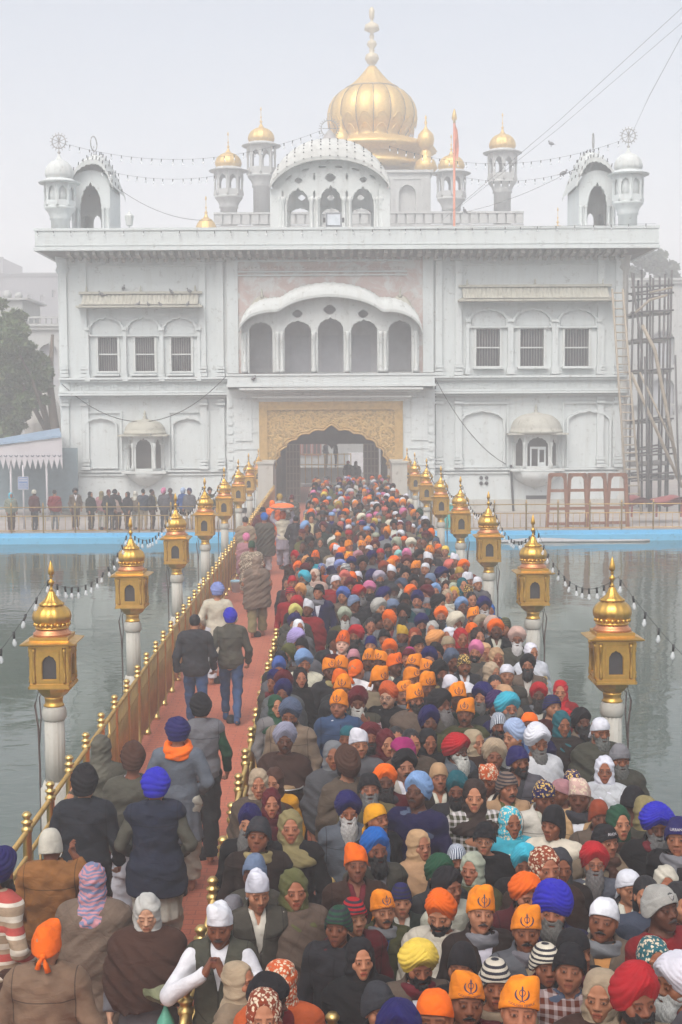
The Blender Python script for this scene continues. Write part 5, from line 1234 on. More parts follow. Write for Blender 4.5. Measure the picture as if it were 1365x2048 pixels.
def neck_cut(P, d, r=.066, y=.022): return np.maximum(d, -(np.where(P[..., 2] > 1.38, np.sqrt(P[..., 0]**2+(P[..., 1]-y)**2)-r, 1)))
def lapel(P, zb=1.19, k=.23): return np.where(P[..., 1] < 0, np.abs(P[..., 0])-np.maximum(0, (P[..., 2]-zb)*k), 1)
def jacket(name, p, hem=.86, o=.030, vee=True, sleeves='LR', collar=True, seed=0, flare=.0, step=.013, depth=1.05, fem=False):
    def f(P):
        d = torso(P, o, fem, depth)
        if hem < .8: d = smin(d, ell(P, (0, .005, .80), (.20+flare, .155+flare, .36)), .08)
        a = arms(P, p, .024, sleeves or 'LR')
        if sleeves:
            d = smin(d, a, .03)
            for s in sleeves:
                w_, e_ = np.array(p['wr'+s]), np.array(p['el'+s]); u = (w_-e_)/np.linalg.norm(w_-e_); d = np.maximum(d, np.where(np.linalg.norm(P-w_, axis=-1) < .11, (P-w_)@u.astype(F4)-.0, -1))
        d = d+wr_noise(P, .0065, 30, seed)
        if collar: d = smin(d, np.maximum(np.abs(np.sqrt((P[..., 0]/1.0)**2+(P[..., 1]-.026)**2)-.080-.25*(1.47-P[..., 2]))-.012, np.maximum(P[..., 2]-1.488-P[..., 1]*.45, 1.40-P[..., 2])), .012)
        d = neck_cut(P, d)
        if vee: d = smax(d, -np.maximum(lapel(P), -(P[..., 2]-1.15)), .006)
        d = np.maximum(d, -np.where((P[..., 1] < 0) & (P[..., 2] < 1.2), np.abs(P[..., 0]-.004)-.003, 1))
        return np.maximum(d, hem-P[..., 2]-.0)
    ax_, ay, az = g_axes(p, min(hem-.03, min(p['wrL'][2], p['wrR'][2])-.05), max(1.53, p['wrL'][2]+.1, p['wrR'][2]+.1), step)
    return surface(f, ax_, ay, az, name, COATM)
def shirt(name, p, o=.016, sleeves='', collar=True, hem=.9, seed=0, turtle=False, step=.013, fem=False, cr=.060):
    def f(P):
        d = torso(P, o, fem)
        if hem < .8: d = smin(d, ell(P, (0, .005, .78), (.205, .165, .42)), .08)
        if sleeves: d = smin(d, arms(P, p, .017, sleeves), .03)
        for s in sleeves:
            w_, e_ = np.array(p['wr'+s]), np.array(p['el'+s]); u = (w_-e_)/np.linalg.norm(w_-e_); d = np.maximum(d, np.where(np.linalg.norm(P-w_, axis=-1) < .11, (P-w_)@u.astype(F4)-.0, -1))
        d = d+wr_noise(P, .0042, 34, seed)
        if turtle: d = smin(d, cap(P, (0, .03, 1.38), (0, .02, 1.475), .068, .060), .02)
        d = neck_cut(P, d, cr)
        if collar:
            rr = np.sqrt(P[..., 0]**2+(P[..., 1]-.02)**2); c_ = np.maximum(np.abs(rr-.070-.55*(1.462-P[..., 2]))-.007, np.maximum(P[..., 2]-1.462, 1.415-P[..., 2]-.25*np.maximum(0, -P[..., 1]-.03)))
            c_ = np.maximum(c_, -np.where(P[..., 1] < -.02, np.abs(P[..., 0])-.008-(1.462-P[..., 2])*.35, 1)); d = np.minimum(d, c_)
            d = np.maximum(d, -np.where((P[..., 1] < -.03) & (P[..., 2] > 1.375), np.abs(P[..., 0])-(P[..., 2]-1.375)*.30, 1))
        return np.maximum(d, hem-P[..., 2])
    ax_, ay, az = g_axes(p, min(hem-.03, min(p['wrL'][2], p['wrR'][2])-.05) if sleeves else hem-.03, 1.53 if not sleeves else max(1.53, p['wrL'][2]+.1, p['wrR'][2]+.1), step)
    return surface(f, ax_, ay, az, name, CLOTH)
def shawl(name, p, hem=.85, seed=0, neck=.085, step=.014, wide=1.0, hood=None, back=False, fold=1.0):
    """wool shawl round the shoulders with diagonal folds; hood = head rotation if it also covers the head"""
    def f(P):
        x, y, z = P[..., 0], P[..., 1], P[..., 2]
        sh = ell(P, (0, .01, 1.32), (.255*wide, .165, .16)); bo = ell(P, (0, -.01, 1.08), (.285*wide, .20, .34)); lo = cap(P, (0, 0, 1.1), (0, -.01, hem-.15), .17*wide, .235*wide)
        lo = ell(P, (0, -.01, hem+.12), (.29*wide, .205, .42)) if hem < .8 else lo
        d = smin(smin(sh, bo, .06), lo, .06)
        d = smin(d, cap(P, (-.12, .03, 1.41), (.12, .03, 1.41), .055), .05); d = smin(d, arms(P, dict(shL=(.18, .01, 1.375), elL=(.25, .02, 1.15), wrL=(.22, -.08, .95), shR=(-.18, .01, 1.375), elR=(-.25, .02, 1.15), wrR=(-.22, -.08, .95)), .022), .05)
        rr = np.sqrt(x*x+(y-.015)**2); roll = np.sqrt((rr-neck-.012)**2+(z-1.425+y*.25)**2)-.032; d = smin(d, roll, .03)
        t = x*.75+z*1.0+seed*.37
        d = d-fold*(.008*np.sin(t*42+3*np.sin(x*7+seed))+.004*np.sin(t*80+6*y))*np.clip((1.47-z)*6, 0, 1)
        if fold > .3: d = np.minimum(d, np.maximum(np.abs(x+.10+(z-1.2)*.9)-.045, np.abs(d+.004)-.012)+.0)
        d = np.where(z > 1.36, np.maximum(d, -(rr-neck+.012)), d)
        if hood is not None:
            q = headlocal(P, hood); h = ell(q, (0, .03, .025), (.105, .125, .122)); h = smin(h, cap(P, (0, .07, 1.38), (0, .04, 1.52), .105, .09), .05)
            h = h-.004*np.sin(q[..., 2]*60+q[..., 0]*25)
            cut = ell(q, (0, -.135, -.035), (.066, .125, .112)); d = smin(d, smax(h, -cut, .012), .03); d = smax(d, -np.where(z > 1.42, cut, 1), .01)
        return np.maximum(d, hem-z+.03*np.sin(x*9+seed))
    top = 1.52 if hood is None else 1.78
    return surface(f, axis(-.34*wide, .34*wide, step), axis(-.27, .27, step), axis(hem-.06, top, step), name, WOOLM)
def hood(name, rot, seed=0, shoulders=True, tight=0.0, step=.0095, low=1.30):
    """dupatta over the hair, falling on the shoulders; face left open"""
    def f(P):
        q = headlocal(P, rot); x, y, z = P[..., 0], P[..., 1], P[..., 2]
        h = ell(q, (0, .032, .026), (.098-tight, .120-tight, .113-tight)); h = smin(h, ell(q, (0, .01, -.06), (.092-tight, .085, .095)), .03)
        if shoulders: h = smin(h, cap(P, (0, .03, 1.36), (0, .035, 1.48), .150, .098), .05); h = smin(h, ell(P, (0, 0, 1.33), (.215, .155, .125)), .05)
        t = q[..., 0]*(1 if seed % 2 else -1)*.5+q[..., 2]
        h = h-.0035*np.sin(t*75+2.5*np.sin(x*22+seed))-.002*np.sin(t*140+seed)
        cut = ell(q, (0, -.135, -.012-.006*(seed % 3)), (.069, .122, .116))
        d = smax(h, -cut, .008); d = np.maximum(d, low-z)
        return d
    return surface(f, axis(-.22, .22, step), axis(-.17, .19, step), axis(low-.03, 1.79, step), name, CLOTH)
def scarf(name, seed=0, tail=True):
    def f(P):
        x, y, z = P[..., 0], P[..., 1], P[..., 2]; rr = np.sqrt(x*x+(y-.01)**2)
        d = np.sqrt((rr-.092)**2+((z-1.435+y*.3)*.8)**2)-.036; d = smin(d, np.sqrt((rr-.10)**2+((z-1.40+y*.35)*.9)**2)-.03, .02)
        if tail: d = smin(d, cap(P, (.03, -.13, 1.38), (.06, -.155, 1.12), .04, .045)*1.0, .03)
        return d-.004*np.sin(z*90+x*30+seed)
    return surface(f, axis(-.17, .17, .010), axis(-.23, .16, .010), axis(1.06, 1.50, .010), name, CLOTH)
def trousers(name, p, o=.02, hem=.10, loose=0, step=.018):
    def f(P):
        d = legs(P, p, o+loose); d = smin(d, ell(P, (0, .005, .93), (.175, .125, .12)), .04)+wr_noise(P, .006+loose*.1, 30, 2)
        d = np.maximum(d, P[..., 2]-1.0); zz = P[..., 2]
        return np.maximum(d, hem-zz)
    a = np.array([p[k] for k in p if k[:3] in ('hip', 'kne', 'ank')]); lo = a.min(0)-.17; hi = a.max(0)+.17
    return surface(f, axis(lo[0], hi[0], step), axis(lo[1], hi[1], step), axis(hem-.02, 1.04, step), name, CLOTH)
def shoes(name, p):
    def f(P): return feet(P, p)-.010
    a = np.array([p[k] for k in p if k[:3] in ('ank', 'toe')]); lo = a.min(0)-.07; hi = a.max(0)+.07
    return surface(f, axis(lo[0], hi[0], .012), axis(lo[1], hi[1], .012), axis(-.012, .30 if hi[2] > .25 else .14, .012), name, CLOTH)
# beards (in head space)
def beard(name, kind):
    def f(q):
        base = head_sdf(q, infl=.007 if kind != 'short' else .004)
        x, y, z = q[..., 0], q[..., 1], q[..., 2]
        side = np.maximum(base, z+.012+.25*np.maximum(0, .06-np.abs(x))*(np.abs(x) < .06)*3.0)     # below a line from the ears to under the nose
        side = np.maximum(side, y-.035); side = np.maximum(side, -z-.16)
        d = side
        if kind == 'full': d = smin(d, ell(q, (0, -.062, -.118), (.060, .050, .052)), .03)
        if kind == 'big': d = smin(d, ell(q, (0, -.070, -.135), (.072, .055, .075)), .03)
        if kind == 'long': d = smin(smin(d, ell(q, (0, -.070, -.135), (.074, .052, .085)), .03), ell(q, (0, -.085, -.20), (.052, .040, .11)), .04)
        if kind == 'short': d = smin(d, ell(q, (0, -.070, -.105), (.038, .034, .030)), .02)
        d = d-.0028*np.sin(x*170+z*40)*np.sin(z*120+y*60)-.0015*np.sin(x*330+z*90)
        mouth = ell(q, (0, -.115, -.073), (.025, .05, .0075)); d = smax(d, -mouth, .004)
        d = smax(d, -ell(q, (0, -.13, -.022), (.050, .07, .034)), .006)
        if kind != 'short' or True:
            for s in (-1, 1): d = smin(d, cap(q, (s*.004, -.098, -.056), (s*.034, -.082, -.070), .0085 if kind != 'short' else .006, .0045), .005)
        return d
    return surface(f, axis(-.105, .105, .0052), axis(-.15, .05, .0052), axis(-.34 if kind == 'long' else -.24, .01, .0052), name, HAIR)
def moustache(name):
    def f(q):
        d = None
        for s in (-1, 1): e = cap(q, (s*.004, -.0975, -.055), (s*.032, -.083, -.067), .0088, .004); d = e if d is None else smin(d, e, .004)
        return d
    return surface(f, axis(-.05, .05, .004), axis(-.12, -.06, .004), axis(-.09, -.03, .004), name, HAIR)
def hairdo(name, kind):
    def f(q):
        x, y, z = q[..., 0], q[..., 1], q[..., 2]
        d = ell(q, (0, .024, .040), (.083, .099, .094))-.002*np.sin(x*200)*np.sin(y*60)
        line = z-.020-.55*np.clip(-y-.01, 0, .08)*(.0+1)-.0  # hairline rises over the forehead
        d = np.maximum(d, -(z-(-.05+.105*np.clip((.03-y)/.08, 0, 1))) )
        if kind == 'parted': d = smax(d, -cap(q, (0, -.09, .105), (0, .02, .145), .0035), .004)
        if kind == 'long': d = smin(d, ell(q, (0, .055, -.06), (.085, .05, .15)), .03)
        if kind == 'bun': d = smin(d, sph(q, (0, .12, -.01), .04), .02)
        return d
    return surface(f, axis(-.10, .10, .006), axis(-.09, .18, .006), axis(-.24, .15, .006), name, HAIR)
# head coverings as wrapped parametric shells (head space)
def shell(name, fn, nu, nv, mat, close=True):
    vs = []; 
    for j in range(nv+1):
        for i in range(nu): vs.append(fn(2*PI*i/nu, j/nv))
    fs = [(j*nu+i, j*nu+(i+1) % nu, (j+1)*nu+(i+1) % nu, (j+1)*nu+i) for j in range(nv) for i in range(nu)]
    fs.append(tuple(nv*nu+i for i in range(nu)))
    me = bpy.data.meshes.new(name); me.from_pydata(vs, [], fs); me.materials.append(mat)
    b = bmesh.new(); b.from_mesh(me); bmesh.ops.recalc_face_normals(b, faces=b.faces); b.to_mesh(me); b.free()
    me.polygons.foreach_set('use_smooth', [True]*len(me.polygons)); return me
def turban(name, w=.116, d=.138, top=.178, rim=.055, layers=7, chev=2.6, tall=0, amp=.0062, lean=0, tilt=0, pw=.86, flat=0, nu=88, nv=44, irr=0):
    def fn(a, v):     # a=0 is the front
        af = a if a <= PI else a-2*PI; af2 = af-.10*lean
        zr = rim*math.exp(-(af/.62)**2)-.012-.050*(1-math.cos(af))/2*1.15
        inn = v < .06
        t = max(0, (v-.06)/.94)
        wl = layers*t*(1+.16*math.sin(2*af+irr*2)+.10*math.sin(5*t+irr))+irr*.37-chev*math.exp(-(abs(af2)/.80)**1.4)+(.45 if af2 > 0 else 0)*math.exp(-(af/1.8)**4)+.25*math.sin(af*2+lean*3)
        fr = wl-math.floor(wl); roll = amp*1.7*(math.sin(PI*fr)**.5)-amp*.9*fr
        edge = min(1, t*9)*min(1, (1-t)*6); roll *= edge
        el = t*PI/2; cz = max(0.0, math.sin(el)); cr = max(.03, math.cos(el)**pw)
        sq_ = min(1, t/.38); sq_ = sq_*sq_*(3-2*sq_); low = (.70 if abs(af) < 2.2 else .80) if not tall else .84
        bulge = (1+.035*math.sin(2*af+irr*1.7)+.03*math.sin(3*af+2.3*irr+t*4))*(low+(1.06-low)*sq_)+tall*.10*math.sin(PI*t*.8)
        zc = .02; z = zr+(top-zr)*(cz**(1.12 if not tall else 1.35))
        rad0 = 0.93 if inn else 1
        x = math.sin(a)*(w*cr*bulge*rad0+roll*cr); y = -math.cos(a)*(d*cr*bulge*rad0*(.93 if abs(af) < 1 else 1)+roll*cr)+.016
        z += roll*cz*.8+(0 if not inn else .008)
        z += .012*math.exp(-(af/.5)**2)*math.sin(PI*t)
        x += lean*.02*t*t; y -= tilt*z
        if flat: z = min(z, top-flat*.03*abs(x)/.1)
        return (x, y, z)
    return shell(name, fn, nu, nv, CLOTH)
def cap_cover(name, r=(.090, .112, .128), zf=.036, zb=-.035, cy=.014, ribs=0, cuff=0, peak=0, crumple=.0, cov_ears=False, seed=0, band=0, knot=False, tailw=0):
    rg = np.random.default_rng(seed); ph = rg.random(6)*6
    def fn(a, v):
        af = a if a <= PI else a-2*PI; zr = zf+(zb-zf)*(1-math.cos(af))/2
        if cov_ears: zr = zf-.050*math.exp(-((abs(af)-1.6)/.7)**2)+(zb-zf)*(1-math.cos(af))/2
        inn = v < .05; t = max(0, (v-.05)/.95); el = t*PI/2; cr = max(.03, math.cos(el)**.62); z = zr+(r[2]-zr)*math.sin(el)
        k = 0
        if ribs: k += .0016*math.sin(af*ribs)
        if cuff and t < cuff: k += .006
        if band and t < band: k += .003
        if crumple: k += crumple*(math.sin(af*3+ph[0]+z*30)+.7*math.sin(af*5+ph[1]-z*55)+.6*math.sin(af*8+ph[2]+z*80))*min(1, t*4)
        x = math.sin(a)*(r[0]*cr+k)*(.93 if inn else 1); y = -math.cos(a)*(r[1]*cr+k)*(.93 if inn else 1)+cy
        if peak: 
            e = math.exp(-((af-peak*1.2)/.9)**2)*math.exp(-((t-.62)/.3)**2); z += .035*e; x += math.sin(a)*.018*e
            z += .016*math.sin(PI*t)*(abs(math.cos(a*1.0))**2)
        return (x, y, z+k*.4)
    me = shell(name, fn, 72, 30, CLOTH)
    if knot:
        b = bmesh.new(); b.from_mesh(me)
        mb = MB(); mb.ball((0, .125, -.03), .02, 6); mb.tube([(0, .128, -.03), (-.02, .138, -.07), (-.035, .135, -.12)], .012, 6, .02); mb.tube([(0, .128, -.03), (.02, .14, -.065), (.03, .138, -.10)], .012, 6, .018)
        vv = [b.verts.new(p) for p in mb.v]
        for fc_ in mb.f:
            nf = b.faces.new([vv[i] for i in fc_]); nf.smooth = True
        b.to_mesh(me); b.free()
    return me
# ------------------------------------------------------------------ person materials (colour of each copy comes from its object colour)
def skin_mat():
    t = NT('skin'); oi = t.n('ShaderNodeObjectInfo'); at = t.n('ShaderNodeAttribute', attribute_name='Col')
    c = t.mix(oi.outputs['Color'], at.outputs['Color'], 1.0, 'MULTIPLY')
    n = t.noise(t.coord('Object'), 45, 4, .6); c = t.mix(c, tuple([.55, .42, .40]), t.ramp(n, [(.45, G3(0)), (.8, G3(.22))]), 'MULTIPLY')
    t.set(col=c, rough=.58, spec=.25); t.p.inputs['Subsurface Weight'].default_value = .0
    t.bump(t.noise(t.coord('Object'), 120, 3), .12, .002); return t.m
SKIN = skin_mat()
def cloth_mat(name, kind='plain', alt=(.5, .5, .5)):
    t = NT(name); oi = t.n('ShaderNodeObjectInfo'); c = oi.outputs['Color']; oc = t.coord('Object')
    # every copy gets its own patch of pattern
    sh = t.n('ShaderNodeVectorMath', operation='SCALE'); cb = t.n('ShaderNodeCombineXYZ'); t.l(oi.outputs['Random'], cb.inputs[0]); t.l(oi.outputs['Random'], cb.inputs[2]); t.l(cb.outputs[0], sh.inputs[0]); sh.inputs['Scale'].default_value = 17
    ad = t.n('ShaderNodeVectorMath', operation='ADD'); t.l(oc, ad.inputs[0]); t.l(sh.outputs[0], ad.inputs[1]); v = ad.outputs[0]
    n = t.noise(v, 9, 5, .6)
    sx = t.n('ShaderNodeSeparateXYZ'); t.l(oc, sx.inputs[0])
    def m2(op, a, b):
        x = t.n('ShaderNodeMath', operation=op)
        for q, i in ((a, 0), (b, 1)):
            if hasattr(q, 'is_output'): t.l(q, x.inputs[i])
            else: x.inputs[i].default_value = q
        return x.outputs[0]
    if kind == 'check':
        a = m2('GREATER_THAN', m2('SINE', m2('MULTIPLY', sx.outputs[0], 130), 0), .25); b = m2('GREATER_THAN', m2('SINE', m2('MULTIPLY', sx.outputs[2], 130), 0), .25)
        c = t.mix(c, alt, m2('MULTIPLY', m2('ADD', a, b), .42))
    if kind == 'coat':   # zip, yoke and shoulder seams, pocket slits
        X0, Y0, Z0 = sx.outputs
        def near(a, c_, w_): return m2('LESS_THAN', m2('ABSOLUTE', m2('SUBTRACT', a, c_), 0), w_)
        front = m2('LESS_THAN', Y0, 0); ax0 = m2('ABSOLUTE', X0, 0)
        zip_ = m2('MULTIPLY', near(X0, .004, .007), m2('MULTIPLY', front, m2('LESS_THAN', Z0, 1.42)))
        seam = m2('MULTIPLY', near(ax0, .192, .0035), m2('GREATER_THAN', Z0, 1.16)); yoke = m2('MULTIPLY', near(Z0, 1.315, .0035), m2('LESS_THAN', ax0, .19))
        pk = m2('MULTIPLY', near(m2('SUBTRACT', Z0, m2('MULTIPLY', ax0, .5)), .97, .005), m2('MULTIPLY', front, near(ax0, .12, .045)))
        mk = m2('MINIMUM', m2('ADD', m2('ADD', zip_, seam), m2('ADD', yoke, pk)), 1); c = t.mix(c, t.mix(c, (.22, .22, .23), 1, 'MULTIPLY'), m2('MULTIPLY', mk, .8))
        fade = t.noise(v, 2.2, 3); c = t.mix(c, t.mix(c, (1.35, 1.32, 1.28), 1, 'MULTIPLY'), t.ramp(fade, [(.45, G3(0)), (.7, G3(.7))]))
    if kind == 'wool':
        tt = m2('ADD', m2('MULTIPLY', sx.outputs[0], .75), sx.outputs[2]); st = m2('GREATER_THAN', m2('SINE', m2('MULTIPLY', tt, 58), 0), .93); st2 = m2('GREATER_THAN', m2('SINE', m2('MULTIPLY', m2('SUBTRACT', sx.outputs[0], m2('MULTIPLY', sx.outputs[2], .75)), 47), 0), .95)
        rnd = m2('GREATER_THAN', oi.outputs['Random'], .45)
        c = t.mix(c, t.mix(c, (.55, .52, .50), 1, 'MULTIPLY'), m2('MULTIPLY', m2('MULTIPLY', m2('MAXIMUM', st, st2), rnd), .25))
    if kind == 'stripe':
        a = m2('GREATER_THAN', m2('SINE', m2('MULTIPLY', sx.outputs[2], 230), 0), .1); c = t.mix(c, alt, a)
    if kind == 'vstripe':
        an = m2('ARCTAN2', sx.outputs[0], sx.outputs[1]); a = m2('GREATER_THAN', m2('SINE', m2('MULTIPLY', an, 26), 0), .2); c = t.mix(c, alt, a)
    if kind == 'wide':
        a = m2('GREATER_THAN', m2('SINE', m2('MULTIPLY', sx.outputs[2], 62), 0), .3); b = m2('GREATER_THAN', m2('SINE', m2('MULTIPLY', sx.outputs[2], 31), 0), .75); c = t.mix(t.mix(c, alt, a), (.35, .06, .05), b)
    if kind == 'floral':
        vo = t.n('ShaderNodeTexVoronoi'); vo.inputs['Scale'].default_value = 44; vn = t.n('ShaderNodeTexNoise'); vn.inputs['Scale'].default_value = 30; t.l(v, vn.inputs['Vector']); va = t.n('ShaderNodeVectorMath', operation='MULTIPLY_ADD'); t.l(vn.outputs['Color'], va.inputs[0]); va.inputs[1].default_value = (.035, .035, .035); t.l(v, va.inputs[2]); t.l(va.outputs[0], vo.inputs['Vector']); c = t.mix(alt, c, t.ramp(vo.outputs['Distance'], [(.36, G3(0)), (.46, G3(1))]))
        n5 = t.noise(v, 50, 3); c = t.mix(c, tuple(x*.4 for x in alt), t.ramp(n5, [(.6, G3(0)), (.66, G3(.6))]))
    if kind == 'paisley':
        wv = t.n('ShaderNodeTexWave', wave_type='RINGS'); wv.inputs['Scale'].default_value = 9; wv.inputs['Distortion'].default_value = 12; t.l(v, wv.inputs['Vector']); c = t.mix(c, alt, t.ramp(wv.outputs['Fac'], [(.45, G3(0)), (.6, G3(.9))]))
    dk = t.mix(c, (.62, .62, .64), 1, 'MULTIPLY')
    c = t.mix(c, dk, t.ramp(n, [(.4, G3(0)), (.72, G3(.75))]))
    t.set(col=c, rough=.85, spec=.2)
    fold = t.n('ShaderNodeTexNoise'); fold.inputs['Scale'].default_value = 7.5; fold.inputs['Detail'].default_value = 2.5; fold.inputs['Distortion'].default_value = 1.2
    mp = t.n('ShaderNodeMapping'); mp.inputs['Scale'].default_value = (1, 1, 1.9); mp.inputs['Rotation'].default_value = (.3, .6, .2); t.l(v, mp.inputs[0]); t.l(mp.outputs[0], fold.inputs['Vector'])
    wv = t.noise(v, 420 if kind != 'knit' else 130, 2)
    s_ = m2('ADD', fold.outputs['Fac'], m2('MULTIPLY', wv, .08 if kind != 'knit' else .3)); t.bump(s_, .5 if kind != 'turban' else .2, .022)
    return t.m
CLOTH = cloth_mat('cloth'); CLOTHT = cloth_mat('turban muslin', 'turban'); COATM = cloth_mat('coat cloth', 'coat'); WOOLM = cloth_mat('shawl wool', 'wool'); 
PAT = {'knit': cloth_mat('knitted wool', 'knit'), 'check': cloth_mat('checked cloth', 'check', (.35, .30, .30)), 'stripe': cloth_mat('striped knit', 'stripe', (.02, .02, .03)), 'vstripe': cloth_mat('vertical striped knit', 'vstripe', (.55, .58, .62)),
       'floral': cloth_mat('floral print', 'floral', (.62, .52, .38)), 'gold': cloth_mat('gold embroidered cloth', 'floral', (.62, .42, .12)), 'paisley': cloth_mat('paisley print', 'paisley', (.12, .18, .30)), 'wide': cloth_mat('broad striped wool', 'wide', (.55, .50, .42)), 'stripew': cloth_mat('pale striped knit', 'stripe', (.62, .62, .60)), 'plaid': cloth_mat('plaid shirt', 'check', (.62, .58, .58))}
def hair_mat():
    t = NT('hair'); oi = t.n('ShaderNodeObjectInfo'); n = t.noise(t.coord('Object', (90, 90, 14)), 3, 4, .7); c = t.mix(oi.outputs['Color'], t.mix(oi.outputs['Color'], (.35, .35, .36), 1, 'MULTIPLY'), t.ramp(n, [(.4, G3(0)), (.65, G3(.8))]))
    t.set(col=c, rough=.6, spec=.3); t.bump(n, .8, .008); return t.m
HAIR = hair_mat()
# ------------------------------------------------------------------ shared meshes
LV = rotm(pitch=-4); DN = rotm(pitch=0); UP = rotm(pitch=-11)     # level, looking down, chin up (pitch about x: positive lowers the face)
P0 = pose()
BODY = {
 'm0': (make_body('person', P0, LV, fc=dict(stubble=.25)), LV), 'm1': (make_body('person', P0, DN, fc=dict(stubble=.15), kw=dict(w=1.04, jaw=1.06)), DN),
 'm2': (make_body('person', P0, UP, fc=dict(stubble=.3), kw=dict(w=.96, jaw=.95, nose=1.06)), UP), 'm3': (make_body('person', P0, rotm(yaw=16, pitch=-3), fc=dict(stubble=.2)), rotm(yaw=16, pitch=-3)),
 'm4': (make_body('person', P0, rotm(yaw=-18, pitch=-4), fc=dict(stubble=.2), kw=dict(w=1.02)), rotm(yaw=-18, pitch=-4)),
 'm5': (make_body('person', P0, rotm(yaw=7, pitch=9), fc=dict(stubble=.35), kw=dict(w=1.05, jaw=.98, nose=1.05)), rotm(yaw=7, pitch=9)), 'm6': (make_body('person', P0, rotm(yaw=-8, pitch=-8, roll=4), fc=dict(stubble=.1, closed=False), kw=dict(w=.99, jaw=1.08, nose=.96)), rotm(yaw=-8, pitch=-8, roll=4)), 'm7': (make_body('person', P0, rotm(yaw=24, pitch=-2, roll=-3), fc=dict(old=True), kw=dict(w=1.02, old=True)), rotm(yaw=24, pitch=-2, roll=-3)),
 'o0': (make_body('person', P0, rotm(pitch=0), fc=dict(old=True, greybrow=True), kw=dict(old=True, nose=1.08)), rotm(pitch=0)),
 'f0': (make_body('person', P0, LV, True, fc=dict(lips=(.75, .34, .34)), kw=dict(w=.96, jaw=.9, nose=.97)), LV), 'f1': (make_body('person', P0, rotm(yaw=-14, pitch=1), True, fc=dict(lips=(.72, .34, .34)), kw=dict(w=.98, jaw=.92, nose=.97)), rotm(yaw=-14, pitch=1)),
 'f2': (make_body('person', P0, rotm(yaw=12, pitch=2), True, fc=dict(lips=(.6, .36, .34), old=True), kw=dict(old=True, jaw=.95)), rotm(yaw=12, pitch=2)),
 'c0': (make_body('person', P0, LV, fc=dict(lips=(.7, .36, .34)), kw=dict(w=1.03, jaw=.92, nose=.94)), LV)}
HEADGEAR = {
 'T': [turban('turban', .125, .142, .174, .068, 7, 3.3, lean=.5), turban('turban', .130, .142, .168, .062, 6, 2.9, lean=-.6, amp=.007), turban('turban', .121, .146, .184, .072, 8, 3.8, lean=.2, tilt=.12), turban('turban', .133, .147, .166, .06, 7, 3.2, lean=.9, flat=.5), turban('turban', .128, .150, .172, .075, 9, 4.2, lean=-.9, irr=1.3), turban('turban', .119, .140, .190, .066, 6, 3.4, lean=.7, irr=2.6, tilt=.08), turban('turban', .136, .144, .162, .058, 8, 2.4, lean=-.2, irr=4.1, amp=.0075)],
 't': [turban('turban', .113, .132, .162, .060, 6, 3.0, lean=.3, amp=.0055), turban('turban', .111, .136, .168, .056, 7, 2.8, lean=-.5, amp=.0055, tilt=.1), turban('turban', .116, .130, .155, .062, 5, 3.0, lean=-.2, amp=.0055), turban('turban', .118, .136, .158, .07, 8, 3.8, lean=.9, amp=.005, irr=1.9), turban('turban', .109, .130, .176, .06, 6, 2.6, lean=-.8, irr=3.3)],
 'u': [turban('turban', .118, .132, .190, .030, 9, .5, tall=1, pw=.6)],
 'k': [cap_cover('kerchief', (.089, .109, .130), .046, -.045, crumple=.0018, knot=True, seed=1), cap_cover('kerchief', (.091, .110, .138), .040, -.045, crumple=.0028, peak=-.6, knot=True, seed=2)],
 'p': [cap_cover('head_cloth', (.094, .113, .150), .040, -.045, crumple=.002, peak=.9, knot=True, band=.15, seed=3), cap_cover('head_cloth', (.093, .112, .143), .044, -.045, crumple=.0026, peak=-.9, knot=True, band=.15, seed=4), cap_cover('head_cloth', (.095, .114, .158), .038, -.05, crumple=.003, peak=.35, knot=True, seed=5)],
 'b': [cap_cover('beanie', (.092, .112, .130), .040, -.02, ribs=44, cuff=.28, cov_ears=True), cap_cover('beanie', (.092, .113, .136), .036, -.03, ribs=36, cov_ears=True, seed=2), cap_cover('beanie', (.095, .114, .138), .042, -.02, ribs=40, cuff=.34, cov_ears=True, seed=6)],
}
for k_ in 'Ttu':
    for me_ in HEADGEAR[k_]: me_.materials[0] = CLOTHT
HOOD = {}
def get_hood(bk, seed):
    k = (bk, seed % 2)
    if k not in HOOD: HOOD[k] = hood('head_shawl', BODY[bk][1], seed % 2)
    return HOOD[k]
BEARD = {'full': beard('beard', 'full'), 'big': beard('beard', 'big'), 'long': beard('beard', 'long'), 'short': beard('beard', 'short')}
MOUST = moustache('moustache'); HAIRM = {'parted': hairdo('hair', 'parted'), 'short': hairdo('hair', 'short'), 'long': hairdo('hair', 'long')}
GARM = {'j': [jacket('jacket', P0, seed=0), jacket('jacket', P0, seed=3, vee=False)], 'v': [jacket('vest', P0, sleeves='', o=.034, seed=1)], 'w': [shirt('sweater', P0, .022, 'LR', False, .88, 1, turtle=True), shirt('sweater', P0, .022, 'LR', False, .88, 2, cr=.085)],
        's': [shawl('shawl', P0, seed=0), shawl('shawl', P0, seed=2, neck=.095), shawl('shawl', P0, seed=5, wide=.93)]}
SHIRT = shirt('shirt', P0, .014, '', True, 1.0); SHIRTL = shirt('shirt', P0, .016, 'LR', True, .9); PANTS = trousers('trousers', P0); SCARFM = [scarf('scarf', 0), scarf('scarf', 3, False)]
def glasses_mesh():
    m = MB()
    for s in (-1, 1):
        m.tube([(s*.033+.0235*math.cos(a), -.104+.004*abs(math.cos(a)), -.004+.0185*math.sin(a)) for a in [2*PI*i/14 for i in range(15)]], .0019, 4)
        m.tube([(s*.056, -.100, .002), (s*.079, -.05, .004), (s*.082, .01, .0)], .0018, 4)
    m.tube([(-.010, -.107, .0), (0, -.110, .004), (.010, -.107, .0)], .0018, 4)
    me = bpy.data.meshes.new('glasses'); me.from_pydata(m.v, [], m.f); me.materials.append(BLACK); return me
GLASSES = glasses_mesh()
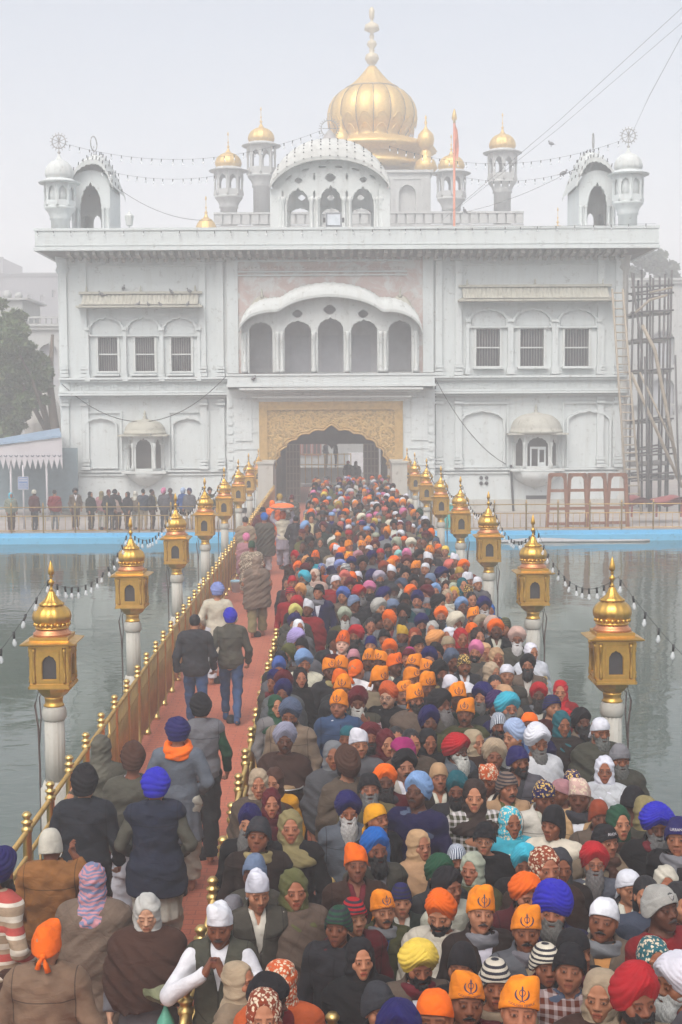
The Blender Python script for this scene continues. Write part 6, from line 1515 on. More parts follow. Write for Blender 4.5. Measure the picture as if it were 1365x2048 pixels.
def project_front(pts, me_r, cy=.014, off=.0015):
    pass
def emblem_mesh(kind, base):
    """flat printed mark laid on the front of the head cloth (crossed blades in a ring, with an arc of small letters)"""
    bv = mathutils_bvh(base); out = MB()
    def lay(x, z):
        h = bv.ray_cast(Vector((x, -.5, z)), Vector((0, 1, 0))); return (x, (h[0].y if h[0] else -.1)-.0016, z)
    def strip(pts, wd):
        L = []; Rr = []
        for i, (x, z) in enumerate(pts):
            a = pts[max(i-1, 0)]; b = pts[min(i+1, len(pts)-1)]; dx, dz = b[0]-a[0], b[1]-a[1]; l = math.hypot(dx, dz)+1e-9; w_ = wd[i] if hasattr(wd, '__len__') else wd
            L.append(lay(x-dz/l*w_, z+dx/l*w_)); Rr.append(lay(x+dz/l*w_, z-dx/l*w_))
        n = len(pts); out.add(L+Rr, [(i, i+1, n+i+1, n+i) for i in range(n-1)], False)
    cz = .094 if kind == 1 else .104; K = 1.6 if kind == 1 else 1.32
    strip([(0, cz-.026*K), (0, cz-.012*K), (0, cz), (0, cz+.012*K), (0, cz+.019*K), (0, cz+.025*K)], [.0016, .0038, .0030, .0038, .0046, .0003])
    strip([(.0105*K*math.cos(a), cz+.002+.0105*K*math.sin(a)) for a in [2*PI*i/18 for i in range(19)]], .0018)
    for s in (-1, 1): strip([(s*K*(.004+.020*math.sin(a)), cz-.004-.020*K*math.cos(a)) for a in [PI*.02+i*PI*.72/10 for i in range(11)]], [.0010+.0034*math.sin(PI*i/10) for i in range(11)])
    for s in (-1, 1): strip([(s*.002, cz-.024*K), (s*.012, cz-.0285*K)], .0018)
    if kind == 2:
        cu = bpy.data.curves.new('t', 'FONT'); cu.body = 'GOLDEN TEMPLE'; cu.size = .0150; cu.align_x = 'CENTER'; to = bpy.data.objects.new('t', cu); COL.objects.link(to); bpy.context.view_layer.update()
        tm = bpy.data.meshes.new_from_object(to.evaluated_get(bpy.context.evaluated_depsgraph_get())); bpy.data.objects.remove(to)
        vs = [lay(v.co.x*1.05, v.co.y+cz-.058+1.2*v.co.x*v.co.x*2) for v in tm.vertices]; out.add(vs, [tuple(p.vertices) for p in tm.polygons], False)
    me = bpy.data.meshes.new('emblem'); me.from_pydata(out.v, [], out.f); me.materials.append(INK); return me
from mathutils.bvhtree import BVHTree
def mathutils_bvh(me): return BVHTree.FromPolygons([v.co for v in me.vertices], [tuple(p.vertices) for p in me.polygons])
INK = mat_plain('dark blue print', (.02, .02, .06), .8, .1, 5, 0, 0)
EMB = [[emblem_mesh(1, b), emblem_mesh(2, b)] for b in HEADGEAR['p']]
def patka_triangle(col=None):
    pass
COLS = {k: srgb(v) for k, v in dict(black='1c1b1f', white='d8d8e0', cream='d8d0bc', ivory='c9c4b6', beige='a8957c', tan='b89470', brown='4a3026', darkbrown='332622', maroon='5c1822', red='b01c26', darkred='6a1420', orange='ee6a14', saffron='f08a1c', peach='dc9a5c', rust='8a3c22', rustorange='c85a2c',
  navy='1f1c58', royal='2a28b0', blue='1c60b0', skyblue='7fa0cc', paleblue='9fb2d0', steelblue='4a64a8', lavender='8290c8', lilac='a898cc', lilacgrey='9898ac', slate='4c586e', bluegrey='6c7c98', grey='74747a', lightgrey='aaa9a4', charcoal='34353b', teal='1c5c66', turq='3cb0c8', paleturq='8cc4c0', green='1f4a34', olive='5a5a34', olivegrey='56544a', sage='a4ac98', yellow='e0c050', lemon='c8c070', mustard='a88838', gold='c8a030', amber='e09c1c', magenta='a02468', pink='d478a0', dustypink='b48088', salmon='d06c60', palepink='ccaca0', coral='d85c40', palelilac='b0a8b8', purple='3c2458', taupe='7c6a5c', greyblue='6c7480', cap='3a2c28', darkgreen='24352c', offwhite='c4c0b4', denim='44608c', khaki='8c8058').items()}
COLN = dict(turq='turquoise', palelilac='pale lilac', lilacgrey='lilac grey', steelblue='steel blue', bluegrey='blue grey', rustorange='rusty orange', skyblue='sky blue', paleblue='pale blue', palepink='pale pink', dustypink='dusty pink', paleturq='pale turquoise', lightgrey='light grey', darkbrown='dark brown', darkred='dark red', olivegrey='olive grey', greyblue='grey blue', darkgreen='dark green', cap='dark brown', offwhite='off white', royal='royal blue', amber='amber', slate='slate blue')
def cname(c): return COLN.get(c, c)
SKINT = [tuple(v*q_ for v, q_ in zip(srgb(h), (.95, .80, .68))) for h in ('a0705a', '8a5c46', '744a38', 'a87c64', '80543f', '603e30')]
def kid(parent, me, col, mtx=None, mat=None, name=None):
    o = link(name or me.name.split('.')[0], me, parent); o.color = (*col, 1)
    if mtx is not None: o.matrix_local = mtx
    if mat is not None: o.material_slots[0].link = 'OBJECT'; o.material_slots[0].material = mat
    return o
def vary(c, a=.12): k = .80+rng.normal()*a*.6; return tuple(max(.004, min(1, x*k*(1+rng.normal()*a*.15))) for x in c)
# ------------------------------------------------------------------ the queue: one line per person, eye position in enlarged tiles of the view (measured), then headgear, colour, beard, garment
TILES = '''
#840 1650 2.6
340,70 b black 0 s.black gF|545,205 T turq B j.black|270,230 d sage 0 s.olive|105,262 t green 0 j.charcoal r30|150,325 t black 0 w.offwhite r40
190,183 b slate~vstripe m w.charcoal|648,217 d rust~floral 0 s.brown|727,215 d charcoal 0 s.darkbrown|905,203 T red G w.greyblue gc|962,85 b black 0 j.beige L.1
1085,325 k white S v.charcoal|1178,370 n black 0 w.slate F|1284,305 d ivory 0 s.grey|1262,443 b lightgrey S w.red E|952,497 k white m j.taupe O
692,440 u royal G j.navy|545,352 t orange B j.maroon|558,550 p saffron m j.grey Ks|315,458 p saffron S j.darkbrown Ks|112,455 t orange B s.cream w
775,750 b black 0 w.rust~check c|800,655 b black 0 j.black r20|655,730 b cream~stripe 0 j.magenta h|225,735 b black 0 s.black|242,925 p saffron m j.darkred 2
392,830 b cream~stripe 0 s.beige F|512,970 p saffron S j.charcoal 2|85,1005 k orange S j.taupe|948,885 d beige 0 s.brown|1115,918 T red B j.beige c
1213,700 d teal~floral 0 s.charcoal g|1335,820 T white W j.grey|1345,62 b navy 0 j.black L.2|1352,405 n black 0 w.maroon F
#340 1730 2.625
455,130 k white 0 v.olivegrey|448,42 b bluegrey 0 s.olivegrey|330,252 b grey 0 j.taupe|655,128 d olive 0 s.taupe|885,322 b green~stripe 0 j.charcoal h|968,272 b red~stripe 0 j.darkred h
1116,238 p saffron m j.olive Ks2|1215,188 b navy~stripe 0 j.darkgreen h|1003,495 d black 0 s.black|1095,752 b charcoal S j.charcoal|1300,517 T yellow B j.taupe|1200,905 t navy 0 j.charcoal
375,612 d beige 0 s.beige r60|500,690 b black 0 w.red r60|580,622 d rustorange~floral 0 s.rustorange|495,802 d rust~floral 0 w.maroon
#400 1480 2.844
285,250 d beige 0 s.taupe|380,237 d brown 0 w.amber|408,362 d maroon 0 s.maroon|515,497 d khaki 0 j.black|227,482 t navy G j.black|330,545 b charcoal 0 j.darkbrown
845,405 T navy W j.greyblue|1000,622 t blue B j.olivegrey|890,715 k orange 0 j.brown|1010,458 k amber S j.black|965,283 b black G j.khaki|830,140 T brown B s.taupe r-150
1055,237 t orange B j.darkred|1166,152 t black m j.offwhite|1150,72 b magenta 0 w.taupe|1235,300 t skyblue S w.navy c|1252,600 d tan 0 s.tan r30
#860 1300 2.703
185,80 b cap~gold m j.charcoal O|35,30 t black B j.charcoal|120,62 t slate m j.charcoal|60,135 t black B j.black|118,212 k white 0 w.charcoal|335,122 d beige 0 s.beige|360,42 d tan 0 s.taupe
415,135 k white 0 w.olivegrey|350,190 n black 0 w.rust F|530,88 t black B v.taupe c|548,12 d white 0 s.white|590,245 t red B j.charcoal c|705,222 d red 0 w.red|662,308 b navy~stripe 0 w.maroon r30
713,400 d teal 0 s.darkbrown|823,395 t black B j.beige|915,432 k white G s.olivegrey|1022,580 b grey G s.olivegrey|945,650 d white 0 s.white g|1098,822 b black 0 s.rust r150|1170,882 d khaki 0 s.olivegrey
1225,940 T royal G j.black|1026,937 d green 0 s.brown|915,900 b rust 0 j.taupe|810,792 k palepink~floral 0 j.tan|710,777 k dustypink 0 w.maroon|770,722 k navy~gold 0 j.taupe|610,790 k navy~gold 0 j.offwhite c
672,935 b black 0 w.cream lF|440,935 d turq~floral 0 s.turq|150,762 t teal B j.charcoal c|245,787 d darkbrown 0 w.olive~plaid|415,742 b taupe~stripe m j.tan L.3|322,697 k rustorange~floral 0 j.black c|50,695 b tan 0 j.darkbrown c
145,540 T red W j.greyblue gc|245,500 d beige 0 s.brown r40|348,578 T beige 0 j.black|475,600 b navy B j.grey|575,490 T white G s.white|460,470 t paleblue 0 w.lightgrey r-60|540,412 k orange 0 j.navy
376,410 b slate~vstripe B j.grey|420,315 T turq G j.navy g|354,292 t purple 0 j.charcoal|290,260 T navy G s.darkgreen|215,254 k white m w.lightgrey|402,252 b tan 0 j.beige|150,263 p saffron m s.darkgreen g
196,345 p saffron m s.olive|60,302 T black G s.olivegrey
#640 1370 4.55
345,155 T maroon W v.olivegrey|180,190 p saffron 0 j.denim|210,45 p saffron 0 j.charcoal g|625,105 t rustorange S j.black g|755,87 p saffron m j.grey g|866,130 p saffron B s.taupe K
1000,350 T navy 0 j.olive|985,512 d black 0 s.black|465,490 T maroon B s.black|600,527 d maroon 0 s.maroon|695,488 n black 0 w.charcoal F|832,533 n black 0 s.taupe F|258,478 k teal 0 w.grey|350,540 k white 0 w.grey|130,640 d grey 0 s.grey
#800 1230 4.55
195,80 T navy B s.olivegrey|375,10 t orange B w.skyblue|25,182 k gold 0 j.charcoal|140,200 d rust 0 s.brown|300,130 d lightgrey 0 s.charcoal|160,275 b black 0 j.black|330,242 T peach 0 w.white r40|450,196 d white 0 s.cream
555,210 d red 0 s.darkred|440,282 k beige 0 w.tan|655,165 k orange 0 w.grey|510,82 T cream W s.grey r30|715,200 d darkbrown 0 s.black|745,92 T beige 0 j.taupe|835,108 T palepink 0 j.grey|876,135 t orange S j.black c
960,110 b olive~stripe 0 w.maroon|1070,216 T palepink W s.olivegrey g|690,342 t pink B s.olivegrey|775,340 d tan 0 s.tan|265,412 t navy 0 j.charcoal|90,382 b magenta 0 j.grey|120,476 p saffron 0 j.charcoal|250,520 p saffron 0 j.grey g
110,592 p saffron m j.charcoal r20|246,635 p saffron 0 s.charcoal g
#760 1080 5.6875
1060,882 p saffron m j.charcoal|270,846 T black B s.grey|110,930 t orange S j.grey|530,745 b grey m j.grey|435,692 t navy S j.teal|665,730 t black 0 j.black r60|935,757 t skyblue 0 j.grey g|770,646 d beige 0 s.offwhite|845,612 d gold 0 s.brown
1040,672 n black 0 s.rust F|1186,762 T navy W s.grey g|1260,802 d blue 0 w.blue h|1010,612 k brown~gold 0 w.brown|944,516 d teal 0 s.teal|1076,532 n black 0 s.yellow F|1110,500 k white 0 j.grey|985,450 k white 0 j.charcoal r50|900,378 k mustard 0 s.khaki
955,310 t orange 0 w.rust|790,302 t salmon B j.black|856,236 k white 0 w.offwhite|706,402 T navy W s.grey g|755,536 d darkbrown 0 s.brown|842,562 d sage 0 s.teal|575,456 b bluegrey 0 s.grey r-30|600,306 d black 0 s.black|550,226 k white 0 j.grey
515,332 k white 0 w.orange|405,322 p saffron 0 j.brown g|455,182 T black B j.black|440,110 d brown 0 s.brown|570,150 p saffron 0 j.charcoal|670,102 k orange 0 j.brown|745,132 k yellow 0 w.taupe|640,37 b slate 0 j.grey|355,50 T cream W s.taupe
190,62 T sage 0 s.grey|190,132 k coral~floral 0 w.grey|215,197 t paleturq 0 j.charcoal|310,187 t pink 0 w.charcoal|310,262 T maroon 0 s.charcoal|160,272 t orange 0 w.charcoal|125,302 p saffron 0 j.grey|230,345 b black B j.black|130,376 k white 0 w.charcoal
45,322 t rust 0 w.grey|290,402 t black 0 j.black|385,487 t black 0 j.charcoal|245,532 t slate W s.grey|145,602 T charcoal G s.grey g|350,607 t orange S s.darkgreen|530,622 T maroon 0 j.grey|630,592 t skyblue 0 s.grey|285,692 b black 0 j.black
145,782 T bluegrey 0 s.grey|90,102 b black B j.charcoal|435,25 n black 0 j.grey|500,40 n black 0 j.taupe
#560 1080 5.6875
740,882 T sage W s.olive|1110,925 b black S s.grey|850,1000 k grey 0 w.grey|320,785 k white 0 s.red|145,742 T red 0 j.charcoal|130,852 T lemon 0 s.olivegrey|110,950 T navy G s.olivegrey|190,607 T peach G s.grey|75,622 b red~stripe 0 w.red
235,447 T turq G j.lightgrey gr-40|440,596 b black 0 j.navy|635,482 k white S w.red|725,642 T steelblue 0 j.taupe|845,722 b bluegrey 0 w.charcoal|905,622 T red G j.charcoal|1020,562 T pink B s.charcoal|1185,652 T navy 0 j.charcoal r50
1135,782 T lightgrey S s.olivegrey|795,532 T maroon B j.charcoal|735,446 t salmon 0 w.maroon|825,432 k orange 0 w.grey|890,430 k white 0 j.charcoal|1035,422 t navy 0 w.charcoal|1130,442 T palelilac B s.charcoal|690,312 T lavender 0 s.grey
740,342 b black~stripew 0 j.charcoal|820,272 T navy 0 j.charcoal|945,272 T black 0 s.black|890,202 T dustypink 0 s.olivegrey|780,222 p saffron 0 w.navy|680,217 b navy 0 w.navy|705,147 k orange 0 w.denim|655,132 k white 0 w.white|625,112 t orange 0 j.beige
785,72 p saffron 0 w.yellow|1085,77 T maroon B s.grey|1045,217 T navy 0 s.grey|1145,167 k red 0 j.grey|1010,122 k white 0 w.white|940,82 p saffron 0 w.charcoal|1000,37 p saffron 0 w.grey|405,207 p orange S s.turq|325,132 b darkbrown 0 j.charcoal
300,262 t peach 0 j.charcoal|130,212 t red 0 j.brown|165,332 T orange 0 j.charcoal|290,352 T maroon 0 s.dustypink|335,272 b black 0 w.charcoal|100,482 b red 0 w.maroon|175,397 n black 0 w.charcoal|45,502 n black 0 w.charcoal h|400,402 d palepink~floral 0 s.palepink
480,332 d blue~gold 0 s.rustorange|200,242 n black 0 w.brown|270,192 d black 0 s.black|225,82 n black 0 w.grey|340,32 t black 0 s.olivegrey|465,30 d olivegrey 0 s.olivegrey
#480 1200 3.4125
305,957 T lilacgrey S s.brown|345,777 T slate B j.beige g|205,727 d green 0 j.lightgrey|290,642 T navy B s.grey|255,575 T maroon 0 s.grey|190,567 t navy 0 j.olivegrey r-30|230,472 t steelblue 0 s.grey|325,387 T olive G s.taupe|240,422 b black 0 j.charcoal
435,422 T skyblue 0 s.cream|415,532 d black 0 s.black|375,272 T lilac 0 s.olivegrey r40|420,332 b black 0 s.grey|405,192 d white 0 s.grey|700,302 p orange 0 w.maroon|790,247 T red B j.charcoal|640,277 b black 0 j.charcoal|895,307 b navy 0 j.charcoal F
1025,350 t orange 0 j.charcoal|990,262 b black m s.taupe|890,177 n black 0 w.grey F|885,417 p saffron m s.olivegrey|965,427 p saffron 0 j.grey|1055,452 p orange m j.lightgrey c|945,542 p saffron 0 s.beige g|1150,402 b maroon 0 j.grey|690,470 p saffron 0 j.charcoal r-20
620,482 p saffron 0 j.charcoal|800,482 k orange 0 j.white r150|690,562 k orange 0 j.charcoal r40|775,402 b dustypink 0 s.maroon
'''
CROWD = []
for line in TILES.strip().splitlines():
    if line[0] == '#': ox, oy, sc_ = [float(v) for v in line[1:].split()]; continue
    for ent in line.split('|'):
        tk = ent.split(); x, y = [float(v) for v in tk[0].split(',')]
        col, _, pat = tk[2].partition('~'); g, _, gc = tk[4].partition('.'); gc, _, gp = gc.partition('~')
        fl = ' '.join(tk[5:]); rot = 0
        if 'r' in fl:
            i = fl.index('r'); j = i+1
            while j < len(fl) and (fl[j].isdigit() or fl[j] == '-'): j += 1
            rot = int(fl[i+1:j]); fl = fl[:i]+fl[j:]
        CROWD.append(dict(px=ox+x/sc_, py=oy+y/sc_, head=tk[1], col=col, pat=pat, beard=tk[3], g=g, gc=gc, gp=gp, fl=fl, rot=rot))
# place every person where the sight line through the eyes meets eye height, then spread overlaps along the sight lines
for i, c in enumerate(CROWD):
    fem = c['head'] == 'd' or 'F' in c['fl']; c['fem'] = fem; s0 = .93 if fem else 1.0
    if 'h' in c['fl']: s0 = .86
    s0 += rng.normal()*.026; c['ray'] = ray(c['px'], c['py']); c['t'] = (1.60*s0-CH)/c['ray'].z; c['s0'] = s0
def spread(it=160, D=.37):
    n = len(CROWD); PY = np.array([c['py'] for c in CROWD]); Rv = np.array([tuple(c['ray']) for c in CROWD]); t = np.array([c['t'] for c in CROWD]); s0 = np.array([c['s0'] for c in CROWD])
    for k in range(it):
        X_ = Rv[:, :2]*t[:, None]; d = X_[:, None]-X_[None]; dist = np.hypot(d[..., 0], d[..., 1])+np.eye(n)*9
        push = np.where(dist < D, (D-dist)*.5, 0)*np.sign(PY[None]-PY[:, None]+1e-6*(np.arange(n)[None]-np.arange(n)[:, None]))
        t = t+push.sum(1)*.5/Rv[:, 1]
        z = CH+Rv[:, 2]*t; s = np.clip(z/1.60, s0-.105, s0+.09); t = (1.60*s-CH)/Rv[:, 2]
    for c, tt in zip(CROWD, t): c['t'] = tt; p = c['ray']*tt; p.x += .07 if p.x < -.6 else 0; c['s'] = (CH+p.z)/1.60; c['x'], c['y'] = p.x, p.y
spread()
def px_size(c): return c['s']/c['y']
# words -----------------------------------------------------------
HW = {'T': 'turban', 't': 'turban', 'u': 'tall stacked turban', 'k': 'tied headcloth', 'p': 'printed headcloth', 'b': 'cap', 'd': 'head shawl', 'n': 'bare hair'}
GW = {'j': 'jacket', 'v': 'vest', 'w': 'sweater', 's': 'shawl'}
PW = {'stripe': 'striped', 'stripew': 'striped', 'vstripe': 'striped', 'floral': 'floral', 'gold': 'gold patterned', 'check': 'checked', 'plaid': 'plaid'}
BW = {'B': 'black beard', 'G': 'grey beard', 'W': 'white beard', 'm': 'moustache', 'S': 'stubble', '0': ''}
def head_words(c):
    w_ = {'T': 'big '}.get(c['head'], '')
    return 'bare black hair' if c['head'] == 'n' else (w_+(PW[c['pat']]+' ' if c['pat'] else '')+cname(c['col'])+' '+HW[c['head']]).strip()
def who(c): return 'child' if 'h' in c['fl'] else ('woman' if c['fem'] else 'man')
def base_words(c):
    s = who(c)+' in '+head_words(c)
    extra = [x for x in (BW[c['beard']], 'glasses' if 'g' in c['fl'] else '') if x]
    if extra: s += ', '+' and '.join(extra)+','
    return s+' and '+(PW.get(c['gp'], '')+' ' if c['gp'] else '')+cname(c['gc'])+' '+GW[c['g']]
def shrink(o, k=.93):
    o.matrix_local = o.matrix_local @ Matrix.Translation((0, .018*(1-k), .03*(1-k))) @ Matrix.Diagonal((k, k, k, 1)); return o
# bodies ----------------------------------------------------------
def dress(root, bk, c):
    """headgear, beard, clothing as children of the body mesh"""
    rot = BODY[bk][1]; HM = head_matrix(rot); head, hc = c['head'], vary(COLS[c['col']], .08)
    pm = PAT.get(c['pat'])
    if head in HEADGEAR:
        vi = c.get('vi', int(rng.integers(len(HEADGEAR[head])))); me = HEADGEAR[head][vi]
        nm = {'T': 'turban', 't': 'turban', 'u': 'turban', 'k': 'headcloth', 'p': 'headcloth', 'b': 'cap'}[head]
        hg = kid(root, me, hc, HM, pm if head != 'b' or pm else PAT['knit'], nm)
        if head in 'Tt' and (rng.random() < .4 or 'c' in c['fl']) and abs(c['rot']) < 90:
            shrink(kid(root, HEADGEAR['k'][0], COLS[('white', 'white', 'black', 'orange', 'maroon')[int(rng.integers(5))] if c['col'] not in ('red', 'royal') else 'white'], HM, None, 'inner_wrap'), .955)
        if head == 'p' and abs(c['rot']) < 90:
            e = link('emblem', EMB[vi][1 if '2' in c['fl'] else 0], hg)
        if head in 'Tt' and c['beard'] in 'WG' and rng.random() < .3 or 'c' in c['fl'] and head in 'Tt' and c['col'] == 'red':
            pass
        if 'L' in c['fl']:
            cu = {'1': 'AVON', '2': 'URBAN', '3': 'CK'}[c['fl'][c['fl'].index('L')+2]]; cap_text(hg, me, cu)
        if 'E' in c['fl']: cap_badge(hg, me)
        if head in 'kbp' and not c['fem'] and c['rot'] == 0 and rng.random() < .0: pass
        if head in 'kb' and not c['fem']: shrink(kid(root, HAIRM['short'], COLS['black'], HM, None, 'hair'))
    elif head == 'd':
        shrink(kid(root, HAIRM['parted'], COLS['black'] if c['head'] != 'd' or bk != 'f2' else (.12, .12, .12), HM, None, 'hair'), .965)
        kid(root, get_hood(bk, len(root.name)+int(c['px'])), hc, None, pm, 'head_shawl')
    else: kid(root, HAIRM['long' if c['fem'] else 'short'], COLS['black'], HM, None, 'hair')
    if 'l' in c['fl']: kid(root, HAIRM['long'], COLS['black'], HM, None, 'hair')
    b = c['beard']
    if b in 'BGW':
        k = {'B': ('full', 'big', 'short')[int(rng.integers(3))], 'G': ('big', 'long')[int(rng.integers(2))], 'W': ('big', 'long')[int(rng.integers(2))]}[b] if 'bk' not in c else c['bk']
        kid(root, BEARD[k], vary({'B': (.012, .011, .012), 'G': (.16, .155, .15), 'W': (.55, .54, .51)}[b]), HM, None, 'beard')
    elif b == 'S': kid(root, MOUST, (.04, .03, .03), HM, None, 'moustache')
    elif b == 'm': kid(root, MOUST, (.012, .011, .012), HM, None, 'moustache')
    if 'g' in c['fl']: kid(root, GLASSES, (0, 0, 0), HM, None, 'glasses')
    gcol = tuple(x*(.5 if max(COLS[c['gc']]) < .45 else .85) for x in vary(COLS[c['gc']], .16)); gm = PAT.get(c['gp']); G = GARM[c['g']]; g = G[int(rng.integers(len(G)))]
    if c['g'] == 'j' and ('c' in c['fl'] or 'O' in c['fl'] or rng.random() < .55): g = G[0]
    if 'w' in c['fl'] and c['g'] == 's': g = G[0]
    kid(root, g, gcol, None, gm if gm else (PAT['knit'] if c['g'] == 'w' else None), GW[c['g']])
    if c['g'] == 'v': kid(root, SHIRTL, vary(COLS[c.get('sh', 'offwhite')]), None, None, 'shirt')
    if c['g'] == 'j':
        sc_ = 'offwhite' if 'c' in c['fl'] else ('peach' if 'O' in c['fl'] and c['gc'] == 'taupe' else ('white' if 'O' in c['fl'] else ('charcoal', 'beige', 'maroon', 'offwhite', 'white', 'olive', 'grey', 'denim')[int(rng.integers(8))]))
        kid(root, SHIRT, vary(COLS[sc_]), None, None, 'shirt')
        if 'K' in c['fl'] or rng.random() < .22: kid(root, SCARFM[int(rng.integers(2))], vary(COLS[('grey', 'charcoal', 'khaki', 'brown', 'maroon')[int(rng.integers(5))] if 's' not in c['fl'] else 'grey']), None, None, 'scarf')
    if c['g'] == 'w' and 'c' in c['fl']: kid(root, SHIRT, vary(COLS['slate' if c['gc'] != 'greyblue' else 'cream']), None, None, 'shirt')
    kid(root, PANTS, vary(COLS[('charcoal', 'grey', 'beige', 'offwhite', 'brown')[int(rng.integers(5))]]), None, None, 'trousers')
def lay_fn(me, zc):
    bv = mathutils_bvh(me)
    def lay(x, z): h = bv.ray_cast(Vector((x, -.5, z)), Vector((0, 1, 0))); return (x, (h[0].y if h[0] else -.1)-.0018, z)
    return lay
def cap_text(hg, me, s):
    cu = bpy.data.curves.new('t', 'FONT'); cu.body = s; cu.size = .026; cu.align_x = 'CENTER'; to = bpy.data.objects.new('t', cu); COL.objects.link(to); bpy.context.view_layer.update()
    tm = bpy.data.meshes.new_from_object(to.evaluated_get(bpy.context.evaluated_depsgraph_get())); bpy.data.objects.remove(to); lay = lay_fn(me, .07)
    bm_ = bmesh.new(); bm_.from_mesh(tm); bmesh.ops.subdivide_edges(bm_, edges=bm_.edges, cuts=1); bm_.to_mesh(tm); bm_.free()
    for v in tm.vertices: v.co = lay(v.co.x, v.co.y+.068)
    tm.materials.clear(); tm.materials.append(VAL if s != 'CK' else BLACK); link('lettering', tm, hg)
def cap_badge(hg, me):
    lay = lay_fn(me, .08); o = MB()
    sh = [(-.017, .098), (0, .104), (.017, .098), (.018, .082), (.010, .066), (0, .058), (-.010, .066), (-.018, .082)]
    o.add([lay(x, z) for x, z in sh], [tuple(range(8))], False); b = o.build('badge', BLACK, hg)
    o = MB(); pts = [(lay(.008*math.cos(a), .082+.010*math.sin(a)*(1 if a < 3.2 else 1)))for a in [i*.5 for i in range(13)]]; o.tube([(x, y-.001, z) for x, y, z in pts], .0014, 4); o.build('badge_ring', VAL, b)
def choose_body(c):
    if 'h' in c['fl']: return 'c0'
    if c['fem']: return ('f0', 'f1', 'f2')[int(rng.integers(3))] if c['rot'] == 0 else 'f0'
    if c['beard'] in 'W' and rng.random() < .7: return 'o0'
    return ('m0', 'm1', 'm2', 'm3', 'm4', 'm5', 'm6', 'm7')[int(rng.integers(8))]
def add_person(bk, c, x, y, s, rz, label, group):
    o = link('person', BODY[bk][0]); o.location = (x, y, 0); o.rotation_euler = (0, 0, rz); o.scale = (s*(1+rng.normal()*.035)*(.9 if -1.1 < x < -.5 and y < 50 else 1), s, s)
    tone = vary(SKINT[int(rng.integers(6))], .10) if not c['fem'] else vary(tuple(v*1.18 for v in SKINT[(0, 1, 3, 3)[int(rng.integers(4))]]), .08); o.color = (*tone, 1)
    tag(o, label, 'person', group); dress(o, bk, c); return o
# ------------------------------------------------------------------ labels for the queue: look first, then the neighbour
USED = set()
def label_all(cs):
    base = [base_words(c) for c in cs]
    for i, c in enumerate(cs):
        cand = [base[i]] if base.count(base[i]) == 1 else []
        sh = who(c)+' in '+head_words(c); sh2 = sh+' and '+cname(c['gc'])+' '+GW[c['g']]
        if sum(b.startswith(sh+' ') or b.startswith(sh+',') for b in base) == 1: cand.append(sh)
        near = sorted((j for j in range(len(cs)) if j != i), key=lambda j: math.hypot((cs[j]['px']-c['px']), (cs[j]['py']-c['py'])))[:7]
        for stem in (base[i].replace(' and glasses,', ',') if len(base[i].split()) < 11 else sh2, sh2, sh):
            for j in near:
                o = cs[j]; dx = o['px']-c['px']; dy = o['py']-c['py']
                rel = ('just behind' if dy > 0 else 'just in front of') if abs(dy) > abs(dx)*.8 else ('right beside and left of' if dx > 0 else 'immediately right of')
                cand.append(f'{stem}, {rel} the {who(o)} in {head_words(o)}')
        for j in near:
            for k in near:
                if k != j: cand.append(f'{sh}, between {head_words(cs[j])} and {head_words(cs[k])}')
        for k in cand:
            if len(k.split()) <= 16 and k not in USED: break
        else:
            k = f'{sh}, {"left" if c["x"] < 0 else "right"} lane, about {int(c["y"])} metres along the queue'
        USED.add(k); c['label'] = k
label_all(CROWD)
# ------------------------------------------------------------------ special poses inside the queue
def custom_body(key, p, rot, fem=False, **k): BODY[key] = (make_body('person', p, rot, fem, hands=True, **k), rot); return p
pc_ = custom_body('clasp', pose(elL=(.33, -.20, 1.19), elR=(-.33, -.20, 1.19), wrL=(.055, -.285, 1.39), wrR=(-.055, -.285, 1.39), haL=(.012, -.265, 1.475), haR=(-.012, -.265, 1.475), shL=(.19, -.04, 1.38), shR=(-.19, -.04, 1.38)), rotm(pitch=10), fc=dict(stubble=.2), kw=dict(w=1.05, jaw=1.06), curl=(1.15, 1.15), thumbs=((0, .9, .4), (0, .9, .4)))
pm_ = custom_body('mouth', pose(elL=(.27, -.14, 1.13), wrL=(.115, -.185, 1.37), haL=(.02, -.150, 1.475)), rotm(pitch=4), fc=dict(old=True, greybrow=True), kw=dict(nose=1.06), curl=(.3, .5), thumbs=((0, 0, 1), (0, -1, 0)))
pf_ = custom_body('brow', pose(elL=(.30, -.14, 1.20), wrL=(.150, -.190, 1.45), haL=(.055, -.150, 1.545)), rotm(pitch=8), fc=dict(), kw=dict(), curl=(.7, .5), thumbs=((0, 0, 1), (0, -1, 0)))
LV2 = {'clasp': pc_, 'mouth': pm_, 'brow': pf_}
CG = {'clasp': [jacket('vest', pc_, sleeves='', o=.036, seed=4), shirt('sweater', pc_, .012, 'LR', False, .9, 3)], 'mouth': [jacket('vest', pm_, sleeves='', o=.036, seed=5), shirt('shirt', pm_, .018, 'LR', False, .9, 4)], 'brow': [jacket('jacket', pf_, seed=6)]}
GQ = 'people waiting in the queue'
LP = onZ(441, 1848, 1.55)
for c in CROWD:      # keep the room of the man who leans on the rail
    for k in range(40):
        d_ = math.hypot(c['x']-LP.x, c['y']-LP.y)
        if d_ > .50: break
        c['t'] *= 1.006 if c['py'] < 1848 else .994; p = c['ray']*c['t']; c['x'], c['y'] = p.x, p.y; c['s'] = (CH+p.z)/1.60
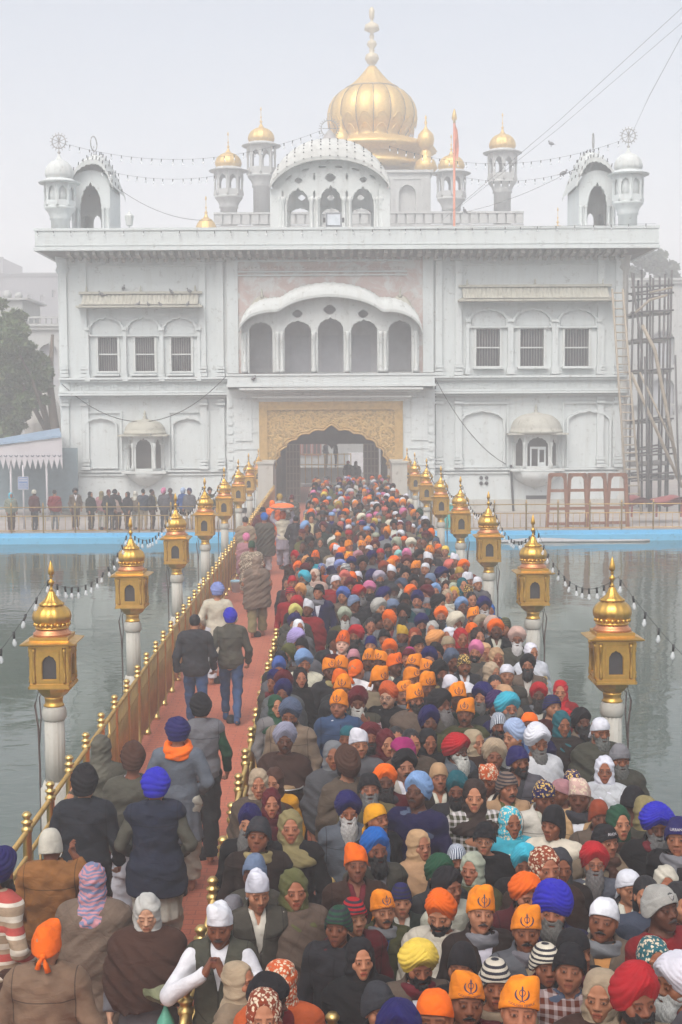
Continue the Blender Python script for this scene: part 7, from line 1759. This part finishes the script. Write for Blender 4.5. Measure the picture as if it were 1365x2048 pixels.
for c in CROWD:
    c['rot'] = c['rot']; rz = R(c['rot']) if c['rot'] else R(rng.normal()*11 if rng.random() < .85 else rng.normal()*30)
    key = None
    if c['head'] == 'T' and c['col'] == 'maroon' and c['gc'] == 'olivegrey' and c['g'] == 'v': key = 'mouth'
    if c['head'] == 'T' and c['col'] == 'royal': key = 'brow'
    if c['head'] == 'p' and c['col'] == 'orange' and c['gc'] == 'maroon': c['pale'] = 1
    bk = key or choose_body(c)
    if key: c['bk'] = 'long'; rz = 0
    o = add_person(bk, c, c['x'], c['y'], c['s'], rz, c['label'], GQ)
    if 'pale' in c: o.color = (.55, .33, .25, 1)
    if c['col'] in ('rustorange',) and c['head'] == 't': o.color = (.36, .2, .13, 1)
    if key:
        for ch in list(o.children):
            if ch.name.split('.')[0] in ('vest', 'jacket'): ch.data = CG[key][0]
            if ch.name.split('.')[0] in ('shirt',) and key == 'mouth': ch.data = CG[key][1]; ch.material_slots[0].link = 'OBJECT'; ch.material_slots[0].material = PAT['plaid']; ch.color = (*srgb('6a2030'), 1)
# man leaning on the divider rail with clasped hands
cl = dict(head='k', col='white', pat='', beard='S', g='v', gc='olivegrey', gp='', fl='', rot=0, fem=False, px=441, py=1848, sh='white', vi=1)
p = onZ(441, 1848, 1.55)
o = add_person('clasp', cl, p.x, p.y, .975, R(-4), 'man in white headcloth leaning on the brass rail with clasped hands, olive vest, white sleeves', GQ)
for ch in list(o.children):
    nm = ch.name.split('.')[0]
    if nm == 'vest': ch.data = CG['clasp'][0]
    if nm == 'shirt': ch.data = CG['clasp'][1]; ch.name = 'sweater'
# ------------------------------------------------------------------ people walking on the open red lane
pwA = pose(hipL=(.09, 0, .92), kneeL=(.10, -.13, .52), ankL=(.10, -.20, .10), toeL=(.11, -.34, .035), kneeR=(-.10, .02, .50), ankR=(-.10, .24, .13), toeR=(-.11, .12, .03), elL=(.27, .08, 1.12), wrL=(.27, .05, .88), haL=(.265, .02, .79), elR=(-.27, .0, 1.12), wrR=(-.26, -.14, .90), haR=(-.255, -.19, .82))
pwB = pose(kneeL=(.10, .0, .50), ankL=(.10, .17, .11), toeL=(.12, .06, .03), kneeR=(-.10, -.10, .51), ankR=(-.10, -.12, .09), toeR=(-.12, -.27, .03), elL=(.29, .05, 1.13), wrL=(.20, -.13, 1.0), haL=(.12, -.2, 1.0), elR=(-.29, .05, 1.13), wrR=(-.20, -.13, 1.0), haR=(-.12, -.2, 1.0))
pwC = pose(kneeL=(.10, -.10, .51), ankL=(.10, -.12, .09), toeL=(.12, -.27, .03), kneeR=(-.10, .0, .50), ankR=(-.10, .17, .11), toeR=(-.12, .06, .03), elR=(-.30, -.03, 1.28), wrR=(-.175, -.06, 1.49), haR=(-.115, -.05, 1.585))
pwT = pose(elL=(.33, -.05, 1.52), wrL=(.27, -.04, 1.755), haL=(.20, -.04, 1.80), elR=(-.33, -.05, 1.52), wrR=(-.27, -.04, 1.755), haR=(-.20, -.04, 1.80), kneeL=(.10, -.10, .51), ankL=(.10, -.12, .09), toeL=(.12, -.27, .03), kneeR=(-.10, .0, .50), ankR=(-.10, .17, .11), toeR=(-.12, .06, .03))
pwO = pose(elL=(.27, -.03, 1.15), wrL=(.22, -.235, 1.035), haL=(.14, -.31, 1.05), wrR=(-.27, -.10, .88), haR=(-.265, -.13, .79))
for k, p_, rt_, fm in (('wA', pwA, rotm(pitch=6), False), ('wB', pwB, rotm(pitch=8), False), ('wC', pwC, rotm(pitch=4, roll=4), False), ('wT', pwT, LV, False)): custom_body(k, p_, rt_, fm, curl=(.6, .6))
custom_body('wO', pwO, rotm(pitch=13, yaw=3), True, fc=dict(old=True, closed=True, lips=(.66, .42, .40)), kw=dict(old=True, jaw=.95), curl=(.75, .55), thumbs=((0, 0, 1), (0, -1, 0)))
def gown(name, p, hem, o=.025, seed=0, w0=.20, w1=.26, sleeves='LR', fem=False):
    def f(P):
        d = torso(P, o, fem); z = P[..., 2]; q = P*np.array((1, 1.25, 1), F4); d = smin(d, cap(q, (0, 0, .98), (0, 0, hem-.1), w0*.93, w1), .05)
        if sleeves: d = smin(d, arms(P, p, .026, sleeves), .03)
        d = d-.010*np.sin(np.arctan2(P[..., 0], P[..., 1])*11+z*3+seed)*np.clip((1.0-z)*2.2, 0, 1)+wr_noise(P, .004, 26, seed); d = neck_cut(P, d)
        for s in sleeves:
            w_, e_ = np.array(p['wr'+s]), np.array(p['el'+s]); u = (w_-e_)/np.linalg.norm(w_-e_); d = np.maximum(d, np.where(np.linalg.norm(P-w_, axis=-1) < .09, (P-w_)@u.astype(F4), -1))
        return np.maximum(d, hem-z)
    a = np.array([p[k] for k in ('elL', 'elR', 'wrL', 'wrR')]); lo = a.min(0)-.09; hi = a.max(0)+.09
    return surface(f, axis(min(-.34, lo[0]), max(.34, hi[0]), .014), axis(min(-.30, lo[1]), max(.30, hi[1]), .014), axis(hem-.03, max(1.5, hi[2]), .014), name, CLOTH)
WG = {}
def WGet(kind, key, p, **k):
    h = (kind, key, tuple(sorted(k.items())))
    if h not in WG:
        WG[h] = {'jacket': jacket, 'shirt': shirt, 'gown': gown, 'trousers': trousers, 'shoes': shoes, 'shawl': shawl}[kind](k.pop('nm', kind), p, **k)
    return WG[h]
PP = dict(wA=pwA, wB=pwB, wC=pwC, wT=pwT, wO=pwO)
GWK = 'people walking on the open red lane'
def walker(px, py, key, label, head, col, parts, s=1.0, rz=180, pat='', beard='0', hairc='black', vi=0, tone=None, hood_col=None, group=GWK):
    p0 = onZ(px, py, 1.60*s); o = link('person', BODY[key][0]); o.location = (p0.x, p0.y, 0); o.rotation_euler.z = R(rz); o.scale = (s, s, s); o.color = (*(tone or SKINT[int(rng.integers(4))]), 1)
    tag(o, label, 'person', group); HM = head_matrix(BODY[key][1])
    if head in HEADGEAR:
        nm = {'T': 'turban', 't': 'turban', 'u': 'turban', 'k': 'headcloth', 'p': 'headcloth', 'b': 'cap'}[head]
        kid(o, HEADGEAR[head][vi % len(HEADGEAR[head])], tuple(v*.8 for v in COLS[col]), HM, PAT.get(pat) or (PAT['knit'] if head == 'b' else None), nm)
        shrink(kid(o, HAIRM['short'], COLS[hairc], HM, None, 'hair'), .93 if not (head == 'k' and col == 'orange') else 1.03)
    elif head == 'n': kid(o, HAIRM['short'], COLS[hairc], HM, None, 'hair')
    elif head == 'd': shrink(kid(o, HAIRM['parted'], (.35, .35, .35) if hairc == 'grey' else COLS['black'], HM, None, 'hair'), .965); kid(o, get_hood_for(key), COLS[col], None, PAT.get(pat), 'head_shawl')
    if beard in 'BGW': kid(o, BEARD['big'], {'B': (.012, .011, .012), 'G': (.2, .2, .2), 'W': (.55, .54, .51)}[beard], HM, None, 'beard')
    for kd, cc, kw, pt in parts:
        nm = kw.get('nm', kd); kid(o, WGet(kd, key, PP[key], **dict(kw)), tuple(x*.66 for x in COLS[cc]) if isinstance(cc, str) else cc, None, PAT.get(pt), nm)
    return o
def get_hood_for(key):
    if ('h', key) not in HOOD: HOOD[('h', key)] = hood('head_shawl', BODY[key][1], 1)
    return HOOD[('h', key)]
TR = ('trousers',); PY = dict(loose=.028, hem=.12, nm='pyjama')
J = dict(seed=2, vee=False); 
walker(435, 1183, 'wB', 'man in pale lilac turban and long cream coat walking away on the red lane', 'T', 'lavender', [('gown', 'cream', dict(hem=.55, nm='long_coat', w1=.25), None), ('trousers', 'white', PY, None)], s=1.0, vi=1)
walker(390, 1246, 'wA', 'bare headed man in black leather jacket and blue jeans walking away', 'n', 'black', [('jacket', 'charcoal', dict(seed=2, vee=False, o=.045, hem=.82), None), ('trousers', 'denim', dict(hem=.12), None), ('shoes', 'black', {}, None)], s=1.0)
walker(461, 1236, 'wA', 'man in tight royal blue head wrap, grey brown jacket and faded jeans walking away', 't', 'royal', [('jacket', 'olivegrey', dict(seed=7, vee=False, hem=.84), None), ('trousers', 'denim', dict(hem=.12), None), ('shoes', 'denim', {}, None)], s=1.0, vi=0)
walker(514, 1124, 'wB', 'woman wrapped in brown grey shawl over her head with pale green trousers walking away', 'd', 'taupe', [('shawl', 'taupe', dict(hem=.62, seed=3, wide=1.05), None), ('trousers', 'khaki', dict(loose=.03, hem=.12, nm='salwar'), None)], s=.98)
walker(504, 1092, 'wB', 'person in dark green cap and brown patterned shawl beside the railing, walking away', 'b', 'green', [('shawl', 'taupe', dict(hem=.62, seed=3, wide=1.05), 'floral'), ('trousers', 'brown', PY, None)], s=.97, vi=1)
walker(493, 1076, 'wB', 'person in pink head wrap almost hidden behind the patterned shawl', 't', 'pink', [('shawl', 'dustypink', dict(hem=.62, seed=3, wide=1.05), None), ('trousers', 'beige', PY, None)], s=.9, vi=2)
walker(529, 1036, 'wB', 'man in bright blue turban wrapped in a long dark olive shawl, walking away', 't', 'blue', [('shawl', 'olivegrey', dict(hem=.55, seed=6, wide=1.1), None), ('trousers', 'white', PY, None)], s=1.02, vi=0)
walker(566, 1033, 'wT', 'man in cream vest carrying a wide tray of orange cloth on his head', 't', 'rustorange', [('jacket', 'cream', dict(sleeves='', vee=False, seed=8, nm='vest'), None), ('gown', 'palelilac', dict(hem=.6, nm='kurta', o=.012, w1=.22), None), ('trousers', 'palelilac', PY, None)], s=.98, vi=1)
walker(491, 1042, 'wB', 'bare headed man in pale grey shawl beside the railing, walking away', 'n', 'black', [('shawl', 'beige', dict(hem=.62, seed=3, wide=1.05), None), ('trousers', 'grey', PY, None)], s=1.0)
walker(526, 1022, 'wB', 'man in black cap half hidden behind the bright blue turban', 'b', 'black', [('jacket', 'maroon', J, None), ('trousers', 'grey', PY, None)], s=1.0)
walker(560, 996, 'wB', 'person in orange ochre turban near the gate on the open lane', 't', 'mustard', [('jacket', 'lightgrey', J, None), ('trousers', 'beige', PY, None)], s=1.0)
walker(545, 1008, 'wB', 'person draped in a bright orange shawl near the gate', 'd', 'orange', [('shawl', 'orange', dict(hem=.62, seed=3, wide=1.05), None), ('trousers', 'orange', PY, None)], s=.98)
walker(584, 996, 'wB', 'person in dull red cap and grey shawl beside the gate', 'b', 'maroon', [('shawl', 'olivegrey', dict(hem=.62, seed=3, wide=1.05), None), ('trousers', 'grey', PY, None)], s=.97)
walker(592, 1040, 'wB', 'man in dark clothes right of the man carrying the tray', 'n', 'black', [('jacket', 'charcoal', J, None), ('trousers', 'charcoal', PY, None)], s=.96)
walker(402, 1418, 'wA', 'man in black turban, grey lilac vest with green sleeves and black trousers, walking away', 'T', 'black', [('jacket', 'grey', dict(sleeves='', vee=False, seed=8, nm='vest', o=.04), None), ('shirt', 'green', dict(sleeves='LR', collar=False, hem=.9, nm='sweater', o=.02), None), ('trousers', 'black', dict(loose=.02, hem=.1), None)], s=1.0, vi=0)
walker(356, 1467, 'wB', 'man in navy turban with orange neck scarf and long grey tweed overcoat', 'T', 'navy', [('gown', 'greyblue', dict(hem=.55, nm='overcoat', w1=.25), None), ('trousers', 'ivory', PY, None)], s=1.0, vi=3).name
sco = [o for o in COL.objects if o.get('label', '').startswith('man in navy turban with orange neck scarf')][0]; sf = kid(sco, SCARFM[1], COLS['orange'], None, None, 'scarf'); sf.scale = (1.12, 1.2, 1.0); sf.location = (0, .0, .035)
walker(266, 1523, 'wB', 'man in dark maroon turban wrapped in an olive grey shawl over white kurta', 'T', 'brown', [('shawl', 'olivegrey', dict(hem=.80, seed=9, wide=1.0), None), ('gown', 'white', dict(hem=.55, nm='kurta', o=.012, sleeves='', w1=.215, w0=.18), None), ('trousers', 'white', PY, None)], s=.99, vi=2)
walker(203, 1497, 'wB', 'person covered head to hip in a grey shawl with maroon cloth at the crown', 'd', 'olivegrey', [('shawl', 'olivegrey', dict(hem=.80, seed=9, wide=1.0), None), ('gown', 'maroon', dict(hem=.45, nm='kurta', o=.012, sleeves='', w1=.215, w0=.18), None), ('trousers', 'brown', PY, None)], s=.98)
walker(169, 1572, 'wA', 'man in black turban, black jacket and black trousers with his right arm hanging', 'T', 'black', [('jacket', (.012, .014, .020), dict(seed=2, vee=False, o=.045, hem=.82), None), ('trousers', 'black', dict(loose=.02, hem=.1), None)], s=1.0, vi=2)
walker(311, 1576, 'wB', 'man in royal blue turban, dark navy vest with grey sleeves and cream kurta', 'T', 'royal', [('jacket', (.010, .014, .030), dict(sleeves='', vee=False, seed=8, nm='vest', o=.045, hem=.72, flare=.06), None), ('gown', 'offwhite', dict(hem=.5, nm='kurta', o=.010, sleeves='', w1=.215, w0=.18), None), ('shirt', 'olivegrey', dict(sleeves='LR', collar=True, hem=.9, nm='sweater', o=.022), None), ('trousers', 'offwhite', PY, None)], s=1.0, vi=1)
walker(103, 1693, 'wC', 'man in pale grey knitted cap and ochre brown jacket holding a hand to his ear', 'b', 'ivory', [('jacket', (.20, .085, .025), dict(seed=2, vee=False, o=.045, hem=.80), None), ('trousers', 'brown', dict(loose=.02, hem=.1), None)], s=.97, vi=1)
walker(186, 1762, 'wB', 'woman in pink and blue paisley headscarf and long taupe shawl seen from behind', 'd', 'dustypink', [('shawl', 'taupe', dict(hem=.45, seed=11, wide=1.08, fold=.5), None), ('trousers', 'beige', PY, None)], s=.95, pat='paisley')
ow = walker(295, 1822, 'wO', 'old woman in white headscarf and brown shawl walking towards the camera with a leaf bowl', 'd', 'lightgrey', [('shawl', 'brown', dict(hem=.92, seed=13, wide=1.06), None), ('gown', 'grey', dict(hem=.28, nm='dress', w0=.21, w1=.29, o=.015), None)], s=.90, rz=0, hairc='grey', tone=srgb('b48a70'))
walker(93, 1895, 'wB', 'man in bright orange headcloth and tan brown jacket seen from behind at the bottom edge', 'k', 'orange', [('jacket', (.15, .095, .062), dict(seed=2, vee=False, o=.05, hem=.80), None), ('trousers', 'brown', dict(loose=.02, hem=.1), None)], s=.97, vi=1)
walker(-6, 1745, 'wB', 'man in navy turban and broad striped sweater cut by the left edge of the view', 'T', 'navy', [('shirt', (.30, .22, .15), dict(sleeves='LR', collar=False, hem=.88, nm='sweater', o=.035), 'wide'), ('trousers', 'brown', PY, None)], s=1.0, rz=140, vi=0, beard='B')
for ch in ow.children:
    if ch.name.startswith('shawl'): ch.scale = (1.06, 1.10, 1.0)
# what they carry
tp = onZ(566, 1033, 1.60*.98); tr = thing('tray', 'wide tray heaped with orange cloth carried on a head', 'tray', (tp.x, tp.y, 1.79))
m = MB(); m.lathe([(.02, .0), (.30, .0), (.40, .05), (.41, .055), (.39, .06), (.29, .012), (.02, .01)], n=28); m.build('dish', mat_plain('steel dish', (.55, .55, .52), .35, metal=.8), tr)
m = MB(); pr = [(.36, .05), (.34, .10), (.25, .15), (.12, .17), (.01, .175)]; m.lathe(pr, n=28, lobes=7, amp=.12); m.build('cloth_heap', mat_plain('orange cloth heap', (.80, .15, .03), .8, .3, 6), tr)
hl_ = ow.matrix_basis @ Vector(pwO['haL']); 
m = MB(); m.smooth = True; n = 24; vs = []
for r_ in range(6):
    t = r_/5
    for i in range(n): a = 2*PI*i/n; rr = .02+.10*t; vs.append((hl_.x+rr*math.cos(a)*(1+.1*math.sin(3*a)), hl_.y-.03+rr*.8*math.sin(a), hl_.z+.02+.055*t**2+.012*math.sin(5*a)*t))
m.add(vs, [(r_*n+i, r_*n+(i+1) % n, (r_+1)*n+(i+1) % n, (r_+1)*n+i) for r_ in range(5) for i in range(n)]+[tuple(range(n))])
m.add([(x, y, z-.006) for x, y, z in vs], [(r_*n+i, (r_+1)*n+i, (r_+1)*n+(i+1) % n, r_*n+(i+1) % n) for r_ in range(5) for i in range(n)])
tag(m.build('leaf_bowl', mat_plain('dry green leaf', (.14, .15, .08), .7, .4, 20)), 'dry leaf bowl held in the old woman\'s hand', 'bowl')
m = MB(); m.lathe([(.005, .02), (.014, -.01), (.03, -.05), (.055, -.10), (.062, -.14), (.045, -.18), (.01, -.195)], hl_.x+.02, hl_.y-.0, 20, lobes=5, amp=.12); 
for i, v in enumerate(m.v): m.v[i] = (v[0], v[1], v[2]+hl_.z-.03)
tag(m.build('bag', mat_plain('green plastic bag', (.10, .36, .26), .25, .3, 9)), 'small green plastic bag hanging from the old woman\'s hand', 'bag')
bp = onZ(473, 1176, .35); bk_ = thing('bucket', 'white lidded plastic bucket carried low beside the railing', 'bucket', (bp.x, bp.y, .25))
m = MB(); m.lathe([(.10, 0), (.13, .24), (.14, .245), (.14, .26)], n=20); m.build('body', VAL, bk_); m = MB(); m.lathe([(.142, .255), (.142, .285), (.13, .295), (.02, .30)], n=20); m.build('lid', mat_plain('blue lid', (.25, .42, .52), .5), bk_)
m = MB(); m.tube([(.14*math.cos(a), 0, .26+.2*math.sin(a)) for a in [PI*i/10 for i in range(11)]], .006, 5); m.build('handle', BLACK, bk_)
# silver dish with an offering on the rail
dp = onZ(575, 1578, 1.16); dt = thing('offering_dish', 'shallow silver dish with an offering held at the second divider rail', 'dish', (dp.x, dp.y, 1.16))
m = MB(); m.lathe([(.02, 0), (.12, .0), (.155, .025), (.16, .03), (.15, .034), (.11, .010), (.02, .008)], n=24); m.build('dish', MATS['steel dish'], dt); m = MB(); m.lathe([(.10, .015), (.08, .04), (.02, .05)], n=16, lobes=5, amp=.1); m.build('offering', mat_plain('brown sweet', (.18, .11, .05), .7), dt)
# ------------------------------------------------------------------ people on the terrace and beyond the gate
GT = 'people waiting on the terrace behind the left railing'
TP = [(151, 990, 'T', 'charcoal', 'B', 'j', 'taupe', 20), (182, 1000, 'd', 'black', '0', 's', 'black', 60), (204, 1002, 'd', 'khaki', '0', 's', 'dustypink', 170), (218, 992, 'b', 'maroon', '0', 'j', 'charcoal', 30), (230, 988, 'b', 'black', '0', 'j', 'black', 160), (236, 1004, 'd', 'ivory', '0', 's', 'palepink', 60),
      (255, 996, 'd', 'black', '0', 's', 'charcoal', -40), (272, 1000, 'd', 'offwhite', '0', 's', 'beige', 160), (287, 990, 'n', 'black', '0', 's', 'slate', 170), (305, 1000, 'n', 'black', '0', 'j', 'charcoal', 80), (328, 995, 't', 'pink', '0', 's', 'grey', 150), (341, 998, 'b', 'charcoal', '0', 'j', 'greyblue', 20), (367, 994, 't', 'paleblue', '0', 'j', 'blue', 160), (379, 990, 't', 'navy', '0', 's', 'grey', -20),
      (69, 1000, 'b', 'ivory', '0', 's', 'darkred', 150), (110, 1004, 'n', 'black', '0', 's', 'red', 170), (22, 990, 'd', 'turq', '0', 's', 'sage', 30), (420, 990, 't', 'black', '0', 's', 'olive', 10)]
for px, py, hd, col, bd, g, gc, rz in TP:
    Y = YT+1.0+rng.random()*.9; p_ = onY(px, py, Y); fem = hd == 'd'
    c = dict(head=hd, col=col, pat='', beard=bd, g=g, gc=gc, gp='', fl='', rot=rz, fem=fem, px=px, py=py, x=p_.x, y=Y)
    k = base_words(c)+' on the terrace'; assert k not in USED, k; USED.add(k)
    add_person('f0' if fem else 'm0', c, p_.x, Y, .94 if fem else 1.0, R(rz), k+(' left of the gate' if len(k.split()) < 13 else ''), GT).location.z = TZ
for px, py, Y, z0, col, gc, rz, lab in ((652, 909, 89, .9, 'black', 'greyblue', 60, 'left one of two men standing on the platform seen through the gate'), (672, 909, 89, .9, 'black', 'charcoal', 90, 'right one of two men standing on the platform seen through the gate'), (697, 938, 80, 0, 'red', 'charcoal', 180, 'person in red cap standing just beyond the gate'), (712, 945, 79, 0, 'grey', 'olivegrey', 180, 'person under a grey shawl just beyond the gate')):
    p_ = onY(px, py, Y); c = dict(head='b' if col in ('red',) else ('d' if col == 'grey' else 'n'), col=col, pat='', beard='0', g='s' if col == 'grey' else 'j', gc=gc, gp='', fl='', rot=rz, fem=col == 'grey', px=px, py=py)
    o = add_person('f0' if c['fem'] else 'm0', c, p_.x, Y, 1.0, R(rz), lab, 'people beyond the gate'); o.location.z = z0
# ------------------------------------------------------------------ the far end of the queue: more than anyone could tell apart, one object
def far_crowd():
    V = []; Fc = []; Cc = []; off = 0
    base = MB(); base.lathe([(.17, 0), (.20, .9), (.24, 1.2), (.235, 1.34), (.17, 1.405), (.07, 1.44), (.055, 1.48)], n=10)
    for i_, v_ in enumerate(base.v): base.v[i_] = (v_[0]*1.05, v_[1]*.62, v_[2])
    hd = MB(); hd.lathe([(.03, 1.47), (.058, 1.50), (.070, 1.55), (.076, 1.60), (.079, 1.66), (.06, 1.70), (.03, 1.72)], n=10)
    for i_, v_ in enumerate(hd.v): hd.v[i_] = (v_[0], v_[1]*1.15, v_[2])
    def lowmb(me): 
        o_ = MB(); o_.v = [(v.co.x, v.co.y, v.co.z+1.60) for v in me.vertices]; o_.f = [tuple(p.vertices) for p in me.polygons]; return o_
    turs = [lowmb(turban('x', .124, .142, .174, .068, 5, 3.0, lean=.5, nu=22, nv=12)), lowmb(turban('x', .112, .134, .165, .06, 5, 2.6, lean=-.5, nu=22, nv=12)), lowmb(turban('x', .13, .142, .166, .06, 4, 2.4, lean=.9, flat=.5, nu=22, nv=12))]
    for mm_ in ('k', 'b'):
        o_ = lowmb(HEADGEAR[mm_][0]); turs.append(o_)
    lowc = MB(); lowc.lathe([(.088, 1.635), (.098, 1.65), (.095, 1.69), (.07, 1.73), (.02, 1.745)], n=12); turs[3:] = [lowc, lowc]
    fcb = MB(); fcb.add([(-.05, -.079, 1.60), (.05, -.079, 1.60), (.05, -.085, 1.625), (-.05, -.085, 1.625)], [(0, 1, 2, 3)])
    brd = MB(); brd.ball((0, -.05, 1.525), .06, 6, 1.0)
    pal = ['orange']*6+['saffron']*3+['white']*6+['black']*4+['darkbrown']*3+['navy']*3+['black']*6+['red']*2+['maroon']*3+['pink']*2+['lilac', 'lilac', 'skyblue', 'skyblue', 'bluegrey', 'grey', 'grey', 'cream', 'beige', 'sage', 'brown', 'brown', 'mustard', 'yellow', 'green', 'rust', 'peach', 'salmon', 'charcoal', 'charcoal', 'darkbrown', 'darkbrown']
    gpal = ['charcoal', 'olivegrey', 'brown', 'grey', 'black', 'maroon', 'beige', 'darkgreen', 'taupe', 'navy', 'offwhite', 'greyblue', 'olive']
    ys = 33.2; pts = []
    Yend = 62.5
    y = ys
    while y < Yend:
        for x in list(np.arange(.25, 2.62, .50)): pts.append((x+rng.normal()*.12, y+rng.normal()*.2))
        for x in (-.68, -.28): 
            if rng.random() < .8: pts.append((x+rng.normal()*.06, y+rng.normal()*.12))
        y += .62
    own = [(c['x'], c['y']) for c in CROWD if c['y'] > 30]
    for x, y in pts:
        if any(math.hypot(x-a, y-b) < .42 for a, b in own) or rng.random() < .08+max(0, y-58)*.05: continue
        s = 1+rng.normal()*.045; hc_ = tuple(q_*(.85 if y < 50 else .6) for q_ in vary(COLS[pal[int(rng.integers(len(pal)))]], .12)); gc_ = vary(COLS[gpal[int(rng.integers(len(gpal)))]], .2); sk = SKINT[int(rng.integers(6))]; w_ = .86+.16*rng.random(); hz = .9+.14*rng.random(); tur_ = turs[int(rng.integers(5))]; dz_ = 0; an_ = rng.normal()*.4; ca_, sa_ = math.cos(an_), math.sin(an_)  # headgear colours darkened towards the gate to paint in the dimness there
        for src, col, kx in ((base, gc_, 1), (hd, sk, 1), (tur_, hc_, w_), (fcb, tuple(v*.35 for v in sk), 1))+(((brd, (.02, .02, .02) if rng.random() < .7 else (.3, .3, .3), 1),) if rng.random() < .45 else ()):
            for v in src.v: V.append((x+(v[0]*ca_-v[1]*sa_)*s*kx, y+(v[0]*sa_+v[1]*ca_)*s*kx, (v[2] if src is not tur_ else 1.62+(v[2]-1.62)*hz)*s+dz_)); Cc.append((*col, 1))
            Fc += [tuple(i+off for i in f) for f in src.f]; off = len(V)
    me = bpy.data.meshes.new('far_crowd'); me.from_pydata(V, [], Fc); a = me.color_attributes.new('Col', 'FLOAT_COLOR', 'POINT'); a.data.foreach_set('color', np.array(Cc, F4).ravel()); me.polygons.foreach_set('use_smooth', [True]*len(me.polygons))
    t = NT('far crowd cloth'); at = t.n('ShaderNodeAttribute', attribute_name='Col'); t.set(col=at.outputs['Color'], rough=.85, spec=.2); me.materials.append(t.m)
    tag(link('far_crowd', me), kind='stuff')
far_crowd()
print('INDIVIDUALS', sum(1 for o in COL.objects if o.get('category') == 'person'), 'crowd', len(CROWD))
